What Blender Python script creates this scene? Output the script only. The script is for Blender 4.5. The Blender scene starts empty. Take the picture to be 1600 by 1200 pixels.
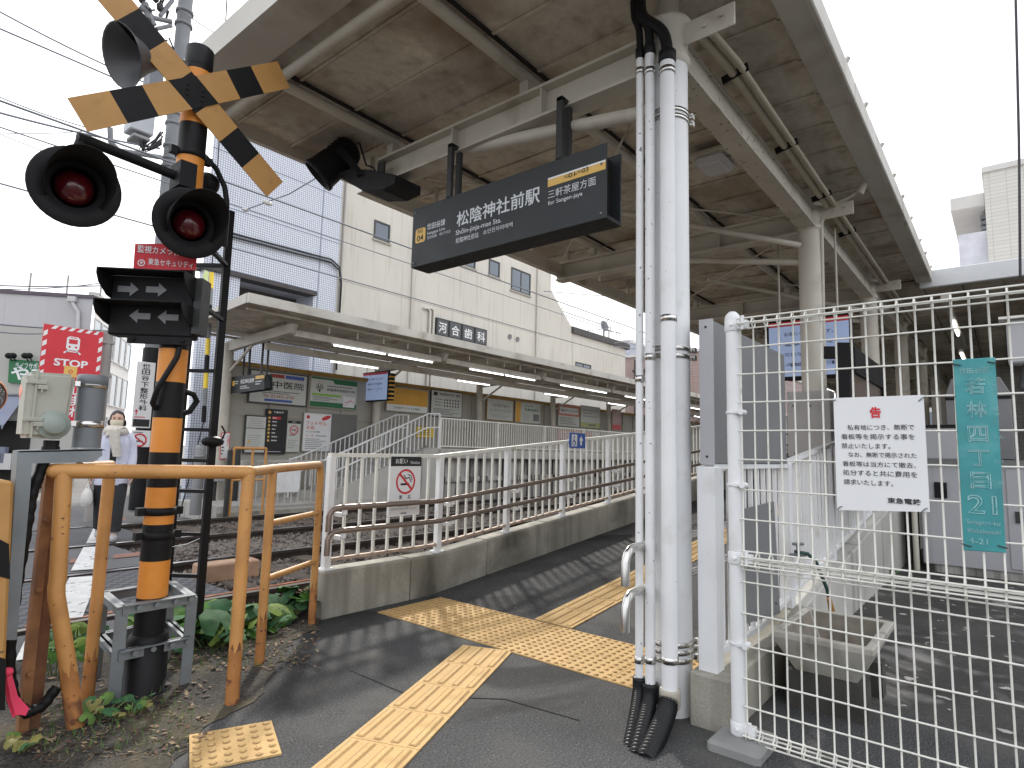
import bpy, bmesh, math, random
from mathutils import Vector, Matrix
random.seed(7)
V = Vector
sc = bpy.context.scene
# ------------------------------------------------------------------ camera
H = 1.25
FX = V((0.63421617, -0.77276047, 0.02472066))      # image right
FU = V((-0.10176768, -0.05174135, 0.99346171))     # image up
FF = V((0.76642886, 0.63258524, 0.11145724))       # view direction
FPX = 941.395
cam = bpy.data.cameras.new('camera')
cam.sensor_width = 36.0
cam.lens = FPX / 1600 * 36
cam.clip_start = 0.05
cam.clip_end = 2000
camo = bpy.data.objects.new('camera', cam)
sc.collection.objects.link(camo)
camo.matrix_world = Matrix(((FX.x, FU.x, -FF.x, 0), (FX.y, FU.y, -FF.y, 0), (FX.z, FU.z, -FF.z, H), (0, 0, 0, 1)))
sc.camera = camo
# ------------------------------------------------------------------ sky, sun, exposure
SUNV = V((0.9, 1.1, 1.0)).normalized()
w = bpy.data.worlds.new('World')
sc.world = w
w.use_nodes = True
nt = w.node_tree
nt.nodes.clear()
wo = nt.nodes.new('ShaderNodeOutputWorld')
bg = nt.nodes.new('ShaderNodeBackground')
sky = nt.nodes.new('ShaderNodeTexSky')
sky.sky_type = 'NISHITA'
sky.sun_disc = False
sky.sun_elevation = math.asin(SUNV.z)
sky.sun_rotation = math.atan2(SUNV.x, SUNV.y)
sky.dust_density = 4.0
wc = nt.nodes.new('ShaderNodeTexCoord')
wn = nt.nodes.new('ShaderNodeTexNoise')
wn.inputs['Scale'].default_value = 1.6
wn.inputs['Detail'].default_value = 5
wr = nt.nodes.new('ShaderNodeValToRGB')
wr.color_ramp.elements[0].position = 0.25
wr.color_ramp.elements[0].color = (8.2, 8.4, 8.9, 1)
wr.color_ramp.elements[1].position = 0.75
wr.color_ramp.elements[1].color = (10.5, 10.6, 10.8, 1)
wm = nt.nodes.new('ShaderNodeMix')
wm.data_type = 'RGBA'
wm.inputs[0].default_value = 0.88                    # thin bright cloud over the whole sky
nt.links.new(wc.outputs['Generated'], wn.inputs['Vector'])
nt.links.new(wn.outputs['Fac'], wr.inputs['Fac'])
nt.links.new(sky.outputs['Color'], wm.inputs[6])
nt.links.new(wr.outputs['Color'], wm.inputs[7])
nt.links.new(wm.outputs[2], bg.inputs['Color'])
bg.inputs['Strength'].default_value = 0.1
nt.links.new(bg.outputs['Background'], wo.inputs['Surface'])
sun = bpy.data.lights.new('sun', 'SUN')
sun.energy = 2.15
sun.angle = math.radians(3.4)
sun.color = (1.0, 0.95, 0.87)
suno = bpy.data.objects.new('sun', sun)
sc.collection.objects.link(suno)
suno.rotation_euler = SUNV.to_track_quat('Z', 'Y').to_euler()
sc.view_settings.view_transform = 'Standard'
sc.view_settings.look = 'None'
sc.view_settings.exposure = 0.92
sc.view_settings.gamma = 1.0
# ------------------------------------------------------------------ helpers
CO = V((0, 0, H))
def ray(px, py): return FX * (px - 800) + FU * (600 - py) + FF * FPX
def at_x(px, py, c): r = ray(px, py); return CO + r * (c / r.x)
def at_y(px, py, c): r = ray(px, py); return CO + r * (c / r.y)
def at_z(px, py, c): r = ray(px, py); return CO + r * ((c - H) / r.z)
UP = V((0, 0, 1))
class Fr:
    def __init__(s, o, u, v=(0, 0, 1)):
        s.o = V(o); s.u = V(u).normalized(); s.v = V(v).normalized(); s.n = s.u.cross(s.v)
    def P(s, a, b, c=0): return s.o + s.u * a + s.v * b + s.n * c
def facing_x(o): return Fr(o, (0, -1, 0))           # a face looking back along the track towards the road
def facing_y(o): return Fr(o, (1, 0, 0))            # a face looking across the track towards the pavement
_txt = {}
def glyphs(s, bold, spacing):
    k = (s, bold, spacing)
    if k not in _txt:
        cu = bpy.data.curves.new('tmp', 'FONT')
        cu.body = s; cu.size = 1; cu.offset = bold; cu.space_character = spacing
        cu.resolution_u = 3
        o = bpy.data.objects.new('tmp', cu)
        sc.collection.objects.link(o)
        dg = bpy.context.evaluated_depsgraph_get()
        me = bpy.data.meshes.new_from_object(o.evaluated_get(dg))
        vs = [v.co.copy() for v in me.vertices]
        fs = [list(p.vertices) for p in me.polygons]
        bpy.data.objects.remove(o); bpy.data.curves.remove(cu); bpy.data.meshes.remove(me)
        _txt[k] = (vs, fs)
    return _txt[k]
class MB:
    def __init__(s): s.v = []; s.f = []; s.m = []; s.s = []; s.k = []; s.n = 0
    def add(s, vs, fs, mi=0, sm=False):
        n = len(s.v)
        s.v += [V(p) for p in vs]
        s.n += 1
        for f in fs:
            s.f.append([i + n for i in f]); s.m.append(mi); s.s.append(sm); s.k.append(s.n)
        return s
    def hexa(s, p, mi=0):
        return s.add(p, [(0, 3, 2, 1), (4, 5, 6, 7), (0, 1, 5, 4), (1, 2, 6, 5), (2, 3, 7, 6), (3, 0, 4, 7)], mi)
    def box(s, a, b, mi=0):
        x0, x1 = sorted((a[0], b[0])); y0, y1 = sorted((a[1], b[1])); z0, z1 = sorted((a[2], b[2]))
        return s.hexa([(x0, y0, z0), (x1, y0, z0), (x1, y1, z0), (x0, y1, z0), (x0, y0, z1), (x1, y0, z1), (x1, y1, z1), (x0, y1, z1)], mi)
    def fbox(s, F, a0, b0, a1, b1, c0, c1, mi=0):
        a0, a1 = sorted((a0, a1)); b0, b1 = sorted((b0, b1)); c0, c1 = sorted((c0, c1))
        P = F.P
        return s.hexa([P(a0, b0, c0), P(a1, b0, c0), P(a1, b1, c0), P(a0, b1, c0), P(a0, b0, c1), P(a1, b0, c1), P(a1, b1, c1), P(a0, b1, c1)], mi)
    def bar(s, p, q, wd, ht, mi=0, up=UP):
        p = V(p); q = V(q); d = (q - p).normalized()
        sd = d.cross(V(up))
        if sd.length < 1e-4: sd = d.cross(V((1, 0, 0)))
        sd.normalize(); u = sd.cross(d).normalized()
        a = sd * wd / 2; b = u * ht / 2
        return s.hexa([p - a - b, p + a - b, q + a - b, q - a - b, p - a + b, p + a + b, q + a + b, q - a + b], mi)
    def tube(s, pts, r, n=10, mi=0, cap=True, sm=True):
        pts = [V(p) for p in pts]
        k = len(pts)
        rs = r if isinstance(r, (list, tuple)) else [r] * k
        rings = []
        ref = None
        for i, p in enumerate(pts):
            d = (pts[min(i + 1, k - 1)] - pts[max(i - 1, 0)])
            d = d.normalized() if d.length > 1e-9 else UP
            if ref is None:
                ref = d.cross(UP)
                if ref.length < 1e-3: ref = d.cross(V((1, 0, 0)))
            ref = (ref - d * ref.dot(d)).normalized()
            b = d.cross(ref)
            rings.append([p + (ref * math.cos(2 * math.pi * j / n) + b * math.sin(2 * math.pi * j / n)) * rs[i] for j in range(n)])
        vs = [q for g in rings for q in g]
        fs = [(i * n + j, i * n + (j + 1) % n, (i + 1) * n + (j + 1) % n, (i + 1) * n + j) for i in range(k - 1) for j in range(n)]
        s.add(vs, fs, mi, sm)
        if cap:
            s.add(rings[0], [tuple(reversed(range(n)))], mi); s.add(rings[-1], [tuple(range(n))], mi)
        return s
    def prism(s, poly, F, c0, c1, mi=0):
        n = len(poly)
        vs = [F.P(a, b, c0) for a, b in poly] + [F.P(a, b, c1) for a, b in poly]
        return s.add(vs, [tuple(range(n)), tuple(reversed(range(n, 2 * n)))] + [(i, n + i, n + (i + 1) % n, (i + 1) % n) for i in range(n)], mi)
    def ell(s, c, r, nu=14, nv=9, mi=0, rot=None):
        c = V(c); vs = []; fs = []
        for i in range(nv + 1):
            t = math.pi * i / nv
            for j in range(nu):
                p = V((r[0] * math.sin(t) * math.cos(2 * math.pi * j / nu), r[1] * math.sin(t) * math.sin(2 * math.pi * j / nu), r[2] * math.cos(t)))
                if rot: p = rot @ p
                vs.append(c + p)
        for i in range(nv):
            for j in range(nu): fs.append((i * nu + j, (i + 1) * nu + j, (i + 1) * nu + (j + 1) % nu, i * nu + (j + 1) % nu))
        return s.add(vs, fs, mi, True)
    def lathe(s, prof, o, ax, n=20, mi=0, sm=True, sx=1, sy=1, ref=None):
        o = V(o); ax = V(ax).normalized()
        a = V(ref) if ref else (ax.cross(UP) if abs(ax.z) < .95 else V((1, 0, 0)))
        a = (a - ax * a.dot(ax)).normalized(); b = ax.cross(a)
        vs = [o + ax * h + (a * math.cos(2 * math.pi * j / n) * sx + b * math.sin(2 * math.pi * j / n) * sy) * r for r, h in prof for j in range(n)]
        k = len(prof)
        return s.add(vs, [(i * n + j, i * n + (j + 1) % n, (i + 1) * n + (j + 1) % n, (i + 1) * n + j) for i in range(k - 1) for j in range(n)], mi, sm)
    def loft(s, rings, mi=0, sm=True, cap=True):
        n = len(rings[0]); vs = [p for g in rings for p in g]
        s.add(vs, [(i * n + j, i * n + (j + 1) % n, (i + 1) * n + (j + 1) % n, (i + 1) * n + j) for i in range(len(rings) - 1) for j in range(n)], mi, sm)
        if cap: s.add(rings[0], [tuple(reversed(range(n)))], mi); s.add(rings[-1], [tuple(range(n))], mi)
        return s
    def disc(s, F, a, b, r, c=0, mi=0, n=20, r2=None):
        P = [F.P(a + r * math.cos(2 * math.pi * j / n), b + r * math.sin(2 * math.pi * j / n), c) for j in range(n)]
        if r2 is None: return s.add(P, [tuple(range(n))], mi)
        Q = [F.P(a + r2 * math.cos(2 * math.pi * j / n), b + r2 * math.sin(2 * math.pi * j / n), c) for j in range(n)]
        return s.add(P + Q, [(j, (j + 1) % n, n + (j + 1) % n, n + j) for j in range(n)], mi)
    def quad(s, F, a0, b0, a1, b1, c=0, mi=0):
        return s.add([F.P(a0, b0, c), F.P(a1, b0, c), F.P(a1, b1, c), F.P(a0, b1, c)], [(0, 1, 2, 3)], mi)
    def poly(s, F, pts, c=0, mi=0): return s.add([F.P(a, b, c) for a, b in pts], [tuple(range(len(pts)))], mi)
    def stroke(s, F, pts, wd, c=0, mi=0):
        for (a0, b0), (a1, b1) in zip(pts, pts[1:]):
            d = math.hypot(a1 - a0, b1 - b0) or 1
            nx, ny = -(b1 - b0) / d * wd / 2, (a1 - a0) / d * wd / 2
            s.poly(F, [(a0 - nx, b0 - ny), (a1 - nx, b1 - ny), (a1 + nx, b1 + ny), (a0 + nx, b0 + ny)], c, mi)
        return s
    def text(s, t, F, a, b, h, w=None, c=.002, mi=0, bold=0.0, al='L', sp=1.0, vert=False):
        """h = height of the glyph body; w fits the run to a width; (a, b) = lower left corner, or top left for vertical text"""
        if vert:
            for i, ch in enumerate(t): s.text(ch, F, a, b - (i + 1) * h * 1.08, h, None if w is None else w, c, mi, bold)
            return s
        vs, fs = glyphs(t, bold, sp)
        if not vs: return s
        x0 = min(v.x for v in vs); x1 = max(v.x for v in vs); y0 = min(v.y for v in vs); y1 = max(v.y for v in vs)
        ky = h / (y1 - y0); kx = ky if w is None else w / (x1 - x0)
        off = 0 if al == 'L' else -(x1 - x0) * kx / 2 if al == 'C' else -(x1 - x0) * kx
        return s.add([F.P(a + off + (v.x - x0) * kx, b + (v.y - y0) * ky, c) for v in vs], fs, mi)
    def outline(s, t, F, a, b, h, w, c=.0025, mi=0):
        cu = bpy.data.curves.new('tmp', 'FONT'); cu.body = t; cu.fill_mode = 'NONE'; cu.bevel_depth = .022; cu.bevel_resolution = 0; cu.resolution_u = 3
        o = bpy.data.objects.new('tmp', cu); sc.collection.objects.link(o)
        dg = bpy.context.evaluated_depsgraph_get(); me = bpy.data.meshes.new_from_object(o.evaluated_get(dg))
        vs = [v.co.copy() for v in me.vertices]; fs = [list(p.vertices) for p in me.polygons]
        bpy.data.objects.remove(o); bpy.data.curves.remove(cu); bpy.data.meshes.remove(me)
        x0 = min(v.x for v in vs); x1 = max(v.x for v in vs); y0 = min(v.y for v in vs); y1 = max(v.y for v in vs)
        return s.add([F.P(a - w / 2 + (v.x - x0) / (x1 - x0) * w, b + (v.y - y0) / (y1 - y0) * h, c + v.z * .02) for v in vs], fs, mi)
    def lines(s, F, a0, b0, a1, b1, n, c=.002, mi=0, fill=.45):
        """rows of marks too small in the photo to be read"""
        hgt = (b1 - b0) / n
        for i in range(n):
            x = a0
            end = a0 + (a1 - a0) * random.uniform(.6, 1)
            y = b0 + i * hgt
            while x < end - hgt * .3:
                l = min(end - x, hgt * random.uniform(.4, 1.1))
                s.quad(F, x, y + hgt * (.5 - fill / 2), x + l * .72, y + hgt * (.5 + fill / 2), c, mi)
                x += l
        return s
COLL = sc.collection
def wloc(o):
    p = V((0, 0, 0))
    while o: p += o.location; o = o.parent
    return p
def props(o, label=None, cat=None, group=None, kind=None):
    if label: o['label'] = label
    if cat: o['category'] = cat
    if group: o['group'] = group
    if kind: o['kind'] = kind
    return o
EACH = {'tie_wire', 'arrow', 'bolt', 'screw', 'rivet', 'signal_cable', 'vent', 'sign_lamp', 'roof_stub', 'pipe_strap', 'red_mark', 'cap_screw'}
def build(name, mb, mats, parent=None, label=None, cat=None, group=None, kind=None, bevel=0, loc=None, seg=1):
    if name in EACH and len(set(mb.k)) > 1:          # loose pieces of one kind: a part each
        for g in sorted(set(mb.k)):
            q = MB(); ids = {}
            for f, m_, s_, k in zip(mb.f, mb.m, mb.s, mb.k):
                if k != g: continue
                for i in f:
                    if i not in ids: ids[i] = len(q.v); q.v.append(mb.v[i])
                q.f.append([ids[i] for i in f]); q.m.append(m_); q.s.append(s_); q.k.append(1)
            o = build(name, q, mats, parent, bevel=bevel, seg=seg)
        return o
    me = bpy.data.meshes.new(name)
    if parent is not None: org = wloc(parent)
    elif loc is not None: org = V(loc)
    elif kind == 'structure': org = V((0, 0, 0))
    else:
        xs = [v.x for v in mb.v]; ys = [v.y for v in mb.v]; zs = [v.z for v in mb.v]
        org = V(((min(xs) + max(xs)) / 2, (min(ys) + max(ys)) / 2, min(zs)))
    me.from_pydata([v - org for v in mb.v], [], mb.f)
    if not isinstance(mats, (list, tuple)): mats = [mats]
    for m in mats: me.materials.append(m)
    me.polygons.foreach_set('material_index', mb.m)
    me.polygons.foreach_set('use_smooth', mb.s)
    bm = bmesh.new(); bm.from_mesh(me)
    if bevel:
        bmesh.ops.remove_doubles(bm, verts=bm.verts, dist=1e-6)
        es = [e for e in bm.edges if len(e.link_faces) == 2 and e.calc_face_angle(0) > .6]
        bmesh.ops.bevel(bm, geom=es, offset=bevel, segments=seg, affect='EDGES', clamp_overlap=True)
    bmesh.ops.recalc_face_normals(bm, faces=bm.faces) if not name.startswith(('lettering', 'symbol', 'print')) else None
    bm.to_mesh(me); bm.free()
    me.update()
    o = bpy.data.objects.new(name, me)
    COLL.objects.link(o)
    if parent is not None: o.parent = parent
    else: o.location = org
    return props(o, label, cat, group, kind)
def thing(name, label, cat, loc, group=None):
    o = bpy.data.objects.new(name, None)
    o.empty_display_size = .1
    COLL.objects.link(o); o.location = loc
    return props(o, label, cat, group)
def build_each(name, mbs, mats, parent, **kw):
    return [build(name, m_, mats, parent, **kw) for m_ in mbs]
ORD = ('first', 'second', 'third', 'fourth', 'fifth', 'sixth', 'seventh', 'eighth', 'ninth', 'tenth', 'eleventh', 'twelfth', 'thirteenth', 'fourteenth', 'fifteenth', 'sixteenth', 'seventeenth', 'eighteenth', 'nineteenth', 'twentieth', 'twenty-first', 'twenty-second', 'twenty-third', 'twenty-fourth', 'twenty-fifth', 'twenty-sixth', 'twenty-seventh', 'twenty-eighth', 'twenty-ninth', 'thirtieth', 'thirty-first', 'thirty-second')
def copy_tree(o, parent=None, loc=None, label=None, rotz=None):
    c = o.copy(); COLL.objects.link(c)
    c.parent = parent
    if loc is not None: c.location = loc
    if rotz is not None: c.rotation_euler.z = rotz
    if label: c['label'] = label
    for ch in list(o.children): copy_tree(ch, c)
    return c
# ------------------------------------------------------------------ materials
MATS = {}
def mat(name, col, rough=.6, metal=0.0, var=.12, scale=3.0, bump=0.0, bscale=60, dirt=None, chip=None, spec=.5, streak=None, emit=None, fine=None, patch=None):
    """dirt=(colour, scale, lo, hi) blotches; streak=(colour, lo, hi) runs down the face; chip=(colour, scale, lo) small hard flakes; fine=(amount, scale) grain"""
    if name in MATS: return MATS[name]
    m = bpy.data.materials.new(name); m.use_nodes = True
    t = m.node_tree; N = t.nodes; L = t.links
    b = N['Principled BSDF']
    b.inputs['Roughness'].default_value = rough; b.inputs['Metallic'].default_value = metal
    b.inputs['Specular IOR Level'].default_value = spec
    tc = N.new('ShaderNodeTexCoord')
    def noise(s, det=4, vec=None, dist=0):
        n = N.new('ShaderNodeTexNoise'); n.inputs['Scale'].default_value = s; n.inputs['Detail'].default_value = det
        n.inputs['Distortion'].default_value = dist
        L.new(vec or tc.outputs['Object'], n.inputs['Vector']); return n.outputs['Fac']
    def ramp(f, lo, hi):
        r = N.new('ShaderNodeMapRange'); r.inputs[1].default_value = lo; r.inputs[2].default_value = hi
        r.clamp = True; L.new(f, r.inputs[0]); return r.outputs[0]
    def mix(f, a, c2):
        x = N.new('ShaderNodeMix'); x.data_type = 'RGBA'
        L.new(f, x.inputs[0])
        if isinstance(a, tuple): x.inputs[6].default_value = (*a, 1)
        else: L.new(a, x.inputs[6])
        if isinstance(c2, tuple): x.inputs[7].default_value = (*c2, 1)
        else: L.new(c2, x.inputs[7])
        return x.outputs[2]
    lo = tuple(max(0, c * (1 - var)) for c in col); hi = tuple(min(1, c * (1 + var)) for c in col)
    c = mix(ramp(noise(scale), .3, .7), lo, hi)
    if fine:
        f = ramp(noise(fine[1], 2), .3, .7)
        c = mix(f, mix(ramp(noise(scale), .3, .7), tuple(x * (1 - fine[0]) for x in lo), tuple(x * (1 - fine[0]) for x in hi)), mix(ramp(noise(scale), .3, .7), tuple(min(1, x * (1 + fine[0])) for x in lo), tuple(min(1, x * (1 + fine[0])) for x in hi)))
    if dirt: c = mix(ramp(noise(dirt[1], 6, None, .4), dirt[2], dirt[3]), c, dirt[0])
    if streak:
        mp = N.new('ShaderNodeMapping'); mp.inputs['Scale'].default_value = (7, 7, .45)
        L.new(tc.outputs['Object'], mp.inputs['Vector'])
        c = mix(ramp(noise(1.0, 5, mp.outputs['Vector']), streak[1], streak[2]), c, streak[0])
    if patch: c = mix(ramp(noise(patch[1], 5, None, .8), patch[2], patch[3]), c, patch[0])
    if chip: c = mix(ramp(noise(chip[1], 3), chip[2], chip[2] + .02), c, chip[0])
    L.new(c, b.inputs['Base Color'])
    rr = N.new('ShaderNodeMapRange'); rr.inputs[3].default_value = max(.05, rough - .12); rr.inputs[4].default_value = min(1, rough + .12)
    L.new(noise(scale * 3), rr.inputs[0]); L.new(rr.outputs[0], b.inputs['Roughness'])
    if bump:
        bp = N.new('ShaderNodeBump'); bp.inputs['Strength'].default_value = bump; bp.inputs['Distance'].default_value = .01
        L.new(noise(bscale, 6), bp.inputs['Height']); L.new(bp.outputs['Normal'], b.inputs['Normal'])
    if emit:
        b.inputs['Emission Color'].default_value = (*emit[0], 1); b.inputs['Emission Strength'].default_value = emit[1]
    MATS[name] = m
    return m
RUST = (.16, .06, .025)
m_asph = mat('asphalt', (.072, .073, .075), .9, var=.22, scale=1.1, bump=1.0, bscale=110, dirt=((.115, .112, .105), 2.3, .5, .75), fine=(.5, 105), chip=((.20, .20, .19), 95, .655), spec=.25, patch=((.042, .042, .043), .75, .54, .585))
m_asphold = mat('worn asphalt', (.050, .046, .041), .95, var=.35, scale=2.5, bump=1, bscale=70, dirt=((.105, .09, .06), 2.6, .48, .68), fine=(.55, 80), chip=((.20, .18, .15), 60, .69), spec=.2)
m_road = mat('road asphalt', (.12, .12, .125), .9, var=.15, scale=.8, bump=.5, bscale=120, fine=(.25, 200))
m_ground = mat('far ground', (.14, .135, .13), .9, var=.2, scale=.4)
m_conc = mat('stained concrete', (.34, .325, .275), .85, var=.2, scale=1.6, bump=.25, bscale=90, dirt=((.10, .095, .075), 1.5, .48, .72), streak=((.19, .18, .15), .50, .74), fine=(.12, 90), chip=((.13, .12, .1), 45, .73))
m_concl = mat('pale concrete', (.46, .45, .42), .85, var=.12, scale=1.5, bump=.2, bscale=90, streak=((.16, .15, .135), .58, .78), fine=(.08, 120))
m_concd = mat('blackened concrete', (.42, .41, .38), .9, var=.2, scale=1.2, bump=.3, bscale=60, streak=((.05, .048, .042), .44, .62))
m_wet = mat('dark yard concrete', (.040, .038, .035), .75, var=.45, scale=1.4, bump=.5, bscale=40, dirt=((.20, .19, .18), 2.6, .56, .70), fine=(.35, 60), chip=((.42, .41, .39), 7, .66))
m_ballast = mat('ballast stone', (.19, .165, .145), .95, var=.45, scale=14, bump=1, bscale=60)
m_ballastbed = mat('ballast bed', (.13, .11, .095), .95, var=.4, scale=20, bump=1.0, bscale=40, fine=(.5, 60))
m_litter = mat('dead leaves', (.20, .13, .085), .95, var=.5, scale=20, bump=1, bscale=50)
m_panel = mat('crossing rubber', (.085, .088, .095), .8, var=.15, scale=2)
m_rail = mat('rail side rust', (.045, .035, .03), .75, var=.4, scale=8)
m_railtop = mat('polished rail head', (.62, .63, .65), .3, 1.0, var=.1)
m_tact = mat('tactile yellow', (.56, .375, .165), .8, var=.1, scale=3, dirt=((.36, .23, .10), 5, .54, .8), fine=(.10, 100), spec=.25, chip=((.30, .19, .08), 55, .70))
m_tactedge = mat('grime along tactile ridges', (.33, .20, .085), .9, var=.2, scale=8)
m_white = mat('white paint', (.76, .77, .78), .45, var=.06, scale=3, dirt=((.50, .48, .42), 4, .58, .85), streak=((.60, .58, .53), .56, .85), chip=((.33, .27, .21), 70, .735))
m_whitechip = mat('chipped white paint', (.76, .77, .78), .4, var=.06, scale=3, chip=((.15, .17, .18), 48, .68), dirt=((.55, .54, .5), 5, .6, .85))
m_cream = mat('cream steel paint', (.52, .49, .42), .5, var=.1, scale=2, dirt=((.30, .25, .19), 3, .55, .8))
m_creamrust = mat('cream paint with rust', (.5, .47, .40), .55, var=.12, scale=2, dirt=((.30, .25, .19), 3, .55, .8), chip=((.13, .075, .045), 30, .66))
m_ceil = mat('grimy canopy deck', (.56, .515, .43), .7, var=.2, scale=.9, dirt=((.25, .18, .12), 1.3, .48, .74), fine=(.08, 24), streak=((.33, .27, .2), .5, .75))
m_dark = mat('dark gap', (.02, .018, .016), .9)
m_fasc = mat('canopy edge sheet', (.50, .48, .43), .5, var=.12, scale=1.2, dirt=((.27, .23, .18), 2.2, .52, .8))
m_gal = mat('galvanised steel', (.21, .235, .25), .5, .35, var=.15, scale=5, dirt=((.2, .21, .21), 8, .5, .8))
m_galpole = mat('weathered grey pole', (.21, .22, .235), .7, var=.12, scale=3)
m_ss = mat('stainless steel', (.62, .61, .59), .25, 1.0, var=.05)
m_brown = mat('bronze handrail', (.25, .20, .17), .38, .6, var=.1)
m_black = mat('black paint', (.009, .009, .010), .5, var=.2, scale=6, spec=.22)
m_blackm = mat('matt black plastic', (.012, .012, .013), .6, var=.2, scale=6, spec=.2)
m_iron = mat('dark iron paint', (.028, .030, .029), .55, var=.2, scale=6)
m_hose = mat('black corrugated hose', (.012, .0125, .014), .4, var=.15, spec=.3)
m_orange = mat('crossing orange paint', (.70, .26, .035), .5, var=.1, scale=6, dirt=((.50, .18, .03), 7, .6, .85))
m_buck = mat('faded amber board', (.46, .245, .075), .55, var=.1, scale=5, dirt=((.32, .17, .06), 9, .56, .8), chip=((.12, .08, .05), 40, .73))
m_rail_or = mat('rusty orange guard rail', (.54, .27, .085), .5, var=.12, scale=4, dirt=((.40, .19, .065), 5, .52, .8), chip=((.12, .05, .028), 38, .675), bump=.25, bscale=45)
m_rail_rust = mat('rusting orange post foot', (.40, .17, .05), .7, var=.2, scale=6, dirt=((.16, .065, .03), 7, .48, .6), chip=(RUST, 18, .58))
m_rusty = mat('rust brown steel', (.17, .075, .035), .8, var=.35, scale=8, dirt=((.40, .2, .07), 4, .55, .75))
m_redlens = mat('dark red lens', (.085, .004, .007), .18, var=.2, scale=30, spec=.8)
m_red = mat('sign red', (.62, .03, .045), .5, var=.05)
m_signd = mat('charcoal sign face', (.034, .039, .042), .5, var=.06, spec=.3)
m_signw = mat('sign white', (.78, .79, .80), .5, var=.03)
m_signy = mat('sign amber', (.75, .47, .12), .5, var=.04)
m_ink = mat('black ink', (.02, .02, .022), .6, var=0)
m_teal = mat('teal enamel plate', (.045, .285, .30), .5, var=.14, scale=6, dirt=((.12, .40, .41), 9, .5, .8))
m_teall = mat('pale worn lettering', (.26, .48, .50), .6, var=.25, scale=20, dirt=((.09, .36, .38), 22, .5, .62))
m_wire = mat('cream coated wire', (.74, .735, .675), .4, var=.06, dirt=((.45, .4, .3), 10, .62, .8))
m_grey = mat('grey sheet metal', (.23, .235, .24), .45, .3, var=.08, scale=1.5)
m_greyl = mat('pale grey cabinet', (.42, .42, .44), .5, var=.06, scale=1.5, streak=((.3, .3, .3), .6, .8))
m_boxg = mat('putty grey box', (.40, .40, .34), .5, var=.07, scale=5, dirt=((.28, .27, .22), 6, .58, .85))
m_pvc = mat('grey plastic pipe', (.16, .175, .19), .4, var=.08)
m_btn = mat('orange red plastic', (.85, .13, .02), .35, var=.05)
m_ribbon = mat('pink ribbon', (.85, .06, .14), .6, var=.1)
m_wall = mat('off white render', (.60, .575, .52), .85, var=.05, scale=.6, streak=((.43, .40, .345), .53, .82))
m_ledge = mat('dark roof ledge', (.055, .05, .05), .6)
m_glass = mat('window glass', (.10, .13, .17), .08, var=.2, scale=.8, spec=.8)
m_frame = mat('dark window frame', (.05, .05, .05), .5)
m_board = mat('board frame', (.36, .34, .29), .6, var=.1)
m_boardw = mat('poster paper', (.58, .60, .57), .5, var=.04)
m_green = mat('sign green', (.02, .16, .06), .5, var=.04)
m_lime = mat('sign lime', (.25, .50, .05), .5, var=.04)
m_blue = mat('sign blue', (.06, .12, .42), .5, var=.04)
m_posto = mat('poster orange', (.72, .38, .05), .5, var=.05)
m_dgrey = mat('dark board panel', (.16, .16, .155), .6, var=.06)
m_tube = mat('lit fluorescent tube', (.9, .9, .9), .4, var=0, emit=((1.0, .98, .95), 2.2))
m_lampoff = mat('lamp diffuser', (.55, .56, .58), .4, var=.04)
m_screen = mat('lit screen', (.20, .26, .38), .3, var=.1, scale=1, emit=((.42, .52, .80), .18))
m_brickp = mat('pinkish brick', (.30, .22, .20), .9, var=.15, scale=6)
m_bg1 = mat('lilac grey render', (.50, .49, .50), .9, var=.06, scale=.5, streak=((.42, .41, .43), .55, .85))
m_bg2 = mat('grey beige render', (.44, .43, .40), .9, var=.06, scale=.5)
m_bgw = mat('pale wall', (.58, .57, .56), .8, var=.05)
m_awn = mat('blue grey awning', (.23, .25, .33), .8, var=.08)
m_wood = mat('brown pole', (.10, .075, .06), .85, var=.2)
m_yel = mat('guard yellow', (.80, .58, .05), .5, var=.1)
m_leaf = mat('leaf green', (.055, .145, .022), .75, var=.45, scale=9, spec=.15)
m_leaf2 = mat('leaf pale green', (.105, .19, .05), .75, var=.4, scale=9, spec=.15)
m_leaf3 = mat('leaf blue green', (.045, .115, .05), .75, var=.4, scale=9, spec=.15)
m_stem = mat('leaf stem', (.13, .17, .05), .6, var=.2)
m_sink = mat('dirty sink stone', (.44, .42, .37), .7, var=.12, scale=3, streak=((.17, .155, .13), .5, .75), dirt=((.2, .18, .15), 4, .55, .8))
m_sinkin = mat('sink inside grime', (.25, .225, .185), .8, var=.25, scale=4, streak=((.12, .1, .08), .5, .75))
m_skin = mat('skin', (.55, .34, .25), .5, var=.05)
m_hair = mat('hair', (.012, .009, .008), .5, var=.2)
m_coat = mat('pale coat', (.58, .60, .72), .85, var=.08, scale=6, bump=1.0, bscale=9)
m_scarf = mat('cream scarf', (.62, .58, .52), .9, var=.12, scale=25, bump=.4, bscale=80)
m_mask = mat('cream face mask', (.66, .60, .47), .8, var=.03)
m_trous = mat('dark trousers', (.022, .023, .026), .85, var=.25, bump=1.0, bscale=9)
m_shoe = mat('grey trainers', (.35, .35, .36), .7, var=.15, scale=20)
m_bag = mat('white tote', (.62, .61, .58), .8, var=.08)
m_ins = mat('insulator', (.5, .5, .48), .3)
m_cable = mat('cable', (.03, .03, .035), .6)
m_grwire = mat('bare wire', (.22, .24, .27), .5, .5)
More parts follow.
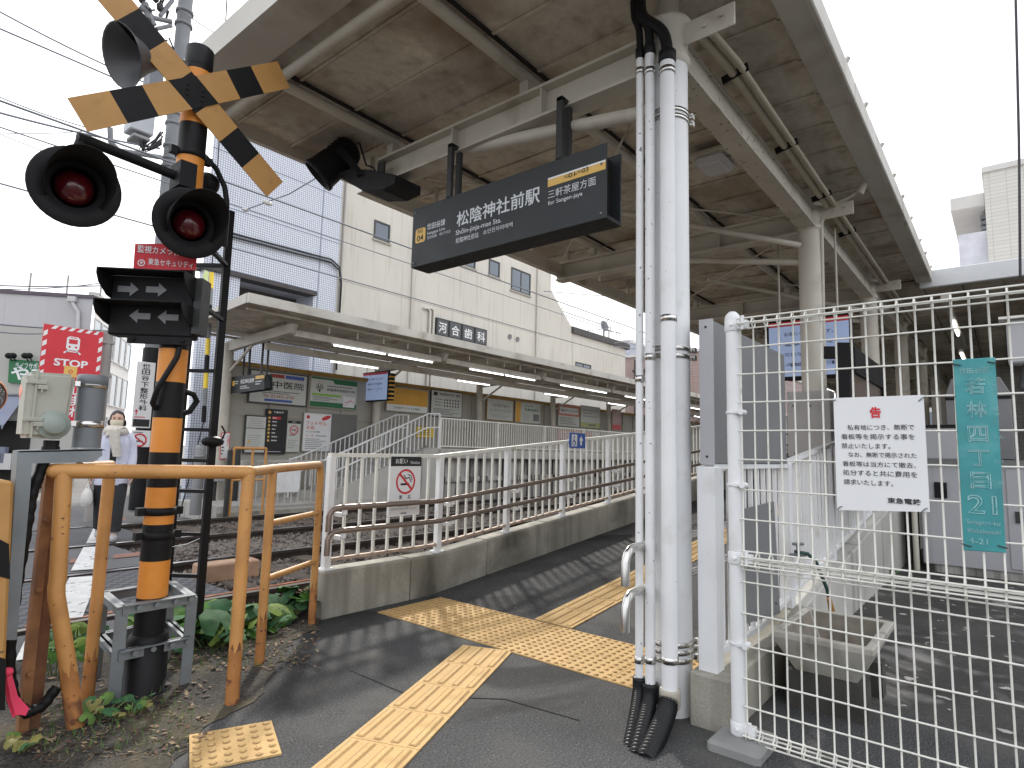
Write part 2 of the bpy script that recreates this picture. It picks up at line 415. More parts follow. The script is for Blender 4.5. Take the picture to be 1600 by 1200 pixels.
def tile_mat(name, col, grout, sx, sy, gap=.10, rough=.35):
    m = bpy.data.materials.new(name); m.use_nodes = True
    t = m.node_tree; N = t.nodes; L = t.links; b = N['Principled BSDF']
    tc = N.new('ShaderNodeTexCoord'); sp = N.new('ShaderNodeSeparateXYZ'); ad = N.new('ShaderNodeMath'); cb = N.new('ShaderNodeCombineXYZ')
    L.new(tc.outputs['Object'], sp.inputs[0]); L.new(sp.outputs[0], ad.inputs[0]); L.new(sp.outputs[1], ad.inputs[1])
    L.new(ad.outputs[0], cb.inputs[0]); L.new(sp.outputs[2], cb.inputs[1])
    br = N.new('ShaderNodeTexBrick'); br.offset = 0
    br.inputs['Scale'].default_value = 1; br.inputs['Brick Width'].default_value = sx; br.inputs['Row Height'].default_value = sy
    br.inputs['Mortar Size'].default_value = gap * sy; br.inputs['Mortar Smooth'].default_value = .1
    br.inputs['Color1'].default_value = (*col, 1); br.inputs['Color2'].default_value = (*[c * .93 for c in col], 1); br.inputs['Mortar'].default_value = (*grout, 1)
    L.new(cb.outputs[0], br.inputs['Vector']); L.new(br.outputs['Color'], b.inputs['Base Color']); b.inputs['Roughness'].default_value = rough
    return m
m_tiles = tile_mat('small white wall tiles', (.72, .75, .82), (.26, .29, .38), .062, .062, .13)
m_siding = tile_mat('pale ribbed siding', (.60, .59, .56), (.45, .44, .42), .35, .10, .09, .7)
m_brick = tile_mat('pink brick tiles', (.36, .27, .255), (.26, .20, .19), .4, .16, .08, .8)
def deck_mat():
    m = mat('crossing deck pattern', (.11, .112, .12), .85, var=.15, scale=2)
    t = m.node_tree; N = t.nodes; L = t.links; b = N['Principled BSDF']
    tc = N.new('ShaderNodeTexCoord'); vo = N.new('ShaderNodeTexChecker'); vo.inputs['Scale'].default_value = 14
    L.new(tc.outputs['Object'], vo.inputs['Vector'])
    bp = N.new('ShaderNodeBump'); bp.inputs['Strength'].default_value = .8; bp.inputs['Distance'].default_value = .02
    L.new(vo.outputs['Fac'], bp.inputs['Height']); L.new(bp.outputs['Normal'], b.inputs['Normal'])
    old = b.inputs['Base Color'].links[0].from_socket
    x = N.new('ShaderNodeMix'); x.data_type = 'RGBA'; L.new(vo.outputs['Fac'], x.inputs[0]); L.new(old, x.inputs[6]); x.inputs[7].default_value = (.06, .062, .068, 1)
    L.new(x.outputs[2], b.inputs['Base Color'])
    return m
m_deck = deck_mat()
# ================================================================== GROUND
def rz(x): return max(0.0, .095 * (x - 3.7))
b = MB(); b.add([(-300, -300, -.3), (600, -300, -.3), (600, 500, -.3), (-300, 500, -.3)], [(0, 1, 2, 3)])
build('ground', b, m_ground, kind='structure')
# pavement in front of the station, with a worn strip towards the track
b = MB(); b.box((-8, -8, -.3), (3.72, 4.35, 0))
build('pavement', b, m_asph, kind='structure')
b = MB()
pts = [at_z(*p, .004) for p in [(-220, 1330), (-200, 1010), (100, 925), (330, 905), (480, 945), (500, 975), (455, 1005), (405, 1090), (300, 1150), (210, 1290)]]
rr_ = []
for i, p in enumerate(pts):
    q = pts[(i + 1) % len(pts)]; m_ = max(1, int((q - p).length / .06))
    for k in range(m_):
        c = p.lerp(q, k / m_) + V((random.uniform(-.022, .022), random.uniform(-.022, .022), 0)); rr_.append((c.x, min(c.y, 4.36), .004))
b.add(rr_, [tuple(range(len(rr_)))])
build('worn_pavement', b, m_asphold, kind='structure')
# a patch line in the asphalt
b = MB()
for l in ([(545, 1046), (632, 1083), (650, 1095)], [(640, 1086), (790, 1092), (905, 1125)]):
    P = [at_z(*p, .003) for p in l]
    for p, q in zip(P, P[1:]): b.bar((p.x, p.y, .002), (q.x, q.y, .002), .006, .003)
build('road_marking', b, m_dark, kind='structure')
# ramp up to the near platform
b = MB()
xs = [3.72, 5, 7, 9, 11, 13, 16, 40]
zs = [rz(x) for x in xs[:-1]] + [rz(16)]
vs = [(x, y, z) for x, z in zip(xs, zs) for y in (1.16, 3.95)] + [(x, y, -.3) for x in xs for y in (1.16, 3.95)]
n = len(xs)
fs = [(2 * i, 2 * i + 2, 2 * i + 3, 2 * i + 1) for i in range(n - 1)] + [(2 * i, 2 * n + 2 * i, 2 * n + 2 * i + 2, 2 * i + 2) for i in range(n - 1)] + [(2 * i + 1, 2 * i + 3, 2 * n + 2 * i + 3, 2 * n + 2 * i + 1) for i in range(n - 1)] + [(0, 1, 2 * n + 1, 2 * n)]
b.add(vs, fs)
build('path', b, m_asph, kind='structure')
# yard behind the mesh fence
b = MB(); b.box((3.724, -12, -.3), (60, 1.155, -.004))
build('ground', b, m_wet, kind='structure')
# track bed
b = MB()
nx, ny = 150, 40
for j in range(ny + 1):
    for i in range(nx + 1):
        x = 2.3 + 60 * (i / nx) ** 1.7; y = 4.36 + 7.0 * j / ny
        z = -.11 + random.uniform(-.018, .018)
        if 5.2 < y < 6.75 or 8.8 < y < 10.4: z -= .02
        if 7.2 < y < 8.4: z += .03
        if y < 4.8: z += (4.8 - y) * .16
        b.v.append(V((x, y, z)))
for j in range(ny):
    for i in range(nx):
        a = j * (nx + 1) + i
        b.f.append((a, a + 1, a + nx + 2, a + nx + 1)); b.m.append(0); b.s.append(True)
build('ground', b, m_ballastbed, kind='structure')
b = MB()
def stone(p, r):
    vs = []
    for d in ((1, 0, 0), (-1, 0, 0), (0, 1, 0), (0, -1, 0), (0, 0, 1), (0, 0, -1)):
        vs.append(p + V(d) * r * random.uniform(.6, 1.3) + V((random.uniform(-.3, .3), random.uniform(-.3, .3), random.uniform(-.3, .3))) * r)
    b.add(vs, [(0, 2, 4), (2, 1, 4), (1, 3, 4), (3, 0, 4), (2, 0, 5), (1, 2, 5), (3, 1, 5), (0, 3, 5)], random.randrange(2))
for k in range(9000):
    x = 2.4 + 13 * random.random() ** 1.6; y = random.uniform(4.45, 11.2)
    if x < 3.4 and 5.2 < y < 6.7 and x < 2.65: continue
    stone(V((x, y, -.10 + (.03 if 7.2 < y < 8.4 else 0) + (max(0, 4.8 - y) * .16))), random.uniform(.014, .034))
build('gravel', b, [m_ballast, mat('dark ballast stone', (.10, .085, .075), .95, var=.4, scale=14, bump=.6)], kind='stuff', label='loose grey brown ballast stones between the rails', cat='gravel')
b = MB()
for k in range(2600):
    x = random.uniform(2.55, 7.5); y = 4.02 + abs(random.gauss(0, .35))
    if y > 5.0: continue
    p = V((x, y, (.335 if False else 0) + .015)); z = (.26 + .095 * max(0, x - 3.8)) * max(0, 1 - (y - 4.05) / .75) - .06
    p.z = z + .012
    a = random.uniform(0, 6.28); r = random.uniform(.012, .03)
    d = V((math.cos(a), math.sin(a), random.uniform(-.4, .4))) * r; e = V((-math.sin(a), math.cos(a), random.uniform(-.4, .4))) * r * .5
    b.add([p - d, p + e, p + d, p - e], [(0, 1, 2, 3)], random.randrange(2))
build('leaf_litter', b, [m_litter, mat('dry brown leaf', (.12, .07, .045), .95, var=.4, scale=20)], kind='stuff', label='brown dead leaves heaped behind the concrete ramp wall', cat='leaf litter')
b = MB()   # earth bank that carries the litter
xs = [2.68 + .3 * i for i in range(40)]
for i, x in enumerate(xs):
    z = .27 + .095 * max(0, x - 3.8)
    b.v += [V((x, 4.02, z)), V((x, 4.35, z * .55 - .02)), V((x, 4.85, -.06)), V((x, 5.0, -.16))]
for i in range(len(xs) - 1):
    for j in range(3): b.f.append((4 * i + j, 4 * i + 4 + j, 4 * i + 5 + j, 4 * i + 1 + j)); b.m.append(0); b.s.append(True)
b.f.append((0, 1, 2, 3)); b.m.append(0); b.s.append(False)
build('ground', b, m_litter, kind='structure')
# the road over the crossing
b = MB()
b.box((-2.6, 4.353, -.25), (2.40, 5.0, -.012)); b.box((-2.6, 7.0, -.25), (2.75, 8.55, -.012)); b.box((-2.6, 10.75, -.25), (3.6, 60, -.012))
build('road', b, m_road, kind='structure')
b = MB()
for y0, y1, xe in ((5.18, 6.76, 2.62), (8.74, 10.45, 3.35)):
    for k in range(5):
        x1 = xe - k * 1.04; b.box((x1 - 1.03, y0, -.2), (x1, y1, -.006))
build('road', b, m_deck, kind='structure')
b = MB()
for p, q in [((1.10, 4.4), (1.29, 5.0)), ((1.42, 5.22), (1.95, 6.7)), ((2.05, 7.05), (2.55, 8.5)), ((2.66, 8.8), (3.2, 10.4)), ((3.3, 10.8), (4.15, 13.2))]:
    d = V((q[0] - p[0], q[1] - p[1], 0)).normalized(); s_ = V((d.y, -d.x, 0)) * .11
    P, Q = V((*p, 0)), V((*q, 0))
    b.add([P - s_, P + s_, Q + s_, Q - s_], [(0, 1, 2, 3)])
for x0, y0, x1, y1, mi in ((2.05, 7.55, 2.4, 7.8, 1), (2.45, 7.55, 2.75, 7.8, 1), (3.35, 11.1, 3.75, 11.5, 1)):
    b.add([(x0, y0, -.004), (x1, y0, -.004), (x1 + .08, y1, -.004), (x0 + .08, y1, -.004)], [(0, 1, 2, 3)], mi)
build('road_marking', b, [mat('worn road white', (.62, .62, .61), .8, var=.1, scale=6, chip=((.2, .2, .2), 12, .62)), mat('red brown patch', (.25, .13, .10), .9)], kind='structure')
# rails and sleepers
rail_lab = {5.1: 'rusty near rail closest to the pavement with a brown guard rail beside it', 6.85: 'bright topped rail on the far side of the nearer track', 8.66: 'near rail of the far track crossing the deck', 10.55: 'farthest rail just in front of the opposite platform'}
for y in (5.1, 6.85, 8.66, 10.55):
    t = thing('rail', rail_lab[y], 'rail', (2, y, -.1), 'rails of the two tram tracks')
    F = Fr((0, y, 0), (0, 1, 0), (0, 0, 1))   # n = +x
    pr = [(-.06, -.15), (.06, -.15), (.06, -.135), (.012, -.12), (.012, -.045), (.034, -.035), (.034, -.002), (-.034, -.002), (-.034, -.035), (-.012, -.045), (-.012, -.12), (-.06, -.135)]
    b = MB(); b.prism(pr, F, -6, 70); build('rail_body', b, m_rail, t)
    b = MB(); b.box((-6, y - .03, -.0015), (70, y + .03, .001)); build('rail_head', b, m_railtop if y != 5.1 else mat('dull rail head', (.28, .25, .22), .5, .6), t)
    if y == 5.1:
        b = MB(); b.box((1.2, y + .09, -.06), (5.2, y + .13, -.004)); build('guard_rail', b, mat('rusty orange guard bar', (.42, .16, .08), .7, var=.3, scale=8), t)
t0 = None
for yc in (5.97, 9.6):
    for k in range(16):
        x = 3.0 + .62 * k
        if yc > 9: x += .7
        if t0 is None:
            b = MB(); b.box((x - .1, yc - 1.15, -.2), (x + .1, yc + 1.15, -.085))
            t0 = build('sleeper', b, mat('old sleeper', (.09, .07, .055), .9, var=.3, scale=6), label='first dark weathered sleeper beside the crossing deck under the nearer track', cat='sleeper', group='sleepers under the tram tracks', bevel=.01)
            z0 = t0.location.z
        else:
            copy_tree(t0, None, (x, yc, z0), '%s dark weathered sleeper from the crossing deck under the %s track' % (ORD[k], 'nearer' if yc < 9 else 'farther'))
b = MB(); p = at_z(305, 905, -.06); q = at_z(398, 893, -.06)
b.bar((p.x, p.y, -.01), (q.x, q.y, -.01), .22, .18)
build('cable_trough', b, mat('peach stained concrete', (.42, .27, .18), .8, var=.25, scale=5), label='short pale cable trough lying beside the rail near the deck edge', cat='cable trough', bevel=.015)
# ================================================================== RAMP WALL AND RAILING (track side)
def ctop(x): return .335 + .095 * max(0, x - 3.8)
segx = [2.66, 3.5, 4.46, 5.46, 6.47, 7.5, 8.5, 9.5, 10.5, 11.5, 12.5, 13.5, 14.5, 15.5]
t = thing('concrete_wall', 'low stained concrete wall stepping up along the ramp under the white railing', 'wall', (2.66, 4.0, 0))
for i in range(len(segx) - 1):
    x0, x1 = segx[i] + (.004 if i else 0), segx[i + 1] - .004
    b = MB(); z0, z1 = ctop(x0), ctop(x1)
    xm = 3.8
    prof = [(x0, -.1), (x1, -.1), (x1, z1)] + ([(xm, ctop(xm))] if x0 < xm < x1 else []) + [(x0, z0)]
    b.prism([(a, c) for a, c in prof], facing_y((0, 3.93, 0)), 0, -.2)
    build('wall_block', b, m_conc, t, bevel=.012)
def rtop(x): return 1.19 if x < 3.8 else 1.19 + .0925 * (x - 3.8)
t = thing('ramp_railing', 'white picket railing along the track side of the ramp on the concrete wall', 'railing', (2.7, 4.02, ctop(2.7)))
postx = [2.72, 3.87, 4.83, 5.83, 6.86, 7.9, 8.95, 10.0, 11.0, 12.0, 13.0, 14.0, 15.0]
for x in postx:
    b = MB(); b.box((x - .028, 3.99, ctop(x) - .02), (x + .028, 4.045, rtop(x) - .012)); b.box((x - .05, 3.97, ctop(x) - .015), (x + .05, 4.065, ctop(x) + .012))
    build('post', b, m_white, t, bevel=.004)
b = MB(); k = 0
for x0, x1 in zip(postx, postx[1:]):
    nb = 8
    for i in range(1, nb):
        x = x0 + (x1 - x0) * i / nb
        b.bar((x, 4.018, ctop(x) + .075), (x, 4.018, rtop(x) - .02), .02, .02, up=(1, 0, 0))
build('pickets', b, m_wire, t)
b = MB(); P = [2.70, 3.8, 15.0]
for x0, x1 in zip(P, P[1:]): b.bar((x0, 4.018, rtop(x0)), (x1, 4.018, rtop(x1)), .05, .03)
build('top_rail', b, m_wire, t)
b = MB()
for x0, x1 in zip(P, P[1:]): b.bar((x0, 4.018, ctop(x0) + .07), (x1, 4.018, ctop(x1) + .07), .04, .022)
build('bottom_rail', b, mat('rust streaked lower rail', (.38, .28, .21), .7, var=.3, scale=9), t)
def handrail(name, label, y, side, tops, ext=.075):
    t = thing(name, label, 'handrail', (2.7, y, .5))
    for h0, hs in tops:
        hz = lambda x: h0 + .0 if x < 3.75 else h0 + hs * (x - 3.75)
        pts = [(2.625, y, h0 - .17), (2.625, y, h0 - .06), (2.64, y, h0 - .025), (2.67, y, h0 - .006), (2.72, y, h0)] + [(x, y, hz(x)) for x in (3.6, 3.75, 3.9, 5, 7, 9, 11, 13, 15)]
        b = MB(); b.tube(pts, .021, 12)
        build('handrail_tube', b, m_brown, t)
        for x in (postx[:9] if side > 0 else postx[3:9]):
            xx = x + .05; b = MB()
            b.box((xx - .014, y, hz(xx) - .055), (xx + .014, y + .03 * side, hz(xx) - .018)); b.box((xx - .018, y + .03 * side, hz(xx) - .075), (xx + .018, 3.99 if side > 0 else 1.24, hz(xx) - .045))
            build('bracket', b, m_white, t)
    return t
handrail('handrail', 'pair of bronze steel handrails along the picket railing beside the rails', 3.87, 1, ((.805, .092), (.635, .085)))
# notices on this railing
F = facing_y((0, 3.975, 0))
t = thing('no_smoking_sign', 'white no smoking notice with black heading wired to the ramp railing', 'notice', (3.42, 3.97, .68))
b = MB(); b.fbox(F, 3.262, .69, 3.598, 1.185, -.006, 0); build('sign_plate', b, m_signw, t)
b = MB(); b.quad(F, 3.262, 1.105, 3.598, 1.185, .002); build('heading_band', b, m_ink, t)
b = MB(); b.text('お願い', F, 3.31, 1.125, .042, c=.004, bold=.012); b.text('Notice', F, 3.475, 1.123, .026, c=.004); build('lettering', b, m_signw, t)
b = MB(); b.disc(F, 3.43, .975, .105, .003, n=40, r2=.088); b.poly(F, [(3.355, 1.035), (3.368, 1.048), (3.505, .915), (3.492, .902)], .004); build('ban_symbol', b, m_red, t)
b = MB(); b.quad(F, 3.375, .945, 3.47, .962, .0025); b.stroke(F, [(3.41, 1.03), (3.43, 1.0), (3.47, 1.01), (3.49, .97)], .009, .0025); b.stroke(F, [(3.45, 1.035), (3.49, 1.02), (3.5, .985)], .007, .0025)
b.text('禁', F, 3.365, .83, .033, bold=.01); b.text('煙', F, 3.46, .83, .033, bold=.01); b.text('駅構内は禁煙です', F, 3.35, .765, .013, w=.16); b.text('お客さまのご協力をお願いいたします', F, 3.285, .745, .013, w=.28); b.text('東急電鉄', F, 3.39, .705, .015, bold=.01)
build('lettering', b, m_ink, t)
t = thing('wheelchair_sign', 'small blue wheelchair route sign with white arrow on the ramp railing', 'sign', (6.07, 3.97, 1.31))
b = MB(); b.fbox(F, 5.90, 1.31, 6.24, 1.49, -.006, 0); build('sign_plate', b, m_blue, t)
b = MB()
b.quad(F, 5.94, 1.33, 6.06, 1.47, .002)
b.poly(F, [(6.1, 1.40), (6.145, 1.46), (6.19, 1.40), (6.165, 1.40), (6.165, 1.345), (6.125, 1.345), (6.125, 1.40)], .002)
build('symbol', b, m_signw, t)
b = MB(); b.disc(F, 5.995, 1.445, .012, .004); b.stroke(F, [(5.99, 1.43), (5.99, 1.385), (6.02, 1.385), (6.035, 1.35)], .012, .004); b.disc(F, 5.99, 1.37, .032, .004, r2=.022)
build('symbol', b, m_blue, t)
# ================================================================== TACTILE TILES
T = .335
def warn_tile(parent_label, grp):
    b = MB(); b.box((-T / 2 + .002, -T / 2 + .002, 0), (T / 2 - .002, T / 2 - .002, .012))
    for i in range(6):
        for j in range(6):
            x = (i - 2.5) * T / 6; y = (j - 2.5) * T / 6
            b.lathe([(.0165, .0125), (.0155, .0125), (.0125, .016)], (x, y, 0), (0, 0, 1), 10, 1); b.lathe([(.0125, .016), (.010, .0185), (.006, .020)], (x, y, 0), (0, 0, 1), 10)
            b.disc(Fr((x, y, .020), (1, 0, 0), (0, 1, 0)), 0, 0, .006, 0, n=10)
    return build('warning_tile', b, [m_tact, m_tactedge], label=parent_label, cat='paving tile', group=grp, loc=(0, 0, 0))
wt = warn_tile('studded yellow tile, first from the concrete wall in the row nearer the road', 'studded warning tiles at the foot of the ramp')
first = True
for i in range(2):
    for j in range(8):
        x = 3.055 + T * (i + .5); y = 3.80 - T * (j + .5)
        zz = -.005
        o = wt if first else copy_tree(wt)
        first = False
        o['label'] = 'studded yellow tile, %s from the concrete wall in the row %s' % (ORD[j], 'nearer the road' if i == 0 else 'farther up the ramp')
        o.location = (x, y, zz)
c = at_z(300, 1150, 0); d2 = at_z(413, 1130, 0)
ang = math.atan2(d2.y - c.y, d2.x - c.x)
e1 = V((math.cos(ang), math.sin(ang), 0)); e2 = V((e1.y, -e1.x, 0))
o = copy_tree(wt, None, c + e1 * T * .46 + e2 * T / 2 + V((0, 0, -.004)), 'lone yellow studded tile near the rusty orange guard rail', ang)
del o['group']
def guide_tile(lab, grp):
    b = MB(); b.box((-T / 2 + .002, -T / 2 + .002, 0), (T / 2 - .002, T / 2 - .002, .012))
    for j in range(4):
        y = (j - 1.5) * T / 4
        b.hexa([(-T * .44, y - .017, .0115), (T * .44, y - .017, .0115), (T * .44, y + .017, .0115), (-T * .44, y + .017, .0115), (-T * .43, y - .011, .018), (T * .43, y - .011, .018), (T * .43, y + .011, .018), (-T * .43, y + .011, .018)])
        for s_ in (-1, 1): b.add([(-T * .445, y + s_ * .0165, .0123), (T * .445, y + s_ * .0165, .0123), (T * .445, y + s_ * .0215, .0123), (-T * .445, y + s_ * .0215, .0123)], [(0, 1, 2, 3) if s_ > 0 else (3, 2, 1, 0)], 1)
        b.add([(-T * .435, y - .0165, .0124), (-T * .435, y + .0165, .0124), (-T * .452, y + .0165, .0124), (-T * .452, y - .0165, .0124)], [(0, 1, 2, 3)], 1)
    return build('guide_tile', b, [m_tact, m_tactedge], label=lab, cat='paving tile', group=grp, loc=(0, 0, 0))
gt = guide_tile('ribbed yellow tile of the slanting pavement strip, first from the studded tiles', 'ribbed guide tiles crossing the pavement')
dv = V((-.924, -.382, 0)); ga = math.atan2(-dv.y, -dv.x)
for k in range(8):
    o = gt if k == 0 else copy_tree(gt)
    p = V((3.045, 2.645, -.005)) + dv * T * (k + .62)
    o.location = p; o.rotation_euler.z = ga
    o['label'] = 'ribbed yellow tile of the slanting pavement strip, %s from the studded tiles' % ORD[k]
for k in range(24):
    o = copy_tree(gt); x = 3.74 + T * (k + .5)
    o['label'] = 'ribbed yellow tile of the strip up the ramp, %s from the studded tiles' % ORD[k]; o['group'] = 'ribbed guide tiles up the ramp'
    o.location = (x, 2.645, rz(x) - .004); o.rotation_euler = (0, -math.atan(.095), 0)
# ================================================================== NEAR CANOPY
CZ = 3.80
cn = thing('station_canopy', 'large grimy platform canopy on white steel columns over the ramp', 'canopy', (2.95, 1.35, 0))
XE = 34
b = MB()
pit = .46
x = 1.64
random.seed(3)
while x < XE:      # ribbed deck: every panel tips a little, dark joints between
    b.hexa([(x, .9, CZ + .012), (x + pit * .5, .9, CZ + .03), (x + pit * .5, 4.62, CZ + .03), (x, 4.62, CZ + .012), (x, .9, CZ + .06), (x + pit * .5, .9, CZ + .06), (x + pit * .5, 4.62, CZ + .06), (x, 4.62, CZ + .06)])
    b.hexa([(x + pit * .5, .9, CZ + .03), (x + pit - .012, .9, CZ - .004), (x + pit - .012, 4.62, CZ - .004), (x + pit * .5, 4.62, CZ + .03), (x + pit * .5, .9, CZ + .06), (x + pit - .012, .9, CZ + .06), (x + pit - .012, 4.62, CZ + .06), (x + pit * .5, 4.62, CZ + .06)])
    b.box((x + pit - .0118, .9, CZ - .002), (x + pit - .0002, 4.62, CZ + .05), 1)
    b.box((x + pit - .035, .92, CZ - .014), (x + pit - .0125, 4.6, CZ - .0045))
    x += pit
build('roof_deck', b, [m_ceil, m_dark], cn)
b = MB(); b.box((1.58, .82, CZ + .065), (XE, 4.66, CZ + .13)); build('roof_sheet', b, m_fasc, cn)
b = MB()
b.box((1.56, .78, CZ - .03), (1.60, 4.68, CZ + .15)); b.hexa([(1.60, .9, CZ - .03), (1.84, .9, CZ - .005), (1.84, 4.6, CZ - .005), (1.60, 4.6, CZ - .03), (1.60, .9, CZ - .02), (1.84, .9, CZ + .005), (1.84, 4.6, CZ + .005), (1.60, 4.6, CZ - .02)])
build('front_fascia', b, m_fasc, cn)
b = MB(); b.box((1.60, 4.61, CZ - .09), (XE, 4.66, CZ + .06)); build('track_fascia', b, m_fasc, cn)
b = MB()
for x0, x1 in ((1.56, 4.55), (4.56, 7.2), (7.21, 10.0)):
    b.box((x0, .71, CZ - .05), (x1, .89, CZ + .045)); b.box((x0, .705, CZ - .06), (x1, .745, CZ + .10))
build('gutter', b, m_fasc, cn, bevel=.008)
for k in range(10):
    b = MB(); x = 3.6 + k * .7 + random.uniform(-.1, .1); b.tube([(x, .72, CZ + .1), (x, .70, CZ + .135)], .016, 8); build('roof_clip', b, m_fasc, cn)
colx = [2.95, 6.02, 9.1, 12.2, 15.3, 18.4, 21.5]
for i, x in enumerate(colx):
    b = MB(); yc = 1.36
    b.tube([(x, yc, -.1), (x, yc, 3.42)], .103, 28, cap=False)
    col = build('column', b, m_white if i == 0 else m_cream, cn)
    b = MB(); b.lathe([(.103, 3.38), (.118, 3.40), (.118, 3.42), (.105, 3.44), (.105, 3.56), (.125, 3.60), (.135, 3.62), (.125, 3.64), (.06, 3.65), (.06, 3.8)], (x, yc, 0), (0, 0, 1), 28)
    build('capital', b, m_cream, col)
    ib = MB()
    y0, y1 = 1.45, 3.86 if i == 0 else 4.25
    for z0, z1, hw in ((3.37, 3.39, .075), (3.39, 3.57, .008), (3.57, 3.59, .075)):
        ib.box((x - hw, y0, z0), (x + hw, y1, z1))
    for y in (2.2, 3.0): ib.box((x - .07, y - .006, 3.39), (x + .07, y + .006, 3.57))
    ib.hexa([(x - .012, y1, 3.36), (x + .012, y1, 3.36), (x + .012, y1 + .05, 3.48), (x - .012, y1 + .05, 3.48), (x - .012, y1, 3.37), (x + .012, y1, 3.37), (x + .012, y1 + .05, 3.59), (x - .012, y1 + .05, 3.59)])
    build('cross_beam', ib, m_cream, cn)
    b = MB()
    for y in (2.37, 3.75): b.box((x - .035, y - .035, 3.59), (x + .035, y + .035, 3.70))
    build('purlin_cleat', b, m_cream, cn)
    if i < 3:
        b = MB(); b.tube([(x, 1.42, 3.17 if i == 0 else 3.1), (x, 2.86, 3.40)], .042 if i == 0 else .03, 14); build('knee_brace', b, m_cream, cn)
        b = MB(); b.box((x - .03, .98, 3.47), (x - .018, 1.42, 3.60)); b.tube([(x - .032, 1.05, 3.55), (x - .045, 1.05, 3.55)], .012, 8); b.tube([(x - .032, 1.14, 3.53), (x - .045, 1.14, 3.53)], .012, 8)
        build('end_plate', b, m_cream, cn, bevel=.004)
for y in (2.37, 3.75):
    b = MB(); b.tube([(1.86, y, 3.735), (XE, y, 3.735)], .038, 12); build('purlin', b, m_cream, cn)
    b = MB(); b.box((1.9, y - .055, 3.775), (XE, y - .04, 3.80)); build('purlin_angle', b, m_dark, cn)
b = MB(); b.tube([(1.93, .95, 3.735), (1.93, 4.55, 3.735)], .034, 12); build('front_purlin', b, m_cream, cn)
b = MB(); b.box((2.98, 4.17, 3.43), (XE, 4.25, 3.44)); b.box((2.98, 4.17, 3.44), (XE, 4.185, 3.56)); b.box((2.98, 4.17, 3.56), (XE, 4.25, 3.57))
for x in [3.1 + .77 * k for k in range(30)]: b.box((x - .015, 4.2, 3.57), (x + .015, 4.23, 3.80))
build('edge_channel', b, m_cream, cn)
b = MB()
for z0, z1, hw in ((3.40, 3.412, .075), (3.412, 3.565, .055), (3.565, 3.58, .075)): b.box((3.03, 1.36 - hw, z0), (XE, 1.36 + hw, z1))
build('column_girder', b, m_creamrust, cn)
for a0, a1 in (((3.05, 1.5, 3.45), (5.9, 4.1, 3.62)), ((5.9, 1.5, 3.5), (3.1, 4.1, 3.62)), ((6.1, 1.5, 3.45), (9.0, 4.1, 3.62)), ((9.0, 1.5, 3.5), (6.1, 4.1, 3.62)), ((9.2, 1.5, 3.45), (12, 4.1, 3.62)), ((12.1, 1.5, 3.5), (9.2, 4.1, 3.62))):
    b = MB(); b.tube([a0, a1], .009, 6); build('tie_rod', b, m_creamrust, cn)
for x0, x1 in ((3.1, 5.9), (6.1, 9.0)):
    b = MB(); b.tube([(x0 + 1.6, 3.0, 3.60), (x1 + .02, 1.42, 3.24)], .028, 10); build('diagonal_brace', b, m_cream, cn)
for k, (dy, r) in enumerate(((.0, .026), (-.06, .02))):
    b = MB(); b.tube([(2.98, 1.3, 3.62), (3.1, 1.22 + dy, 3.60), (3.4, 1.19 + dy, 3.585), (12, 1.19 + dy, 3.585)], r, 10)
    build('ceiling_conduit', b, mat('tan conduit', (.40, .36, .28), .6, var=.08), cn)
for x in (3.5, 4.6, 5.7, 6.8): b = MB(); b.bar((x, 1.10, 3.60), (x, 1.26, 3.565), .012, .05); build('conduit_strap', b, m_black, cn)
b = MB(); b.tube([(6.0, 1.27, 1.9), (6.0, 1.25, 3.45), (6.02, 1.18, 3.60), (6.05, 1.0, 3.66), (6.05, .93, 3.70)], .017, 10); build('drain_pipe', b, m_cream, cn)
b = MB(); b.tube([(6.05, .94, 3.67), (6.05, .90, 3.76)], .035, 10); build('drain_cup', b, m_cream, cn)
# soffit lamp
p = at_z(1117, 255, 3.72)
t = thing('canopy_lamp', 'square soffit lamp with frosted cover on the canopy ceiling', 'lamp', (p.x, p.y, 3.55))
b = MB(); b.box((p.x - .2, p.y - .16, 3.735), (p.x + .2, p.y + .16, 3.76)); b.box((p.x - .04, 1.35, 3.735), (p.x - .01, p.y, 3.75)); build('lamp_base', b, m_cream, t)
b = MB(); b.hexa([(p.x - .13, p.y - .10, 3.66), (p.x + .13, p.y - .10, 3.66), (p.x + .13, p.y + .10, 3.66), (p.x - .13, p.y + .10, 3.66), (p.x - .17, p.y - .13, 3.734), (p.x + .17, p.y - .13, 3.734), (p.x + .17, p.y + .13, 3.734), (p.x - .17, p.y + .13, 3.734)])
build('lamp_cover', b, m_lampoff, t, bevel=.02, seg=2)
# fluorescent tubes under the track edge of this canopy
for k, x in enumerate((5.05, 6.4, 7.7, 9.0, 10.3, 11.6)):
    t = thing('fluorescent_lamp', '%s lit fluorescent tube from the column along the track edge of the near canopy' % ORD[k], 'lamp', (x, 4.32, 3.5), 'fluorescent tubes along the near canopy edge')
    b = MB(); b.box((x - .6, 4.29, 3.60), (x + .6, 4.35, 3.64)); build('lamp_body', b, m_white, t)
    b = MB(); b.tube([(x - .58, 4.32, 3.585), (x + .58, 4.32, 3.585)], .016, 10); build('tube', b, m_tube, t)
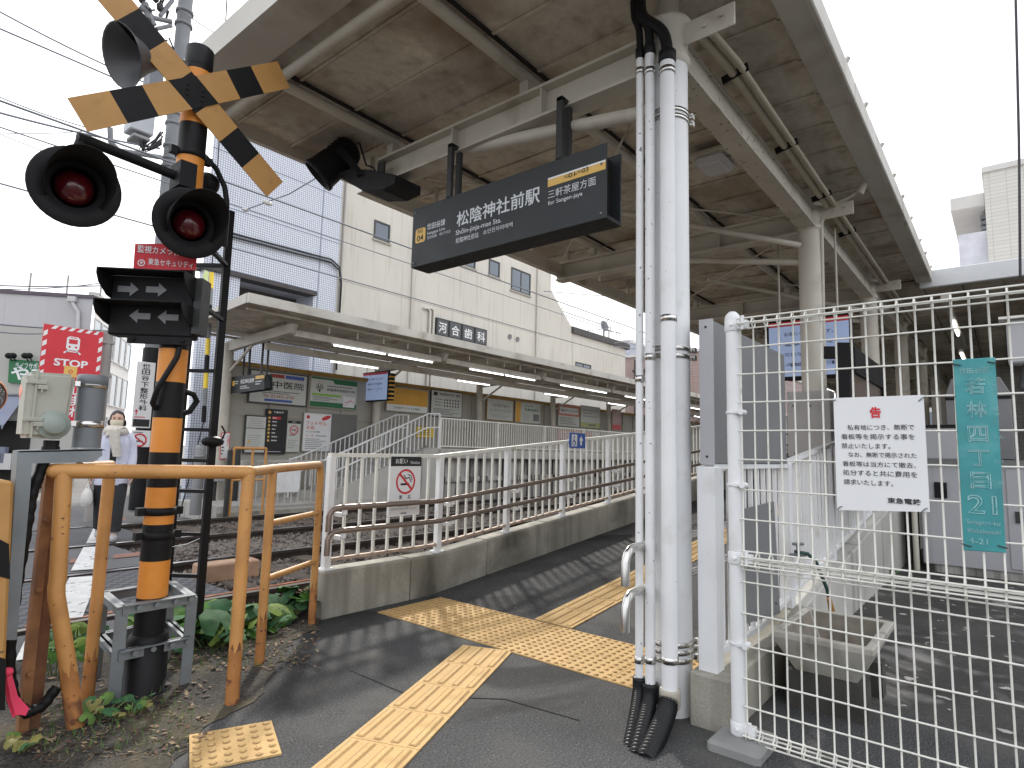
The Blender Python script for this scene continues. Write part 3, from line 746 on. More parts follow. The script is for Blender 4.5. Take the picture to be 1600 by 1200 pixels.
# ================================================================== HANGING STATION SIGN
def on(F, px, py):
    r = ray(px, py); k = (F.o - CO).dot(F.n) / r.dot(F.n); p = CO + r * k - F.o
    return p.dot(F.u), p.dot(F.v)
def tpx(mb, s, F, bl, br, tl, c=.003, mi=0, bold=0.0, sp=1.0):
    a0, b0 = on(F, *bl); a1, b1 = on(F, *br); a2, b2 = on(F, *tl)
    mb.text(s, F, a0, min(b0, b1) * .5 + max(b0, b1) * .5, b2 - b0, abs(a1 - a0), c, mi, bold, sp=sp)
SX = 2.80
F = facing_x((SX, 3.29, 2.555)); W_, H_ = 1.625, .44
t = thing('station_name_sign', 'long charcoal station name sign with white lettering hanging under the canopy beam beside the column', 'sign', (SX + .08, 2.48, 2.55))
b = MB(); b.fbox(F, 0, 0, W_, H_, -.012, 0); build('sign_face', b, m_signd, t, bevel=.002)
b = MB(); b.fbox(F, 0, 0, W_, H_, -.175, -.160); build('rear_face', b, m_signd, t, bevel=.002)
b = MB(); b.fbox(F, .03, .035, W_ - .06, H_ - .03, -.158, -.014); build('light_box', b, m_dark, t)
b = MB(); b.fbox(F, .0, .0, W_, .022, -.158, -.014); build('lower_channel', b, m_black, t)
z7 = lambda x, y: (620 + x / 2.858, 140 + y / 2.858)
b = MB()
for s, bl, br, tl, bo in (('世田谷線', (136, 634), (217, 600), (136, 606), .012), ('Setagaya Line', (136, 655), (216, 630), (136, 637), .004), ('世田谷線   세타가야선', (136, 674), (240, 636), (136, 660), 0),
                      ('松陰神社前駅', (268, 620), (640, 500), (268, 553), .014), ('Shōin-jinja-mae Sta.', (264, 661), (468, 597), (264, 632), .006), ('松陰神社前站', (264, 692), (366, 657), (264, 668), .004), ('쇼인진자마에역', (386, 650), (518, 612), (386, 629), .004),
                      ('三軒茶屋方面', (676, 490), (890, 425), (676, 453), .0), ('for Sangen-jaya', (676, 524), (830, 478), (676, 500), .006)):
    tpx(b, s, F, z7(*bl), z7(*br), z7(*tl), bold=bo)
build('lettering', b, mat('sign lettering white', (.66, .69, .72), .5, var=.03), t)
b = MB()
a0, b0 = on(F, *z7(675, 437)); a1, b1 = on(F, *z7(934, 310)); _, b2 = on(F, *z7(675, 405))
b.quad(F, a0, b0, W_ - .003, b2, .002); build('direction_band', b, m_signy, t)
b = MB(); b.quad(F, a0, b2, W_ - .003, b2 + .011, .002); build('band_edge', b, m_signw, t)
a0, b0 = on(F, *z7(83, 690)); a1, b1 = on(F, *z7(130, 612))
b = MB(); r = .02; P = []
for cx, cy, s0 in ((a1 - r, b1 - r, 0), (a0 + r, b1 - r, 90), (a0 + r, b0 + r, 180), (a1 - r, b0 + r, 270)):
    for k in range(5): q = math.radians(s0 + k * 22.5); P.append((cx + r * math.cos(q), cy + r * math.sin(q)))
b.poly(F, P, .002); build('number_badge', b, m_signy, t)
b = MB()
tpx(b, 'SG', F, z7(94, 645), z7(117, 636), z7(94, 628), c=.004, bold=.006); tpx(b, '04', F, z7(91, 681), z7(119, 672), z7(91, 655), c=.004, bold=.012)
tpx(b, 'SG', F, z7(749, 398), z7(768, 392), z7(749, 386), c=.004); tpx(b, '01', F, z7(769, 395), z7(797, 386), z7(769, 375), c=.004, bold=.01); tpx(b, '-', F, z7(798, 381), z7(805, 379), z7(798, 377), c=.004)
tpx(b, 'SG', F, z7(807, 376), z7(827, 369), z7(807, 364), c=.004); tpx(b, '03', F, z7(829, 374), z7(857, 365), z7(829, 353), c=.004, bold=.01)
build('lettering', b, m_ink, t)
b = MB()
for a, c in ((.03, .03), (W_ - .03, .03), (.03, H_ - .03), (W_ - .03, H_ - .12)): b.lathe([(.008, .004), (.006, .007), (0, .007)], F.P(a, c, 0), F.n, 10)
build('screw', b, m_gal, t)
for a in (.345, 1.285):
    b = MB(); y = 3.29 - a
    for xx in (SX + .028, SX + .112): b.box((xx - .016, y - .022, 2.97), (xx + .016, y + .022, 3.40))
    b.box((SX + .012, y - .022, 3.375), (SX + .128, y + .022, 3.405)); b.box((SX + .012, y - .022, 2.99), (SX + .128, y + .022, 3.01))
    build('hanger_frame', b, m_iron, t, bevel=.003)
# ------------------------------------------------------------------ floodlight
p0 = at_x(549, 232, 2.84); p1 = at_x(500, 272, 2.66)
t = thing('floodlight', 'black floodlight on a yoke clamped to the end of the canopy beam', 'light', p1)
ax = (p1 - p0).normalized(); L_ = (p1 - p0).length
b = MB(); b.lathe([(0, -.03), (.07, -.03), (.108, .0), (.120, .03), (.122, L_ * .52), (.128, L_ * .53), (.140, L_ * .98), (.148, L_), (.148, L_ + .03), (.132, L_ + .03), (.125, L_ - .02), (0, L_ - .02)], p0, ax, 28)
for k in range(4): b.lathe([(.121, L_ * (.1 + .1 * k)), (.128, L_ * (.1 + .1 * k)), (.128, L_ * (.125 + .1 * k)), (.121, L_ * (.125 + .1 * k))], p0, ax, 28)
build('lamp_body', b, m_blackm, t)
b = MB(); b.lathe([(.124, L_ - .018), (0, L_ - .012)], p0, ax, 24); build('lens', b, mat('dark lamp glass', (.04, .05, .06), .1, spec=.8), t)
sd = ax.cross(UP).normalized()
b = MB(); m0 = p0 + ax * L_ * .35; base = at_x(566, 283, 2.80)
for sg in (-1, 1): b.bar(m0 + sd * .132 * sg + UP * .02, base + sd * .132 * sg, .05, .012, up=sd)
b.bar(base - sd * .14, base + sd * .14, .06, .014)
for sg in (-1, 1): b.tube([m0 + sd * .13 * sg, m0 + sd * .15 * sg], .022, 10)
build('yoke', b, m_blackm, t)
b = MB(); q = [at_x(*p, 2.80) for p in ((532, 276), (578, 303), (608, 302), (628, 292), (629, 278), (588, 270), (560, 268))]
fr = facing_x((2.80, 0, 0)); poly = [(-p.y, p.z) for p in q]
b.prism(poly, fr, .07, -.19); build('mounting_tray', b, m_blackm, t, bevel=.006)
b = MB(); b.box((2.84, 3.72, 3.36), (3.06, 3.80, 3.40)); b.box((2.84, 3.72, 3.36), (2.86, 3.80, 3.52)); b.box((3.04, 3.72, 3.36), (3.06, 3.80, 3.52)); build('beam_clamp', b, m_iron, t)
b = MB(); b.tube([p0 - ax * .03, p0 - ax * .09 + UP * .0, at_x(572, 258, 2.86), at_x(583, 262, 2.87), at_x(588, 270, 2.86)], .008, 8); build('cable', b, m_cable, t)
# ================================================================== CONDUITS ON THE FIRST COLUMN
specs = [(999, 900, .020, 77, 1064, 'thin chipped white conduit farthest left on the column', m_whitechip, (982, 1166), .029), (1016, 900, .025, 70, 1074, 'middle white conduit of the three strapped to the column', m_whitechip, (994, 1176), .036), (1046, 900, .038, 82, 1083, 'thick white conduit in front of the column ending in a fat black hose', m_white, (1008, 1182), .044)]
for px, py, r, ty, by, lab, mm, foot, hr in specs:
    p = at_x(px, py, 2.80); x, y = p.x, p.y
    zt = 1.25 + (CO + ray(px + (ty - 900) * 0.0, ty) * 1).z * 0
    # heights where the pipe's own vertical crosses those image rows
    def zrow(row):
        lo, hi = -1.0, 5.0
        for _ in range(40):
            m_ = (lo + hi) / 2; d = V((x, y, m_)) - CO; r_ = 600 - FPX * d.dot(FU) / d.dot(FF)
            if r_ > row: lo = m_
            else: hi = m_
        return lo
    zt, zb = zrow(ty), zrow(by)
    t = thing('conduit_pipe', lab, 'pipe', (x, y, 0))
    b = MB(); b.tube([(x, y, zb), (x, y, zt)], r, 20); build('pipe', b, mm, t)
    b = MB(); f = at_z(*foot, .0)
    pts = []; rs = []
    ctrl = [V((x, y, zb + .01)), V((x, y, zb * .55)), V((x * .6 + f.x * .4, y * .6 + f.y * .4, zb * .22)), V((f.x, f.y, -.02))]
    for k in range(110):
        u = k / 109
        c_ = ctrl[0] * (1 - u) ** 3 + ctrl[1] * 3 * u * (1 - u) ** 2 + ctrl[2] * 3 * u * u * (1 - u) + ctrl[3] * u ** 3
        pts.append(c_); rs.append(hr * (1.05 if (k // 2) % 2 else .86))
    b.tube(pts, rs, 16); build('corrugated_hose', b, m_hose, t)
    b = MB(); b.lathe([(r, .02), (hr * 1.08, .02), (hr * 1.12, .01), (hr * 1.12, -.05), (hr * .95, -.07)], (x, y, zb), (0, 0, 1), 20)
    build('coupling', b, m_hose if r < .03 else mat('beige coupling', (.42, .39, .33), .6), t)
    b = MB(); e = at_x(994 + (px - 1016) * .22, 8, 2.80); tp = V((x, y, zt)); pts = []
    for k in range(13):
        u = k / 12; c1 = tp + UP * .22; c2 = e - UP * .16
        pts.append(tp * (1 - u) ** 3 + c1 * 3 * u * (1 - u) ** 2 + c2 * 3 * u * u * (1 - u) + e * u ** 3)
    pts.append(e + V((.04, .02, .14)))
    b.tube([tp - UP * .03] + pts, min(r * .95, .030), 14)
    b.lathe([(r * 1.02, -.06), (r * 1.22, -.05), (r * 1.22, .0), (r * .9, .01)], tp, (0, 0, 1), 16)
    build('upper_hose', b, m_black, t)
    for zz in (zrow(1030 + (px - 1000) * .0), zrow(590 - (px - 1000) * 2.0), zrow(112)):
        b = MB(); b.lathe([(r + .0025, -.016), (r + .004, -.016), (r + .004, .016), (r + .0025, .016)], (x, y, zz), (0, 0, 1), 20); build('strap', b, m_ss, t)
for zz in (.30, .26, .335, 1.80, 1.76, 3.10, 3.06):
    b = MB(); b.lathe([(.105, -.012), (.108, -.012), (.108, .012), (.105, .012)], (2.95, 1.36, zz), (0, 0, 1), 28)
    b.box((3.0, 1.245, zz - .014), (3.03, 1.262, zz + .014)); build('column_strap', b, m_ss, cn)
# ================================================================== RIGHT HAND CURB, RAILINGS, BOARD
def rc(x): return .24 if x < 3.7 else .24 + .115 * (x - 3.7)
t = thing('curb_wall', 'stained concrete curb wall with pale painted side below the grey board and white post', 'wall', (2.87, 1.14, 0))
for x0, x1 in ((2.86, 4.3), (4.31, 6.3), (6.31, 8.3), (8.31, 12)):
    b = MB(); b.prism([(x0, -.1), (x1, -.1), (x1, rc(x1))] + ([(3.7, rc(3.7))] if x0 < 3.7 < x1 else []) + [(x0, rc(x0))], facing_y((0, 1.06 if x0 > 4.3 else 1.04, 0)), 0, -.19)
    build('wall_block', b, m_conc if x0 < 4.3 else m_concl, t, bevel=.01)
t = thing('side_railing', 'white picket railing along the yard side of the ramp behind the mesh fence', 'railing', (2.95, 1.155, .24))
def rr(x): return 1.20 if x < 4.25 else 1.22 + .115 * (x - 4.25)
for x in (2.95, 4.26, 5.5, 6.8, 8.1, 9.4):
    b = MB(); s_ = .046 if x < 3 else .035
    b.box((x - s_, 1.155 - s_, rc(x) - .01), (x + s_, 1.155 + s_, rr(x))); build('post', b, m_white, t, bevel=.004)
b = MB(); x = 3.10
while x < 9.4:
    b.bar((x, 1.155, rc(x) + .06), (x, 1.155, rr(x) - .01), .022, .022, up=(1, 0, 0)); x += .115
build('pickets', b, m_white, t)
b = MB()
for x0, x1 in ((2.95, 4.25), (4.25, 9.4)):
    b.bar((x0, 1.155, rr(x0)), (x1, 1.155, rr(x1) if x0 > 3 else 1.2), .05, .025)
    b.bar((x0, 1.155, rc(x0) + .06), (3.7 if x0 < 3 else x1, 1.155, rc(3.7 if x0 < 3 else x1) + .06), .04, .025)
b.bar((3.7, 1.155, rc(3.7) + .06), (4.25, 1.155, rc(4.25) + .06), .04, .025)
build('rails', b, m_white, t)
t2 = handrail('handrail', 'pair of polished handrails bending down just left of the white column', 1.44, -1, ((.80, .075), (.59, .07)))
for c in t2.children:
    if c.name.startswith('handrail_tube'): c.data.materials[0] = m_ss
t = thing('notice_board', 'tall grey metal board seen edge on above the white side railing', 'board', (2.93, 1.15, 1.21))
b = MB(); b.box((2.935, 1.125, 1.215), (4.20, 1.185, 1.935)); build('board', b, m_grey, t, bevel=.004)
b = MB(); b.box((2.925, 1.12, 1.21), (2.937, 1.19, 1.94)); build('edge_strip', b, m_greyl, t)
b = MB()
for z in (1.25, 1.9): b.lathe([(.006, 0), (.006, .004), (0, .004)], (2.925, 1.155, z), (-1, 0, 0), 8)
build('rivet', b, m_iron, t)
b = MB(); pa = [at_y(*p, 1.04) for p in ((1165, 803), (1230, 785), (1240, 962), (1172, 985))]
t = thing('kick_plate', 'grey sheet metal plate fixed outside the white picket railing', 'panel', pa[0])
b.prism([(p.x, max(p.z, .12)) for p in pa], facing_y((0, 1.115, 0)), 0, -.012); build('plate', b, m_grey, t)
b = MB()
for u in (.1, .9):
    for v in (.08, .9):
        p = pa[0].lerp(pa[1], u).lerp(pa[3].lerp(pa[2], u), v); b.lathe([(.008, 0), (.006, .005), (0, .005)], (p.x, 1.115, max(p.z, .15)), (0, -1, 0), 8)
build('rivet', b, m_iron, t)
# ================================================================== MESH FENCE
FXX = 2.81
t = thing('mesh_fence', 'cream wire mesh fence with round white end post at the right', 'fence', (FXX, .98, 0))
b = MB(); b.tube([(FXX, .98, .0), (FXX, .98, 1.87)], .031, 24); post = build('post', b, m_white, t)
b = MB(); b.lathe([(.031, 1.862), (.035, 1.865), (.035, 1.90), (.030, 1.916), (.017, 1.930), (0, 1.935)], (FXX, .98, 0), (0, 0, 1), 24); build('post_cap', b, m_white, post)
b = MB(); b.box((FXX - .14, .85, -.1), (FXX + .13, 1.075, .045)); build('footing', b, mat('grey footing block', (.24, .24, .235), .9, var=.15, bump=.3, bscale=80), t, bevel=.015)
YS = [.94 - .0566 * k for k in range(40)]
XW = FXX - .012
def fold(z, s):   # triangular fold of the mesh at a panel edge
    return [(XW, z), (XW - .030, z + s * .022), (XW - .012, z + s * .048), (XW + .030, z + s * .03), (XW + .018, z + s * .004)]
for zt, zb, hz in ((1.842, .835, (1.754, 1.628, 1.50, 1.370, 1.240, 1.105, .975)), (.755, .085, (.70, .565, .427, .292, .175))):
    b = MB()
    top = fold(zt, 1); bot = fold(zb, -1)
    for y in YS:
        j1, j2 = random.gauss(0, .0012), random.gauss(0, .0012)
        pts = [(x, y + j1, z) for x, z in reversed(bot)] + [(XW + random.gauss(0, .0015), y + j1 + (j2 - j1) * q_, zb + (zt - zb) * q_) for q_ in (.25, .5, .75)] + [(x, y + j2, z) for x, z in top]
        b.tube(pts, .0039, 6)
    for z in hz: b.tube([(XW - .006 + random.gauss(0, .001), YS[0] + .012 - (YS[0] - YS[-1] + .012) * q_ / 8, z + random.gauss(0, .0014)) for q_ in range(9)], .0039, 6)
    for fl in (top, bot):
        for x, z in fl[:4]: b.tube([(x - .003, YS[0] + .01, z), (x - .003, YS[-1], z)], .0039, 6)
    build('mesh_panel', b, m_wire, t)
for z in (1.863, .80, .075):
    b = MB(); b.lathe([(.032, -.028), (.036, -.026), (.036, .026), (.032, .028)], (FXX, .98, z), (0, 0, 1), 24)
    b.box((FXX - .026, .905, z - .020), (FXX + .012, .952, z + .020)); b.box((FXX - .034, .918, z - .026), (FXX - .02, .932, z + .040))
    for y in (.975, .925): b.lathe([(.009, 0), (.009, .006), (.005, .009), (0, .009)], (FXX - .034 if y > .95 else FXX - .026, y, z), (-1, 0, 0), 8)
    build('clamp', b, m_white, t, bevel=.002)
for z in (1.455, 1.125, .43):
    b = MB(); b.lathe([(.032, -.007), (.036, -.006), (.036, .006), (.032, .007)], (FXX, .98, z), (0, 0, 1), 24); b.box((FXX - .036, .935, z - .006), (FXX - .029, .98, z + .006)); b.tube([(FXX - .042, .936, z), (FXX + .01, .936, z)], .013, 12)
    build('wire_clip', b, m_white, t)
# ------------------------------------------------------------------ notices tied to the mesh
F = facing_x((FXX - .028, 0, 0))
t = thing('warning_notice', 'white notice with red heading and rows of black lettering tied to the mesh fence', 'notice', (FXX - .03, .4, 1.04))
cs = [on(F, *p) for p in ((1302, 622), (1443, 617), (1453, 800), (1308, 797))]
b = MB(); b.prism(cs, F, 0, -.003); build('sign_plate', b, m_signw, t)
q = lambda x, y: (1150 + x / 5, 480 + y / 5)
z2 = lambda x, y: (1080 + x / 3.077, 440 + y / 3.077)
b = MB(); tpx(b, '告', F, z2(860, 657), z2(914, 655), z2(860, 604), bold=.04); build('lettering', b, m_red, t)
b = MB()
for s, bl, br, tl in (('私有地につき、無断で', (752, 717), (1073, 711), (752, 691)), ('看板等を掲示する事を', (722, 761), (1076, 757), (722, 735)), ('禁止いたします。', (724, 805), (958, 802), (724, 779)),
                      ('なお、無断で掲示された', (757, 848), (1084, 845), (757, 823)), ('看板等は当方にて撤去、', (729, 893), (1082, 891), (729, 868)), ('処分すると共に費用を', (731, 937), (1088, 936), (731, 910)), ('請求いたします。', (735, 979), (972, 980), (735, 953))):
    tpx(b, s, F, z2(*bl), z2(*br), z2(*tl), bold=.004)
tpx(b, '東急電鉄', F, z2(944, 1069), z2(1106, 1071), z2(944, 1041), bold=.022)
build('lettering', b, m_ink, t)
b = MB()
for p in ((1303, 626), (1441, 622), (1313, 792), (1446, 795)):
    a, c = on(F, *p); b.tube([F.P(a - .012, c - .012, .002), F.P(a, c, .006), F.P(a + .01, c + .004, -.004), F.P(a + .014, c + .01, -.02)], .0018, 5)
build('tie_wire', b, mat('green tie wire', (.05, .12, .10), .6), t)
t = thing('address_plate', 'tall teal address plate with worn pale characters wired to the mesh fence', 'plate', (FXX - .03, .09, .93))
cs = [on(F, *p) for p in ((1489, 562), (1555, 558), (1572, 864), (1506, 860))]
b = MB(); b.prism(cs, F, 0, -.006); build('plate', b, m_teal, t, bevel=.002)
ca = sum(c[0] for c in cs) / 4; b0 = cs[2][1]; hh = cs[0][1] - b0
def tl_(u): return b0 + hh * u
b = MB()
b.text('世田谷区', F, ca, tl_(.92), .022, .09, al='C', bold=.01)
for ch, u in (('若', .81), ('林', .685), ('四', .555), ('丁', .43), ('目', .315)):
    b.outline(ch, F, ca, tl_(u), .060, .060)
for ch, u in (('わ', .84), ('か', .81), ('ば', .72), ('や', .69), ('し', .66)): b.text(ch, F, ca + .05, tl_(u), .014)
b.text('よん', F, ca + .045, tl_(.575), .013); b.text('ちょう', F, ca + .042, tl_(.45), .013, .025); b.text('め', F, ca + .05, tl_(.34), .014)
b.outline('21', F, ca, tl_(.185), .068, .085)
b.text('Setagaya-ku', F, ca, tl_(.125), .020, .095, al='C', bold=.01); b.text('Wakabayashi', F, ca, tl_(.08), .020, .095, al='C', bold=.01); b.text('4-21', F, ca - .045, tl_(.032), .020, .055, bold=.008)
build('lettering', b, m_teall, t)
b = MB()
for c in cs: 
    a, z = (c[0] * .86 + ca * .14, c[1] + (-.02 if c[1] > 1.3 else .02)); b.tube([F.P(a - .014, z + .004, .003), F.P(a, z, .007), F.P(a + .014, z - .003, .003)], .0022, 5)
build('tie_wire', b, m_iron, t)
# ================================================================== YARD BEHIND THE FENCE
t = thing('mop_sink', 'low dirty white stone sink on dark block legs behind the mesh fence', 'sink', (3.7, .8, 0))
x0, x1, y0, y1, zr = 3.36, 4.02, .54, 1.00, .37
b = MB()
def ring(i, z): return [V((x0 + i, y0 + i, z)), V((x1 - i, y0 + i, z)), V((x1 - i, y1 - i, z)), V((x0 + i, y1 - i, z))]
R_ = [ring(.09, .17), ring(.02, .30), ring(0, .34), ring(0, zr), ring(.04, zr), ring(.05, .33), ring(.11, .21)]
for i in range(len(R_) - 1):
    b.add(R_[i] + R_[i + 1], [(j, (j + 1) % 4, 4 + (j + 1) % 4, 4 + j) for j in range(4)], 0 if i < 4 else 1)
b.add(R_[0], [(3, 2, 1, 0)]); b.add(R_[-1], [(0, 1, 2, 3)], 1)
build('basin', b, [m_sink, m_sinkin], t, bevel=.006)
b = MB()
for x in (3.42, 3.86): b.box((x, .585, -.02), (x + .11, .95, .175))
b.box((3.53, .64, -.02), (3.86, .93, .17))
build('legs', b, mat('sink leg block', (.06, .057, .05), .9, var=.3, scale=5, bump=.3), t)  # legs in one dark block colour
p0, p1 = at_y(1250, 868, 1.05), at_y(1290, 905, 1.0)
t = thing('tap_hose', 'short dark green hose with orange nozzle hanging from the tap above the sink', 'hose', p1)
b = MB(); b.tube([at_y(1243, 862, 1.04), at_y(1262, 865, 1.0), at_y(1275, 878, .96), at_y(1292, 920, .93), at_y(1296, 938, .92)], .011, 10); build('hose', b, mat('dark green hose', (.02, .06, .05), .5), t)
b = MB(); b.tube([at_y(1295, 934, .92), at_y(1300, 955, .92)], [.014, .02], 12); build('nozzle', b, mat('brown orange nozzle', (.45, .24, .09), .6), t)
b = MB(); b.tube([at_y(1236, 868, 1.06), at_y(1258, 866, 1.06)], .014, 10); b.tube([at_y(1247, 866, 1.06), at_y(1247, 850, 1.06)], .012, 10); b.tube([at_y(1240, 850, 1.06), at_y(1254, 850, 1.06)], .010, 10); build('tap', b, m_gal, t)
# storage cabinet and machines at the back of the yard
t = thing('storage_cabinet', 'long pale grey storage cabinet with a dark top edge behind the address plate', 'cabinet', (8.7, -.2, 0))
b = MB(); b.box((8.62, -2.4, .08), (9.6, .84, 1.22)); build('body', b, m_greyl, t, bevel=.01)
b = MB(); b.box((8.58, -2.42, 1.225), (9.62, .86, 1.29)); build('top', b, m_dgrey, t)
b = MB(); b.box((8.64, -2.4, -.02), (9.58, .82, .078)); build('plinth', b, m_concd, t)
for y in (.05, -.75, -1.55):
    b = MB(); b.box((8.605, y - .76, .12), (8.62, y, 1.19)); dr = build('door', b, m_greyl, t, bevel=.004)
    b = MB(); b.box((8.585, y - .12, .62), (8.605, y - .06, .74)); build('handle', b, m_iron, dr)
p0, p1 = at_x(1440, 592, 9.9), at_x(1500, 700, 9.9)
t = thing('ticket_cabinet', 'grey ticket office cabinet with sloping top standing under the cross canopy', 'cabinet', (9.9, .5, 0))
a0 = at_x(1478, 590, 9.9); 
b = MB(); b.prism([(-.62, 1.3), (.05, 1.3), (.05, 2.12), (-.05, 2.34), (-.55, 2.34), (-.62, 2.12)], facing_x((9.7, 0, 0)), 0, -.6); build('body', b, mat('mid grey cabinet', (.20, .20, .205), .5, .2), t, bevel=.01)
b = MB(); b.box((9.69, .62, 2.06), (9.70, -.05, 2.10)); build('band', b, m_black, t)
t = thing('counter', 'pale grey counter box with dark lid beside the ticket cabinet', 'counter', (9.2, .75, 1.2))
b = MB(); b.box((8.9, .46, 1.295), (9.5, .83, 1.66)); build('body', b, m_greyl, t)
b = MB(); b.box((8.88, .44, 1.665), (9.52, .85, 1.70)); build('lid', b, m_black, t)
b = MB(); b.tube([(8.55, .90, 0), (8.55, .90, 1.5), (8.7, .92, 1.55)], .03, 10); build('corner_pipe', b, m_cream, bpy.data.objects['storage_cabinet'])
b = MB(); b.box((8.596, .58, .84), (8.606, .70, 1.02)); build('slot', b, m_black, bpy.data.objects['storage_cabinet'])
t = thing('meter_pipes', 'cluster of dark pipes in the gap between the ramp wall and the grey cabinet', 'pipes', (9.0, 1.0, 0))
for y, r, z in ((.93, .03, 1.1), (1.0, .045, .8), (.96, .02, 1.4)):
    b = MB(); b.tube([(8.9 + r * 3, y, 0), (8.9 + r * 3, y, z), (9.3, y, z + .06)], r, 10); build('pipe', b, m_iron, t)
# the black framed screen panel and the electrical box by the second column
p = at_x(1316, 540, 5.0)
t = thing('framed_screen', 'black framed shelter panel standing behind the white notice', 'panel', (5.0, p.y, 1.0))
F2 = facing_x((5.0, 0, 0))
A = lambda x, y: on(F2, x, y)
b = MB()
b.prism([A(1305, 535), A(1327, 535), A(1329, 680), A(1306, 680)], F2, 0, -.05)
b.prism([A(1287, 541), A(1306, 541), A(1306, 560), A(1287, 560)], F2, 0, -.05)
build('frame', b, m_black, t)
q0, q1 = at_x(1327, 541, 5.0), at_x(1327, 650, 5.0)
b = MB(); b.box((5.04, q0.y - .03, q0.z - .19), (6.3, q0.y + .01, q0.z)); b.box((6.3, q0.y - .03, .9), (6.38, q0.y + .01, q0.z)); build('side_frame', b, m_black, t)
b = MB(); b.box((5.06, q0.y - .012, .9), (6.28, q0.y, q0.z - .2)); build('tinted_pane', b, mat('bronze tinted pane', (.12, .085, .065), .2), t)
t = thing('electrical_box', 'flat grey electrical box mounted on the front of the second canopy column', 'box', (5.75, 1.36, 1.28))
c0, c1 = at_x(1229, 612, 5.72), at_x(1300, 715, 5.72)
b = MB(); b.box((5.72, c0.y, c1.z), (5.90, c1.y, c0.z)); build('cabinet', b, mat('warm grey box', (.40, .38, .37), .5), t, bevel=.006)
b = MB()
for x, y in ((1240, 634), (1265, 634), (1243, 708)): p = at_x(x, y, 5.72); b.lathe([(.012, 0), (.008, .006), (0, .006)], p, (-1, 0, 0), 8)
build('screw', b, m_iron, t)
# platform information screen behind the second column
def info_screen(X, tl, br, label, texts, tail=False):
    F3 = facing_x((X, 0, 0))
    a0, b1 = on(F3, *tl); a1, b0 = on(F3, *br)
    t = thing('information_screen', label, 'screen', F3.P((a0 + a1) / 2, b0, 0))
    b = MB(); b.fbox(F3, a0 - .025, b0 - .035, a1 + .025, b1 + .025, -.07, -.004); build('housing', b, m_black, t, bevel=.006)
    b = MB(); b.fbox(F3, a0, b0, a1, b1, -.004, 0); build('display', b, m_screen, t)
    b = MB(); b.quad(F3, a0, b1 - (b1 - b0) * .085, a1, b1, .002); build('title_bar', b, m_red, t)
    b = MB()
    for i, s in enumerate(texts):
        b.text(s, F3, a0 + (a1 - a0) * .2, b1 - (b1 - b0) * (.27 + .185 * i), (b1 - b0) * .07, (a1 - a0) * .62, bold=.006)
    build('lettering', b, mat('screen ink', (.03, .04, .10), .6), t)
    b = MB()
    for a in (a0 + .1, a1 - .1): b.tube([F3.P(a, b1, -.04), F3.P(a, b1 + .9 if not tail else b1 + .5, -.04)], .010, 8)
    build('hanger', b, m_cream, t)
    return t
info_screen(6.5, (1201, 506), (1329, 583), 'large lit information screen with red title bar behind the second column', ['お願いいたします。', '電車やバスを', '可能な限りマスク', '着用'])
p = at_x(1238, 580, 6.6)
t = thing('speaker_box', 'small dark box hanging under the large information screen', 'box', p)
b = MB(); b.box((6.55, p.y - .09, p.z - .09), (6.75, p.y + .09, p.z + .12)); build('box_body', b, m_blackm, t, bevel=.03, seg=2)
b = MB(); b.lathe([(.05, 0), (.05, .01), (0, .012)], (6.55, p.y, p.z), (-1, 0, 0), 14); build('grille', b, m_iron, t)
# cross canopy over the station yard
t = thing('cross_canopy', 'low dark canopy running across behind the yard with a pale gutter edge', 'canopy', (10.2, -2, 0))
b = MB()
y = -14
while y < .86: b.hexa([(10.05, y, 3.72), (34, y, 3.72), (34, y + .44, 3.745), (10.05, y + .44, 3.745), (10.05, y, 3.8), (34, y, 3.8), (34, y + .44, 3.8), (10.05, y + .44, 3.8)]); y += .45
build('roof_deck', b, m_ceil, t)  # deck carried far back so the space under it stays dark
b = MB(); b.box((9.98, -14, 3.80), (34, .82, 3.88)); build('roof_sheet', b, m_fasc, t)
b = MB(); b.box((9.95, -14, 3.66), (10.04, .86, 3.90)); build('gutter', b, mat('pale gutter', (.60, .61, .62), .5, var=.06), t, bevel=.01)
for y in (-.6, -2.6, -4.6):
    b = MB(); b.box((10.2, y - .05, 3.50), (30, y + .05, 3.70)); build('girder', b, m_cream, t)
for x in (12.2, 15.3, 18.4):
    for y in (-.6, -2.6):
        b = MB(); b.tube([(x, y, 0), (x, y, 3.5)], .1, 16); build('column', b, m_cream, t)
for p_ in ((1489, 503, 1499, 528), (1502, 553, 1508, 562)):
    a = at_z(p_[0], p_[1], 3.35)
    lab = 'lit tube in the dark under the cross canopy, nearer one' if p_[0] < 1495 else 'lit tube in the dark under the cross canopy, farther one'
    tt = thing('fluorescent_lamp', lab, 'lamp', (a.x, a.y, 3.35))
    b = MB(); b.tube([(a.x, a.y, 3.35), (a.x + 1.2, a.y, 3.35)], .022, 8); build('tube', b, m_tube, tt)
    b = MB(); b.box((a.x - 1.5, a.y - .04, 3.38), (a.x + 3, a.y + .04, 3.44)); build('lamp_body', b, m_cream, tt)
t = thing('added_back_wall', 'dim brown grey end wall of the station building far under the canopy', 'wall', (26, -3, 0))
b = MB(); b.box((26, -14, -.1), (26.2, .9, 3.7)); build('wall', b, mat('dim render', (.22, .20, .18), .9, var=.15, scale=1), t)  # wall added here to darken the view under the cross canopy
for k in range(5):
    b = MB(); b.box((25.9, -1.0 - k * 1.6, 1.3), (25.98, -.1 - k * 1.6, 2.8)); build('board', b, m_board, t)
t = thing('platform_wall', 'dark panelled rear wall along the near platform under the canopy', 'wall', (14, .95, 0))
b = MB(); b.box((13, .93, 0), (34, 1.02, 2.5)); build('wall', b, m_board, t)
b = MB()
for k in range(10): b.box((13 + 2 * k, .90, 0), (13.08 + 2 * k, .928, 2.5))
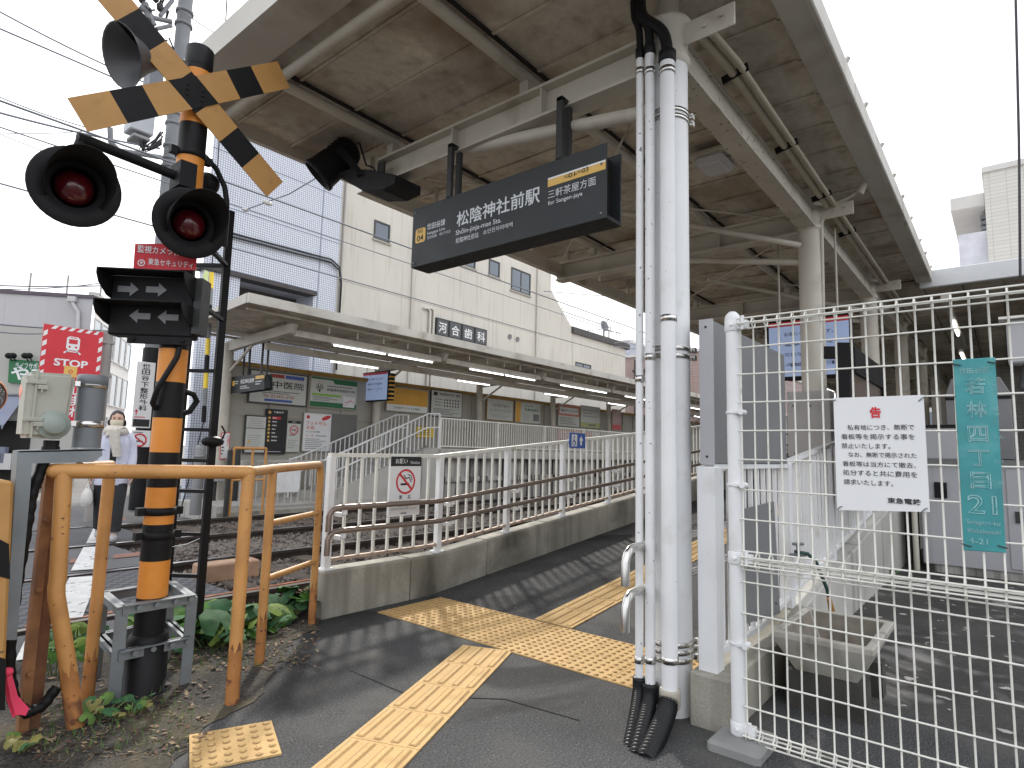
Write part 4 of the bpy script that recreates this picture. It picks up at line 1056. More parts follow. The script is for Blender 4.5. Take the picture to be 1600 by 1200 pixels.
build('batten', b, m_cream, t)
# small grey camera housing and cable at the far right
p = at_x(1590, 530, 4.2)
t = thing('relay_box', 'small grey box with a black cable loop at the right behind the fence', 'box', p)
b = MB(); b.box((4.2, p.y - .10, p.z - .13), (4.32, p.y + .045, p.z + .11)); build('box_body', b, m_greyl, t, bevel=.01)
b = MB(); b.box((4.17, p.y - .11, p.z + .112), (4.34, p.y + .075, p.z + .125)); build('hood', b, m_wire, t)
b = MB(); b.tube([(4.25, p.y - .03, p.z - .13), (4.25, p.y + .0, p.z - .25), (4.25, p.y - .04, p.z - .33), (4.25, p.y - .12, p.z - .30)], .012, 8); build('cable', b, m_cable, t)
b = MB(); b.tube([(4.26, p.y - .12, -.01), (4.26, p.y - .12, p.z + .1)], .03, 12); build('post', b, m_cream, t)
# ================================================================== CROSSING SIGNAL
def zrow_at(x, y, row):
    lo, hi = -1.0, 15.0
    for _ in range(45):
        m_ = (lo + hi) / 2; d = V((x, y, m_)) - CO; r_ = 600 - FPX * d.dot(FU) / d.dot(FF)
        if r_ > row: lo = m_
        else: hi = m_
    return lo
PX_, PY_ = 1.315, 3.455
zr_ = lambda row: zrow_at(PX_, PY_ - .07, row)
sg = thing('crossing_signal', 'tall orange and black striped level crossing signal post with crossbuck and two red lamps', 'crossing signal', (PX_, PY_, 0))
b = MB()
rows = [(1090, 935, 1), (935, 877, 0), (877, 820, 1), (820, 762, 0), (762, 707, 1), (707, 653, 0), (653, 597, 1), (597, 545, 0), (545, 300, 1), (300, 236, 0), (236, 192, 1), (192, 108, 0), (108, 72, 1)]
for lo, hi, mi in rows:
    z0, z1 = (max(-.05, zr_(lo)), zr_(hi))
    b.tube([(PX_, PY_, z0), (PX_, PY_, z1)], .0712 if mi else .0705, 28, mi, cap=True)
build('pole', b, [m_orange, m_black], sg)
b = MB(); zt = zr_(72); b.lathe([(.0725, zt - .11), (.0725, zt), (.06, zt + .012), (0, zt + .018)], (PX_, PY_, 0), (0, 0, 1), 28); build('pole_cap', b, m_black, sg)
b = MB(); b.lathe([(.125, -.02), (.125, .006), (.096, .012), (.096, .255), (.088, .275), (.073, .285)], (PX_, PY_, 0), (0, 0, 1), 28); build('base_sleeve', b, m_black, sg)
b = MB()
for row in (800, 838, 520, 238):
    b = MB(); z = zr_(row); b.lathe([(.072, -.02), (.079, -.018), (.079, .018), (.072, .02)], (PX_, PY_, z), (0, 0, 1), 24); b.box((PX_ - .11, PY_ - .02, z - .02), (PX_ - .075, PY_ + .02, z + .02)); b.box((PX_ + .075, PY_ - .02, z - .02), (PX_ + .11, PY_ + .02, z + .02)); build('clamp_band', b, m_black, sg)
# crossbuck
FB = facing_y((1.262, PY_ - .10, 3.162))
for sgn, c0 in ((1, .006), (-1, 0)):
    b = MB()
    ca, sa = math.cos(math.radians(36.2)), math.sin(math.radians(36.2)) * sgn
    F1 = Fr(FB.P(0, 0, c0), FB.u * ca + FB.v * sa, FB.v * ca - FB.u * sa)
    Lh, hw = .625, .079
    k = .44                       # slanted band edges
    xs = [-Lh, -Lh + .25, -.155 - .03, .155 + .03, Lh - .25, Lh]
    xs = [-.63, -.355, -.115, .115, .355, .63]
    xs = [-.63, -.42, -.215, -.085, .085, .215, .42, .63]
    mats_ = [0, 1, 0, 1, 0, 1, 0]
    xs = [-.625, -.425, -.255, -.083, .083, .255, .425, .625]
    for i in range(7):
        s0 = 0 if i == 0 else .05 * -sgn * (1 if sgn else 0); s1 = 0 if i == 6 else .05 * -sgn
        s0 = -.025 if sgn > 0 and i in (3, 4) else 0; s1 = -.025 if sgn > 0 and i + 1 in (3, 4) else 0
        b.prism([(xs[i] - s0, -hw), (xs[i + 1] - s1, -hw), (xs[i + 1] + s1, hw), (xs[i] + s0, hw)], F1, 0, -.005, mats_[i])
    build('crossbuck_board', b, [m_buck, m_black], sg)
b = MB()
for a in (-.035, .045):
    for v in (-.03, .0, .03): b.lathe([(.007, .007), (.005, .012), (0, .012)], FB.P(a, v, 0), FB.n, 8)
b.box((PX_ - .05, PY_ - .098, 3.10), (PX_ + .05, PY_ - .06, 3.22))
build('bolt', b, m_black, sg)
# lamps
def lamp(cx, cz, y, name='signal_lamp', back=False):
    s_ = 1 if back else -1
    O_ = V((cx, y, cz)); ax = V((-.10, s_ * 1.0, -.10)).normalized()
    b = MB(); b.lathe([(0, -.14), (.07, -.13), (.09, -.10), (.10, -.03), (.178, -.008), (.182, 0), (.176, .005), (.095, .0), (.088, -.03)], O_, ax, 36)
    L = build(name, b, m_blackm, sg)
    b = MB(); b.lathe([(.080, -.03), (.073, .0), (.055, .022), (.032, .034), (0, .038)], O_, ax, 28)
    build('lens', b, m_redlens, L)
    # hood: a shell over the upper part, deep at the top
    b = MB(); n = 25; R0 = .118
    sdv = ax.cross(UP).normalized(); upv = sdv.cross(ax).normalized()
    inn = []; out = []
    for i in range(n):
        th = math.radians(-35 + 250 * i / (n - 1))
        dp = .235 * max(0, math.sin(math.radians(180 * i / (n - 1)))) ** .7 + .012
        rr_ = R0 * 1.02
        base = O_ + (sdv * math.cos(th) + upv * math.sin(th)) * R0
        tip = O_ + (sdv * math.cos(th) + upv * math.sin(th)) * (R0 * 1.12) + ax * dp
        out.append((base, tip)); d_ = (sdv * math.cos(th) + upv * math.sin(th)) * .004
        inn.append((base - d_, tip - d_))
    vs = [p for q_ in out for p in q_] + [p for q_ in inn for p in q_]
    fs = []
    for i in range(n - 1):
        fs += [(2 * i, 2 * i + 1, 2 * i + 3, 2 * i + 2), (2 * n + 2 * i, 2 * n + 2 * i + 2, 2 * n + 2 * i + 3, 2 * n + 2 * i + 1), (2 * i + 1, 2 * n + 2 * i + 1, 2 * n + 2 * i + 3, 2 * i + 3)]
    b.add(vs, fs, 0, True); build('hood', b, m_blackm, L)
    return L
YL = PY_ - .21
lp1 = at_y(118, 292, YL); lp2 = at_y(298, 349, YL)
lamp(lp1.x, lp1.z, YL); lamp(lp2.x, lp2.z, YL)
pr_ = at_y(321, 291, PY_ + .16); b = MB(); b.lathe([(0, -.10), (.04, -.095), (.062, -.06), (.068, 0), (.068, .10), (.05, .10)], pr_, (.1, 1, -.1), 20); build('rear_lamp', b, m_blackm, sg)
b = MB(); za = at_y(285, 275, PY_ - .05).z
b.tube([(lp1.x + .03, PY_ - .02, za + .02), (lp1.x + .08, PY_ - .02, za + .025), (PX_ - .05, PY_ - .02, za)], [.03, .026, .026], 14)
b.tube([(lp1.x, YL + .09, lp1.z + .03), (lp1.x, PY_ - .02, lp1.z + .10), (lp1.x + .05, PY_ - .02, za + .02)], .024, 12)
b.box((PX_ - .085, PY_ - .10, za - .07), (PX_ + .0, PY_ + .03, za + .07)); b.tube([(lp2.x, YL + .09, lp2.z + .02), (lp2.x, PY_ - .05, za - .03)], .024, 12)
b.tube([(PX_ + .05, PY_ + .03, za - .03), (pr_.x, PY_ + .12, pr_.z)], .022, 10)
build('lamp_arm', b, m_blackm, sg)
# warning horn
h0 = at_y(264, 96, PY_ + .0); h1 = at_y(191, 87, PY_ - .035)
ax = (h1 - h0).normalized(); L_ = (h1 - h0).length
b = MB(); b.lathe([(.03, -.02), (.035, 0), (.04, L_ * .2), (.075, L_ * .55), (.12, L_ * .85), (.155, L_), (.158, L_ + .006), (.15, L_ - .002), (.09, L_ * .72), (.05, L_ * .5), (.02, L_ * .45), (0, L_ * .45)], h0, ax, 24)
b.box((PX_ - .12, PY_ - .03, h0.z - .025), (PX_ - .03, PY_ + .03, h0.z + .03)); b.tube([h0 - ax * .02, V((PX_ - .05, PY_, h0.z))], .03, 12)
build('warning_horn', b, mat('grey black horn', (.07, .07, .075), .45), sg)
# direction indicator
YI = PY_ - .16
FI = Fr((PX_ - .055, PY_ - .10, 0), (.70, -.714, 0))
xa, z1 = on(FI, 176, 428); xb, z0 = on(FI, 297, 527); zm = (z0 + z1) / 2
b = MB(); b.fbox(FI, xa, z0, xb, z1, -.10, 0); ind = build('direction_indicator', b, m_blackm, sg, bevel=.008)
b = MB(); b.fbox(FI, xb + .002, z0 + .02, xb + .04, z1, -.11, .0); build('side_flange', b, m_iron, ind)
for zt_, zb_, nm in ((z1, zm + .01, 0), (zm, z0 + .03, 1)):
    d = .13; o_ = .002
    b = MB()
    xl, xr = xa - o_, xb + o_
    b.fbox(FI, xl, zt_ - .006, xr, zt_, .001, d)
    for x, s_ in ((xl - .004, 1), (xr - .001, 1)):
        F5 = Fr(FI.P(x, 0, .001), FI.n, (0, 0, 1))
        b.prism([(d, zt_), (d, zt_ - .03), (d * .82, zt_ - .07), (.03, zb_ + .03), (-.03, zb_ + .02), (-.03, zt_)], F5, 0, -.005)
    build('visor', b, m_blackm, ind)
b = MB()
def arrow(cx, cz, s_):
    L = .105
    b.poly(FI, [(cx - s_ * L / 2, cz - .016), (cx + s_ * .01, cz - .016), (cx + s_ * .01, cz - .037), (cx + s_ * L / 2, cz), (cx + s_ * .01, cz + .037), (cx + s_ * .01, cz + .016), (cx - s_ * L / 2, cz + .016)][::s_], .004)
for px, py, s_ in ((201, 452, 1), (245, 453, 1), (219, 494, -1), (263, 496, -1)):
    arrow(*on(FI, px, py), s_)
build('arrow', b, mat('unlit arrow glass', (.20, .20, .21), .5, var=.1), ind)
b = MB(); b.fbox(FI, xa + .1, z0 - .04, xb + .0, z0 - .001, -.03, -.005)
for x in (xa + .13, xb - .04): b.lathe([(.012, .0), (.012, .008), (0, .008)], FI.P(x, z0 - .02, -.005), FI.n, 10)
build('lower_bracket', b, m_blackm, ind)
# red camera notice on the post
FC = Fr((PX_ - .03, PY_ - .080, 0), (.80, -.60, 0))
c = [on(FC, *p) for p in ((208, 421), (306, 422), (309, 380), (211, 381))]
b = MB(); b.prism(c, FC, 0, -.004); pl = build('camera_notice', b, m_red, sg)
b = MB(); z9 = lambda x, y: (x / 2.858, 380 + y / 2.858)
tpx(b, '監視カメラ作動中', FC, z9(612, 52), z9(868, 54), z9(612, 18), bold=.012); tpx(b, '東急セキュリティ', FC, z9(660, 104), z9(862, 106), z9(660, 74), bold=.01)
a, v = on(FC, *z9(632, 88)); b.disc(FC, a, v, .018, .003, n=20, r2=.013); b.poly(FC, [(a - .009, v + .006), (a + .009, v + .006), (a, v - .008)][::-1], .003)
build('lettering', b, m_signw, pl)
# cables on the post
b = MB()
b.tube([(PX_ + .01, PY_ - .08, zr_(520)), (PX_ - .02, PY_ - .10, zr_(560)), (PX_ - .09, PY_ - .07, zr_(610)), (PX_ - .095, PY_ - .04, zr_(632)), (PX_ - .07, PY_ - .02, zr_(640))], .014, 10)
b.tube([(PX_ + .06, PY_ + .02, zr_(607)), (PX_ + .12, PY_, zr_(612)), (PX_ + .15, PY_ + .02, zr_(622)), (PX_ + .12, PY_ + .03, zr_(640)), (PX_ + .07, PY_, zr_(645))], .016, 10)
k0 = at_y(303, 240, PY_); 
pts = [at_y(*p, PY_ + .02) for p in ((302, 240), (322, 246), (338, 264), (351, 292), (354, 312), (354, 340), (350, 385))]
b.tube(pts, [.012] + [.0155] * 6, 10)
build('signal_cable', b, m_black, sg)
# ------------------------------------------------------------------ ladder behind the post
t = thing('ladder', 'narrow black steel ladder standing directly behind the striped crossing post', 'ladder', (1.62, 3.95, 0))
lr = at_z(306, 1012, 0); ll = at_z(252, 1010, 0)
zr1 = zrow_at(lr.x, lr.y, 330); zl1 = zrow_at(ll.x, ll.y, 520)
for p, z1_ in ((lr, zr1), (ll, zl1)):
    b = MB(); b.bar((p.x, p.y, -.03), (p.x, p.y, z1_), .045, .03, up=(0, 1, 0)); build('side_rail', b, m_black, t)
for row in (415, 490, 580, 672, 720, 768, 835, 900):
    z = zrow_at(lr.x, lr.y, row)
    b = MB(); b.bar((ll.x, ll.y, z), (lr.x, lr.y, z), .028, .022); build('rung', b, m_black, t)
b = MB()
for row in (415, 500): z = zrow_at(lr.x, lr.y, row); b.bar((PX_ + .05, PY_, z), (lr.x, lr.y, z), .03, .02)
z = zrow_at(lr.x, lr.y, 690); b.ell((lr.x - .02, lr.y - .05, z), (.07, .05, .035)); b.tube([(lr.x + .03, lr.y - .05, z), (lr.x + .05, lr.y - .06, z + .06), (lr.x + .02, lr.y - .07, z + .1)], .006, 6)
build('bracket', b, m_black, t)
# ------------------------------------------------------------------ galvanised guard stand round the foot of the post
t = thing('post_guard_stand', 'grey bolted steel angle stand around the foot of the striped crossing post', 'guard stand', (PX_, PY_, 0))
A1, B1, A0, B0 = at_z(177, 1100, 0), at_z(289, 1070, 0), at_z(148, 1062, 0), at_z(257, 1034, 0)
tops = {}
for k, p, row in ((0, A1, 926), (1, B1, 912), (2, A0, 914), (3, B0, 905)):
    zt = zrow_at(p.x, p.y, row); zt = .44
    b = MB(); b.bar((p.x, p.y, -.02), (p.x, p.y, zt), .055, .008, up=(0, 1, 0)); b.bar((p.x + .024, p.y + .027, -.02), (p.x + .024, p.y + .027, zt), .008, .05, up=(0, 1, 0))
    build('leg', b, m_gal, t)
b = MB()
for p, q in ((A1, B1), (A0, B0), (A0, A1), (B0, B1)):
    e = V((0, -.008, 0)) if p is A1 else V((0, 0, 0))
    for z in (.425, .21):
        if (p, q) == (A1, B1): z += .012
        b.bar(p + UP * z + e, q + UP * z + e, .012, .05)
        b.bar(p + UP * (z + .022) + e * 2, q + UP * (z + .022) + e * 2, .045, .006)
build('crossbar', b, m_gal, t)
b = MB()
for u in (.2, .45, .72, .95):
    for z in (.44, .225):
        p = A1.lerp(B1, u) + UP * z; b.tube([p + V((0, -.012, 0)), p + V((0, -.035, 0))], .013, 8)
build('bolt', b, m_gal, t)
# ------------------------------------------------------------------ rusty orange guard rails
def rail_thing(name, label, paths, rad, loc, mats_=None):
    t = thing(name, label, 'guard rail', loc)
    for nm, pts, r in paths:
        b = MB(); b.tube(pts, r, 16)
        for p in (pts[0], pts[-1]): b.ell(p, (r, r, r), 12, 8)
        o_ = build(nm, b, m_rail_or, t)
        if nm == 'post':
            p0_, p1_ = V(pts[0]), V(pts[1]); d_ = (p1_ - p0_).normalized(); random.seed(len(t.children))
            b = MB(); n_ = 28; rg = []
            ref_ = d_.cross(V((1, 0, 0))).normalized(); bi_ = d_.cross(ref_)
            for hh in (0, 1):
                rg.append([p0_ + d_ * (.30 + (.05 * math.sin(j * .9 + len(t.children)) * math.cos(j * .4) + random.uniform(-.025, .025)) if hh else 0) + (ref_ * math.cos(6.2832 * j / n_) + bi_ * math.sin(6.2832 * j / n_)) * (r + .0012) for j in range(n_)])
            b.loft(rg, cap=False); build('rusty_foot', b, m_rail_rust, o_)
    return t
g0, g1, g2, g3 = at_z(122, 1135, 0), at_z(362, 1100, 0), at_z(405, 1038, 0), at_z(487, 975, 0)
gb = at_z(163, 905, 0); gb = at_z(152, 985, 0)
def vz(p, row): return V((p.x, p.y, zrow_at(p.x, p.y, row)))
ztop = zrow_at(g1.x, g1.y, 738)
k1 = vz(V((g0.x - .07, g0.y - .0, 0)), 920)
lt = V((g0.x - .04, g0.y + .01, ztop))
km = at_y(88, 918, g0.y); lt2 = at_y(100, 736, g0.y)
pt = V((g1.x, g1.y, ztop))
pb = at_z(150, 1010, 0)
pb = V((lt2.x + .28, lt2.y + .22, 0)); zb_ = lt2.z
t = rail_thing('guard_rail', 'rusty orange pipe guard rail with a bent left post beside the crossing signal', [
    ('post', [(g0.x, g0.y, -.05), (g0.x * .5 + km.x * .5, g0.y, km.z * .5 - .01), (km.x + .004, km.y, km.z - .04), (km.x, km.y, km.z), (km.x + .002, km.y, km.z + .04), (lt2.x, lt2.y, lt2.z)], .033),
    ('post', [(g1.x, g1.y, -.05), (g1.x, g1.y, ztop)], .031),
    ('top_rail', [lt2 + V((-.03, .01, 0)), lt2.lerp(pt, .5), pt], .033)], .033, (g1.x, g1.y, 0))
bx = at_y(172, 728, 3.52); bxb = at_y(160, 990, 3.52)
t = rail_thing('guard_rail', 'straight rusty orange return rail running towards the track behind the bent post', [
    ('post', [(bx.x, bx.y, -.1), (bx.x, bx.y, bx.z)], .028), ('top_rail', [V((bx.x, bx.y, bx.z)), lt2 + V((.06, .02, .012))], .028)], .03, (bx.x, bx.y, 0))
p2t = V((g2.x, g2.y, ztop)); p3t = V((g3.x, g3.y, zrow_at(g3.x, g3.y, 726)))
dd = (p3t - p2t)
t = rail_thing('guard_rail', 'rusty orange three bar pipe guard rail ending at the concrete ramp wall', [
    ('post', [(g2.x, g2.y, -.05), p2t], .026),
    ('post', [(g3.x, g3.y, -.05), (g3.x, g3.y, p3t.z - .08), p3t + V((0, 0, -.05)) - dd * .012, p3t - dd * .025 + V((0, 0, -.018)), p3t - dd * .06], .025),
    ('top_rail', [p2t + (pt - p2t) * .9, p2t, p3t - dd * .06], .0265)], .026, (g2.x, g2.y, 0))
def gl(r1, r2): 
    a = vz(g2, r1); c = vz(g3, r2); bb = MB(); bb.tube([a, c], .019, 12); build('middle_rail', bb, m_rail_or, t)
gl(818, 801); gl(905, 877)
# ------------------------------------------------------------------ emergency button stand
YG = 3.22
t = thing('emergency_button_stand', 'putty coloured emergency button box on a grey steel bracket at the left', 'button stand', at_y(30, 1150, YG))
FG = facing_y((0, YG, 0))
G = lambda x, y: on(FG, x, y)
b = MB()
b.prism([G(28, 705), G(160, 702), G(160, 712), G(146, 722), G(50, 724), G(47, 770), G(26, 1000), G(8, 1000)], FG, .0, -.008)
b.prism([G(28, 704), G(160, 701), G(166, 704), G(30, 707)], FG, .0, -.09)
b.prism([G(8, 1000), G(28, 705), G(30, 705), G(11, 1000)], FG, -.002, -.09)
b.prism([G(46, 728), G(48, 728), G(40, 800), G(32, 800)], FG, -.002, -.06)
build('bracket', b, m_gal, t)
c0 = at_y(120, 588, YG - .02); c1 = at_y(40, 688, YG - .02)
FG2 = Fr((0, YG - .02, 0), (1, 0, 0), (-.055, 0, 1))
xs_ = (at_y(44, 580, YG - .02), at_y(120, 585, YG - .02), at_y(103, 686, YG - .02), at_y(34, 684, YG - .02))
b = MB(); b.prism([(p.x, p.z) for p in xs_], FG2 if False else facing_y((0, YG - .02, 0)), .0, -.12); bx_ = build('button_box', b, m_boxg, t, bevel=.016, seg=3)
b = MB(); q_ = [xs_[0].lerp(xs_[1], .16), xs_[0].lerp(xs_[1], .22), xs_[3].lerp(xs_[2], .22), xs_[3].lerp(xs_[2], .16)]
b.prism([(p.x, p.z + (.012 if i < 2 else 0)) for i, p in enumerate(q_)], facing_y((0, YG - .02, 0)), .008, 0)
for px, py in ((58, 597), (51, 655)):
    p = at_y(px, py, YG - .03); b.box((p.x - .035, YG - .034, p.z - .008), (p.x + .035, YG - .018, p.z + .008)); b.box((p.x + .005, YG - .038, p.z - .03), (p.x + .04, YG - .02, p.z - .01)); b.tube([(p.x + .02, YG - .032, p.z - .045), (p.x + .02, YG - .032, p.z - .01)], .005, 8)
build('latch', b, m_boxg, bx_, bevel=.002)
p = at_y(84, 664, YG - .02); b = MB(); b.lathe([(.062, .0), (.062, .006), (.058, .010), (.042, .010), (.040, .03), (.036, .034), (0, .034)], p, (0, -1, 0), 24); build('cap', b, mat('green grey cap', (.27, .31, .28), .5), bx_)
for k in range(3): 
    pass
p = at_y(46, 611, YG + .05); b = MB(); b.lathe([(.060, -.02), (.060, .006), (.048, .022), (.0, .026)], p, (-1, -.1, 0), 20); build('push_button', b, m_btn, bx_)
p = at_y(84, 696, YG); b = MB(); b.lathe([(.028, 0), (.034, .005), (.034, .02), (.03, .025), (.03, .05)], (p.x, YG + .04, p.z - .028), (0, 0, 1), 14); build('gland', b, m_black, t)
p = at_y(140, 700, YG); pu = at_y(146, 585, YG)
b = MB(); zb2, zt2 = p.z, pu.z
b.tube([(p.x, YG + .05, zb2), (p.x, YG + .05, zt2 - .045)], .056, 24); b.lathe([(.056, zt2 - .05), (.062, zt2 - .045), (.062, zt2 - .008), (.056, zt2), (0, zt2 + .002)], (p.x, YG + .05, 0), (0, 0, 1), 24)
ty = build('capped_pipe', b, m_pvc, t)
b = MB()
for u in (.86, .32):
    zz = zb2 + (zt2 - zb2) * u; b.lathe([(.057, -.014), (.061, -.013), (.061, .013), (.057, .014)], (p.x, YG + .05, zz), (0, 0, 1), 24); b.box((p.x - .075, YG + .02, zz - .01), (p.x - .055, YG + .05, zz + .012))
build('pipe_strap', b, m_ss, ty)
b = MB()
hp = [at_y(*q, YG + .05) for q in ((72, 715), (50, 770), (42, 820), (28, 900), (16, 985), (14, 1050), (22, 1098), (42, 1114), (66, 1104), (92, 1070))]
cv = []
for i in range(len(hp) - 1):
    for k in range(10): cv.append(hp[i].lerp(hp[i + 1], k / 10))
b.tube(cv, [(.024 if (i // 2) % 2 else .021) for i in range(len(cv))], 12); build('conduit_hose', b, m_black, t)
t = thing('ribbon', 'bright pink ribbon tied to the black hose at the lower left', 'ribbon', at_y(25, 1110, YG))
b = MB(); rp = [at_y(*q, YG - .0) for q in ((8, 1050), (16, 1048), (26, 1085), (44, 1105), (38, 1116), (22, 1114), (14, 1088))]
b.prism([(p_.x, p_.z) for p_ in rp], facing_y((0, YG - .02, 0)), 0, -.006)
rp = [at_y(*q, YG + .03) for q in ((6, 1052), (14, 1050), (20, 1085), (30, 1112), (18, 1120), (8, 1090))]
b.prism([(p_.x, p_.z) for p_ in rp], facing_y((0, YG + .01, 0)), 0, -.006); build('tails', b, m_ribbon, t)
b = MB(); p = at_y(12, 1050, YG - .01); b.ell(p, (.02, .02, .018)); build('knot', b, m_ribbon, t)
# ------------------------------------------------------------------ striped gate machine at the left edge and rusty posts
t = thing('barrier_machine', 'amber painted crossing barrier housing with black stripes at the left edge', 'barrier machine', at_y(-40, 1120, YG - .15))
YB = YG - .14
cs = [at_y(*p, YB) for p in ((-190, 738), (22, 752), (6, 1110), (-200, 1110))]
b = MB(); b.prism([(p.x, p.z) for p in cs], facing_y((0, YB, 0)), 0, -.35); bd = build('housing', b, m_buck, t, bevel=.01)
b = MB(); fb = facing_y((0, YB - .003, 0))
for q in (((-30, 828), (14, 850), (16, 905), (-4, 900), (-10, 960), (-40, 960)), ((-60, 1010), (10, 1030), (8, 1110), (-60, 1110))):
    b.poly(fb, [on(fb, *p) for p in q][::-1])
build('stripe', b, m_black, t)
for px, wd, mm, lab in ((50, .036, mat('brown orange steel', (.27, .125, .05), .7, var=.3, scale=7, dirt=((.13, .06, .035), 5, .5, .7)), 'brown orange square rusting post behind the grey bracket'), (66, .045, m_rusty, 'dark rust brown angle post behind the orange guard rail')):
    a = at_y(px - 10, 1085, YG + .12); t_ = at_y(px + 14, 725, YG + .12)
    b = MB(); b.bar((a.x, a.y, -.05), (a.x, a.y, t_.z), wd, .05 if px == 50 else .012, up=(0, 1, 0))
    if px == 66: b.bar((a.x + wd / 2, a.y + .02, -.05), (a.x + wd / 2, a.y + .02, t_.z), .008, .05, up=(0, 1, 0))
    else:
        for z in (.25, .6, .9): b.tube([(a.x, a.y - .03, z), (a.x, a.y - .045, z)], .012, 8)
    build('rusty_post', b, mm, label=lab, cat='post')
t = thing('wire_loop', 'thin wire tied between the ladder and the steel stand', 'wire', (1.5, 3.8, .5))
a = vz(ll, 855); c_ = vz(lr, 838); b = MB(); b.tube([a, a.lerp(c_, .5) + UP * -.015, c_], .004, 6); build('strand', b, m_ss, t)
# ================================================================== PLANTS
def leaf(bm, c, r, up, mi):
    up = up.normalized(); a = up.cross(V((random.uniform(-1, 1), random.uniform(-1, 1), .1))).normalized(); bb = up.cross(a)
    n = 15; rim = []
    for i in range(n + 1):
        th = math.radians(20 + 320 * i / n)
        rr_ = r * (1 + .08 * math.sin(7 * th + 1) + random.uniform(-.05, .05)) * (.9 + .18 * abs(math.cos(th / 2)))
        rim.append(c + (a * math.cos(th) + bb * math.sin(th)) * rr_ + up * (random.uniform(-.10, .06) * r - .12 * r))
    mid = [c + (p - c) * .5 + up * .06 * r for p in rim]
    vs = [c] + mid + rim
    m = n + 1
    fs = [(0, 1 + i, 2 + i) for i in range(n)] + [(1 + i, 1 + m + i, 2 + m + i, 2 + i) for i in range(n)]
    bm.add(vs, fs, mi, True)
random.seed(11)
def leafy(px, py, nl, spread, rmax, label, group=None, rough=False, zc=0.0, hmax=.16):
    p = at_z(px, py, zc)
    t = thing('butterbur_plant' if not rough else 'weed', label, 'plant', p, group)
    lb = MB(); sb = MB()
    for k in range(nl):
        an = random.uniform(0, 6.28); d = spread * math.sqrt(random.random())
        c_ = V((p.x + math.cos(an) * d, p.y + math.sin(an) * d, zc + random.uniform(.04, hmax) * (1 if rough else 1.1)))
        up = V((random.uniform(-.8, .5), random.uniform(-.9, .35), 1))
        r = rmax * random.choice((.35, .5, .6, .75, .9, 1.0))
        leaf(lb, c_, r, up, random.choice((0, 0, 1, 2, 2, 3)) if not rough else random.randrange(3))
        sb.tube([(p.x + (c_.x - p.x) * .3, p.y + (c_.y - p.y) * .3, zc - .01), (p.x + (c_.x - p.x) * .8, p.y + (c_.y - p.y) * .8, c_.z * .6), c_ - UP * .004], .004, 5)
    build('leaves', lb, [m_leaf, m_leaf2, m_leaf3, mat('young yellow green leaf', (.13, .20, .035), .75, var=.35, scale=9, spec=.15)] if not rough else [m_leaf2, m_leaf3, mat('yellowing leaf', (.20, .19, .05), .7, var=.4, scale=8)], t); build('stems', sb, m_stem, t)
for px, py, nl, lab in ((285, 1003, 13, 'low big leafed plant just right of the steel stand, under the ladder'), (330, 1010, 14, 'pale and dark green big leafed plant against the left side of the orange posts'), (350, 985, 12, 'big leafed plant behind the double orange post by the track'), (408, 985, 12, 'big leafed plant just right of the orange posts'), (445, 968, 13, 'low leafy plant next to the last orange post and the concrete wall'), (262, 985, 9, 'leafy plant seen between the bars of the steel stand')):
    leafy(px, py, nl + 6, .19, .125, lab, 'leafy plants along the track edge')
leafy(118, 1020, 12, .16, .085, 'leafy green plant to the left of the bent orange post', 'leafy plants along the track edge')
leafy(85, 1055, 8, .12, .06, 'scrubby green plant between the rusty posts and the bent orange post', 'leafy plants along the track edge')
leafy(150, 1120, 16, .14, .035, 'straggly yellow green weed around the foot of the bent orange post', None, True, 0, .06)
leafy(205, 1118, 10, .12, .03, 'sparse weed in front of the grey steel stand', None, True, 0, .05)
leafy(25, 1175, 7, .08, .04, 'small pale weed at the lower left corner', None, True, 0, .05)
leafy(1384, 902, 9, .10, .05, 'small dark weed growing at the foot of the ramp wall in the fenced yard', None, True, 0, .10)
leafy(1335, 940, 7, .07, .035, 'tiny weed at the wall foot just behind the sink', None, True, 0, .07)
random.seed(21)
b = MB()
for k in range(900):
    if k % 3: p = at_z(random.uniform(250, 500), random.uniform(950, 1050), .004)
    else: p = at_z(random.uniform(30, 330), random.uniform(1060, 1180), .004)
    a = random.uniform(0, 6.28); r = random.uniform(.008, .022)
    d = V((math.cos(a), math.sin(a), random.uniform(-.2, .4))) * r; e = V((-math.sin(a), math.cos(a), random.uniform(-.2, .4))) * r * .5
    p.z = .008 + abs(d.z) + abs(e.z)
    b.add([p - d, p + e, p + d, p - e], [(0, 1, 2, 3)], random.randrange(3))
for k in range(500):      # grass blades
    p = at_z(random.uniform(40, 300), random.uniform(1085, 1180), .0) if k % 2 else at_z(random.uniform(250, 470), random.uniform(1000, 1045), 0)
    h = random.uniform(.02, .06); q_ = V((random.uniform(-.02, .02), random.uniform(-.02, .02), h))
    b.add([p + V((-.002, 0, -.002)), p + V((.002, 0, -.002)), p + q_], [(0, 1, 2)], 3)
build('leaf_litter', b, [mat('dry brown leaf', (.12, .07, .045), .95), mat('pale dead leaf', (.26, .19, .12), .95, var=.3), mat('dark mould', (.05, .04, .03), .95), m_leaf2], kind='stuff', label='dead leaf crumbs and grass blades around the plants and posts', cat='leaf litter')
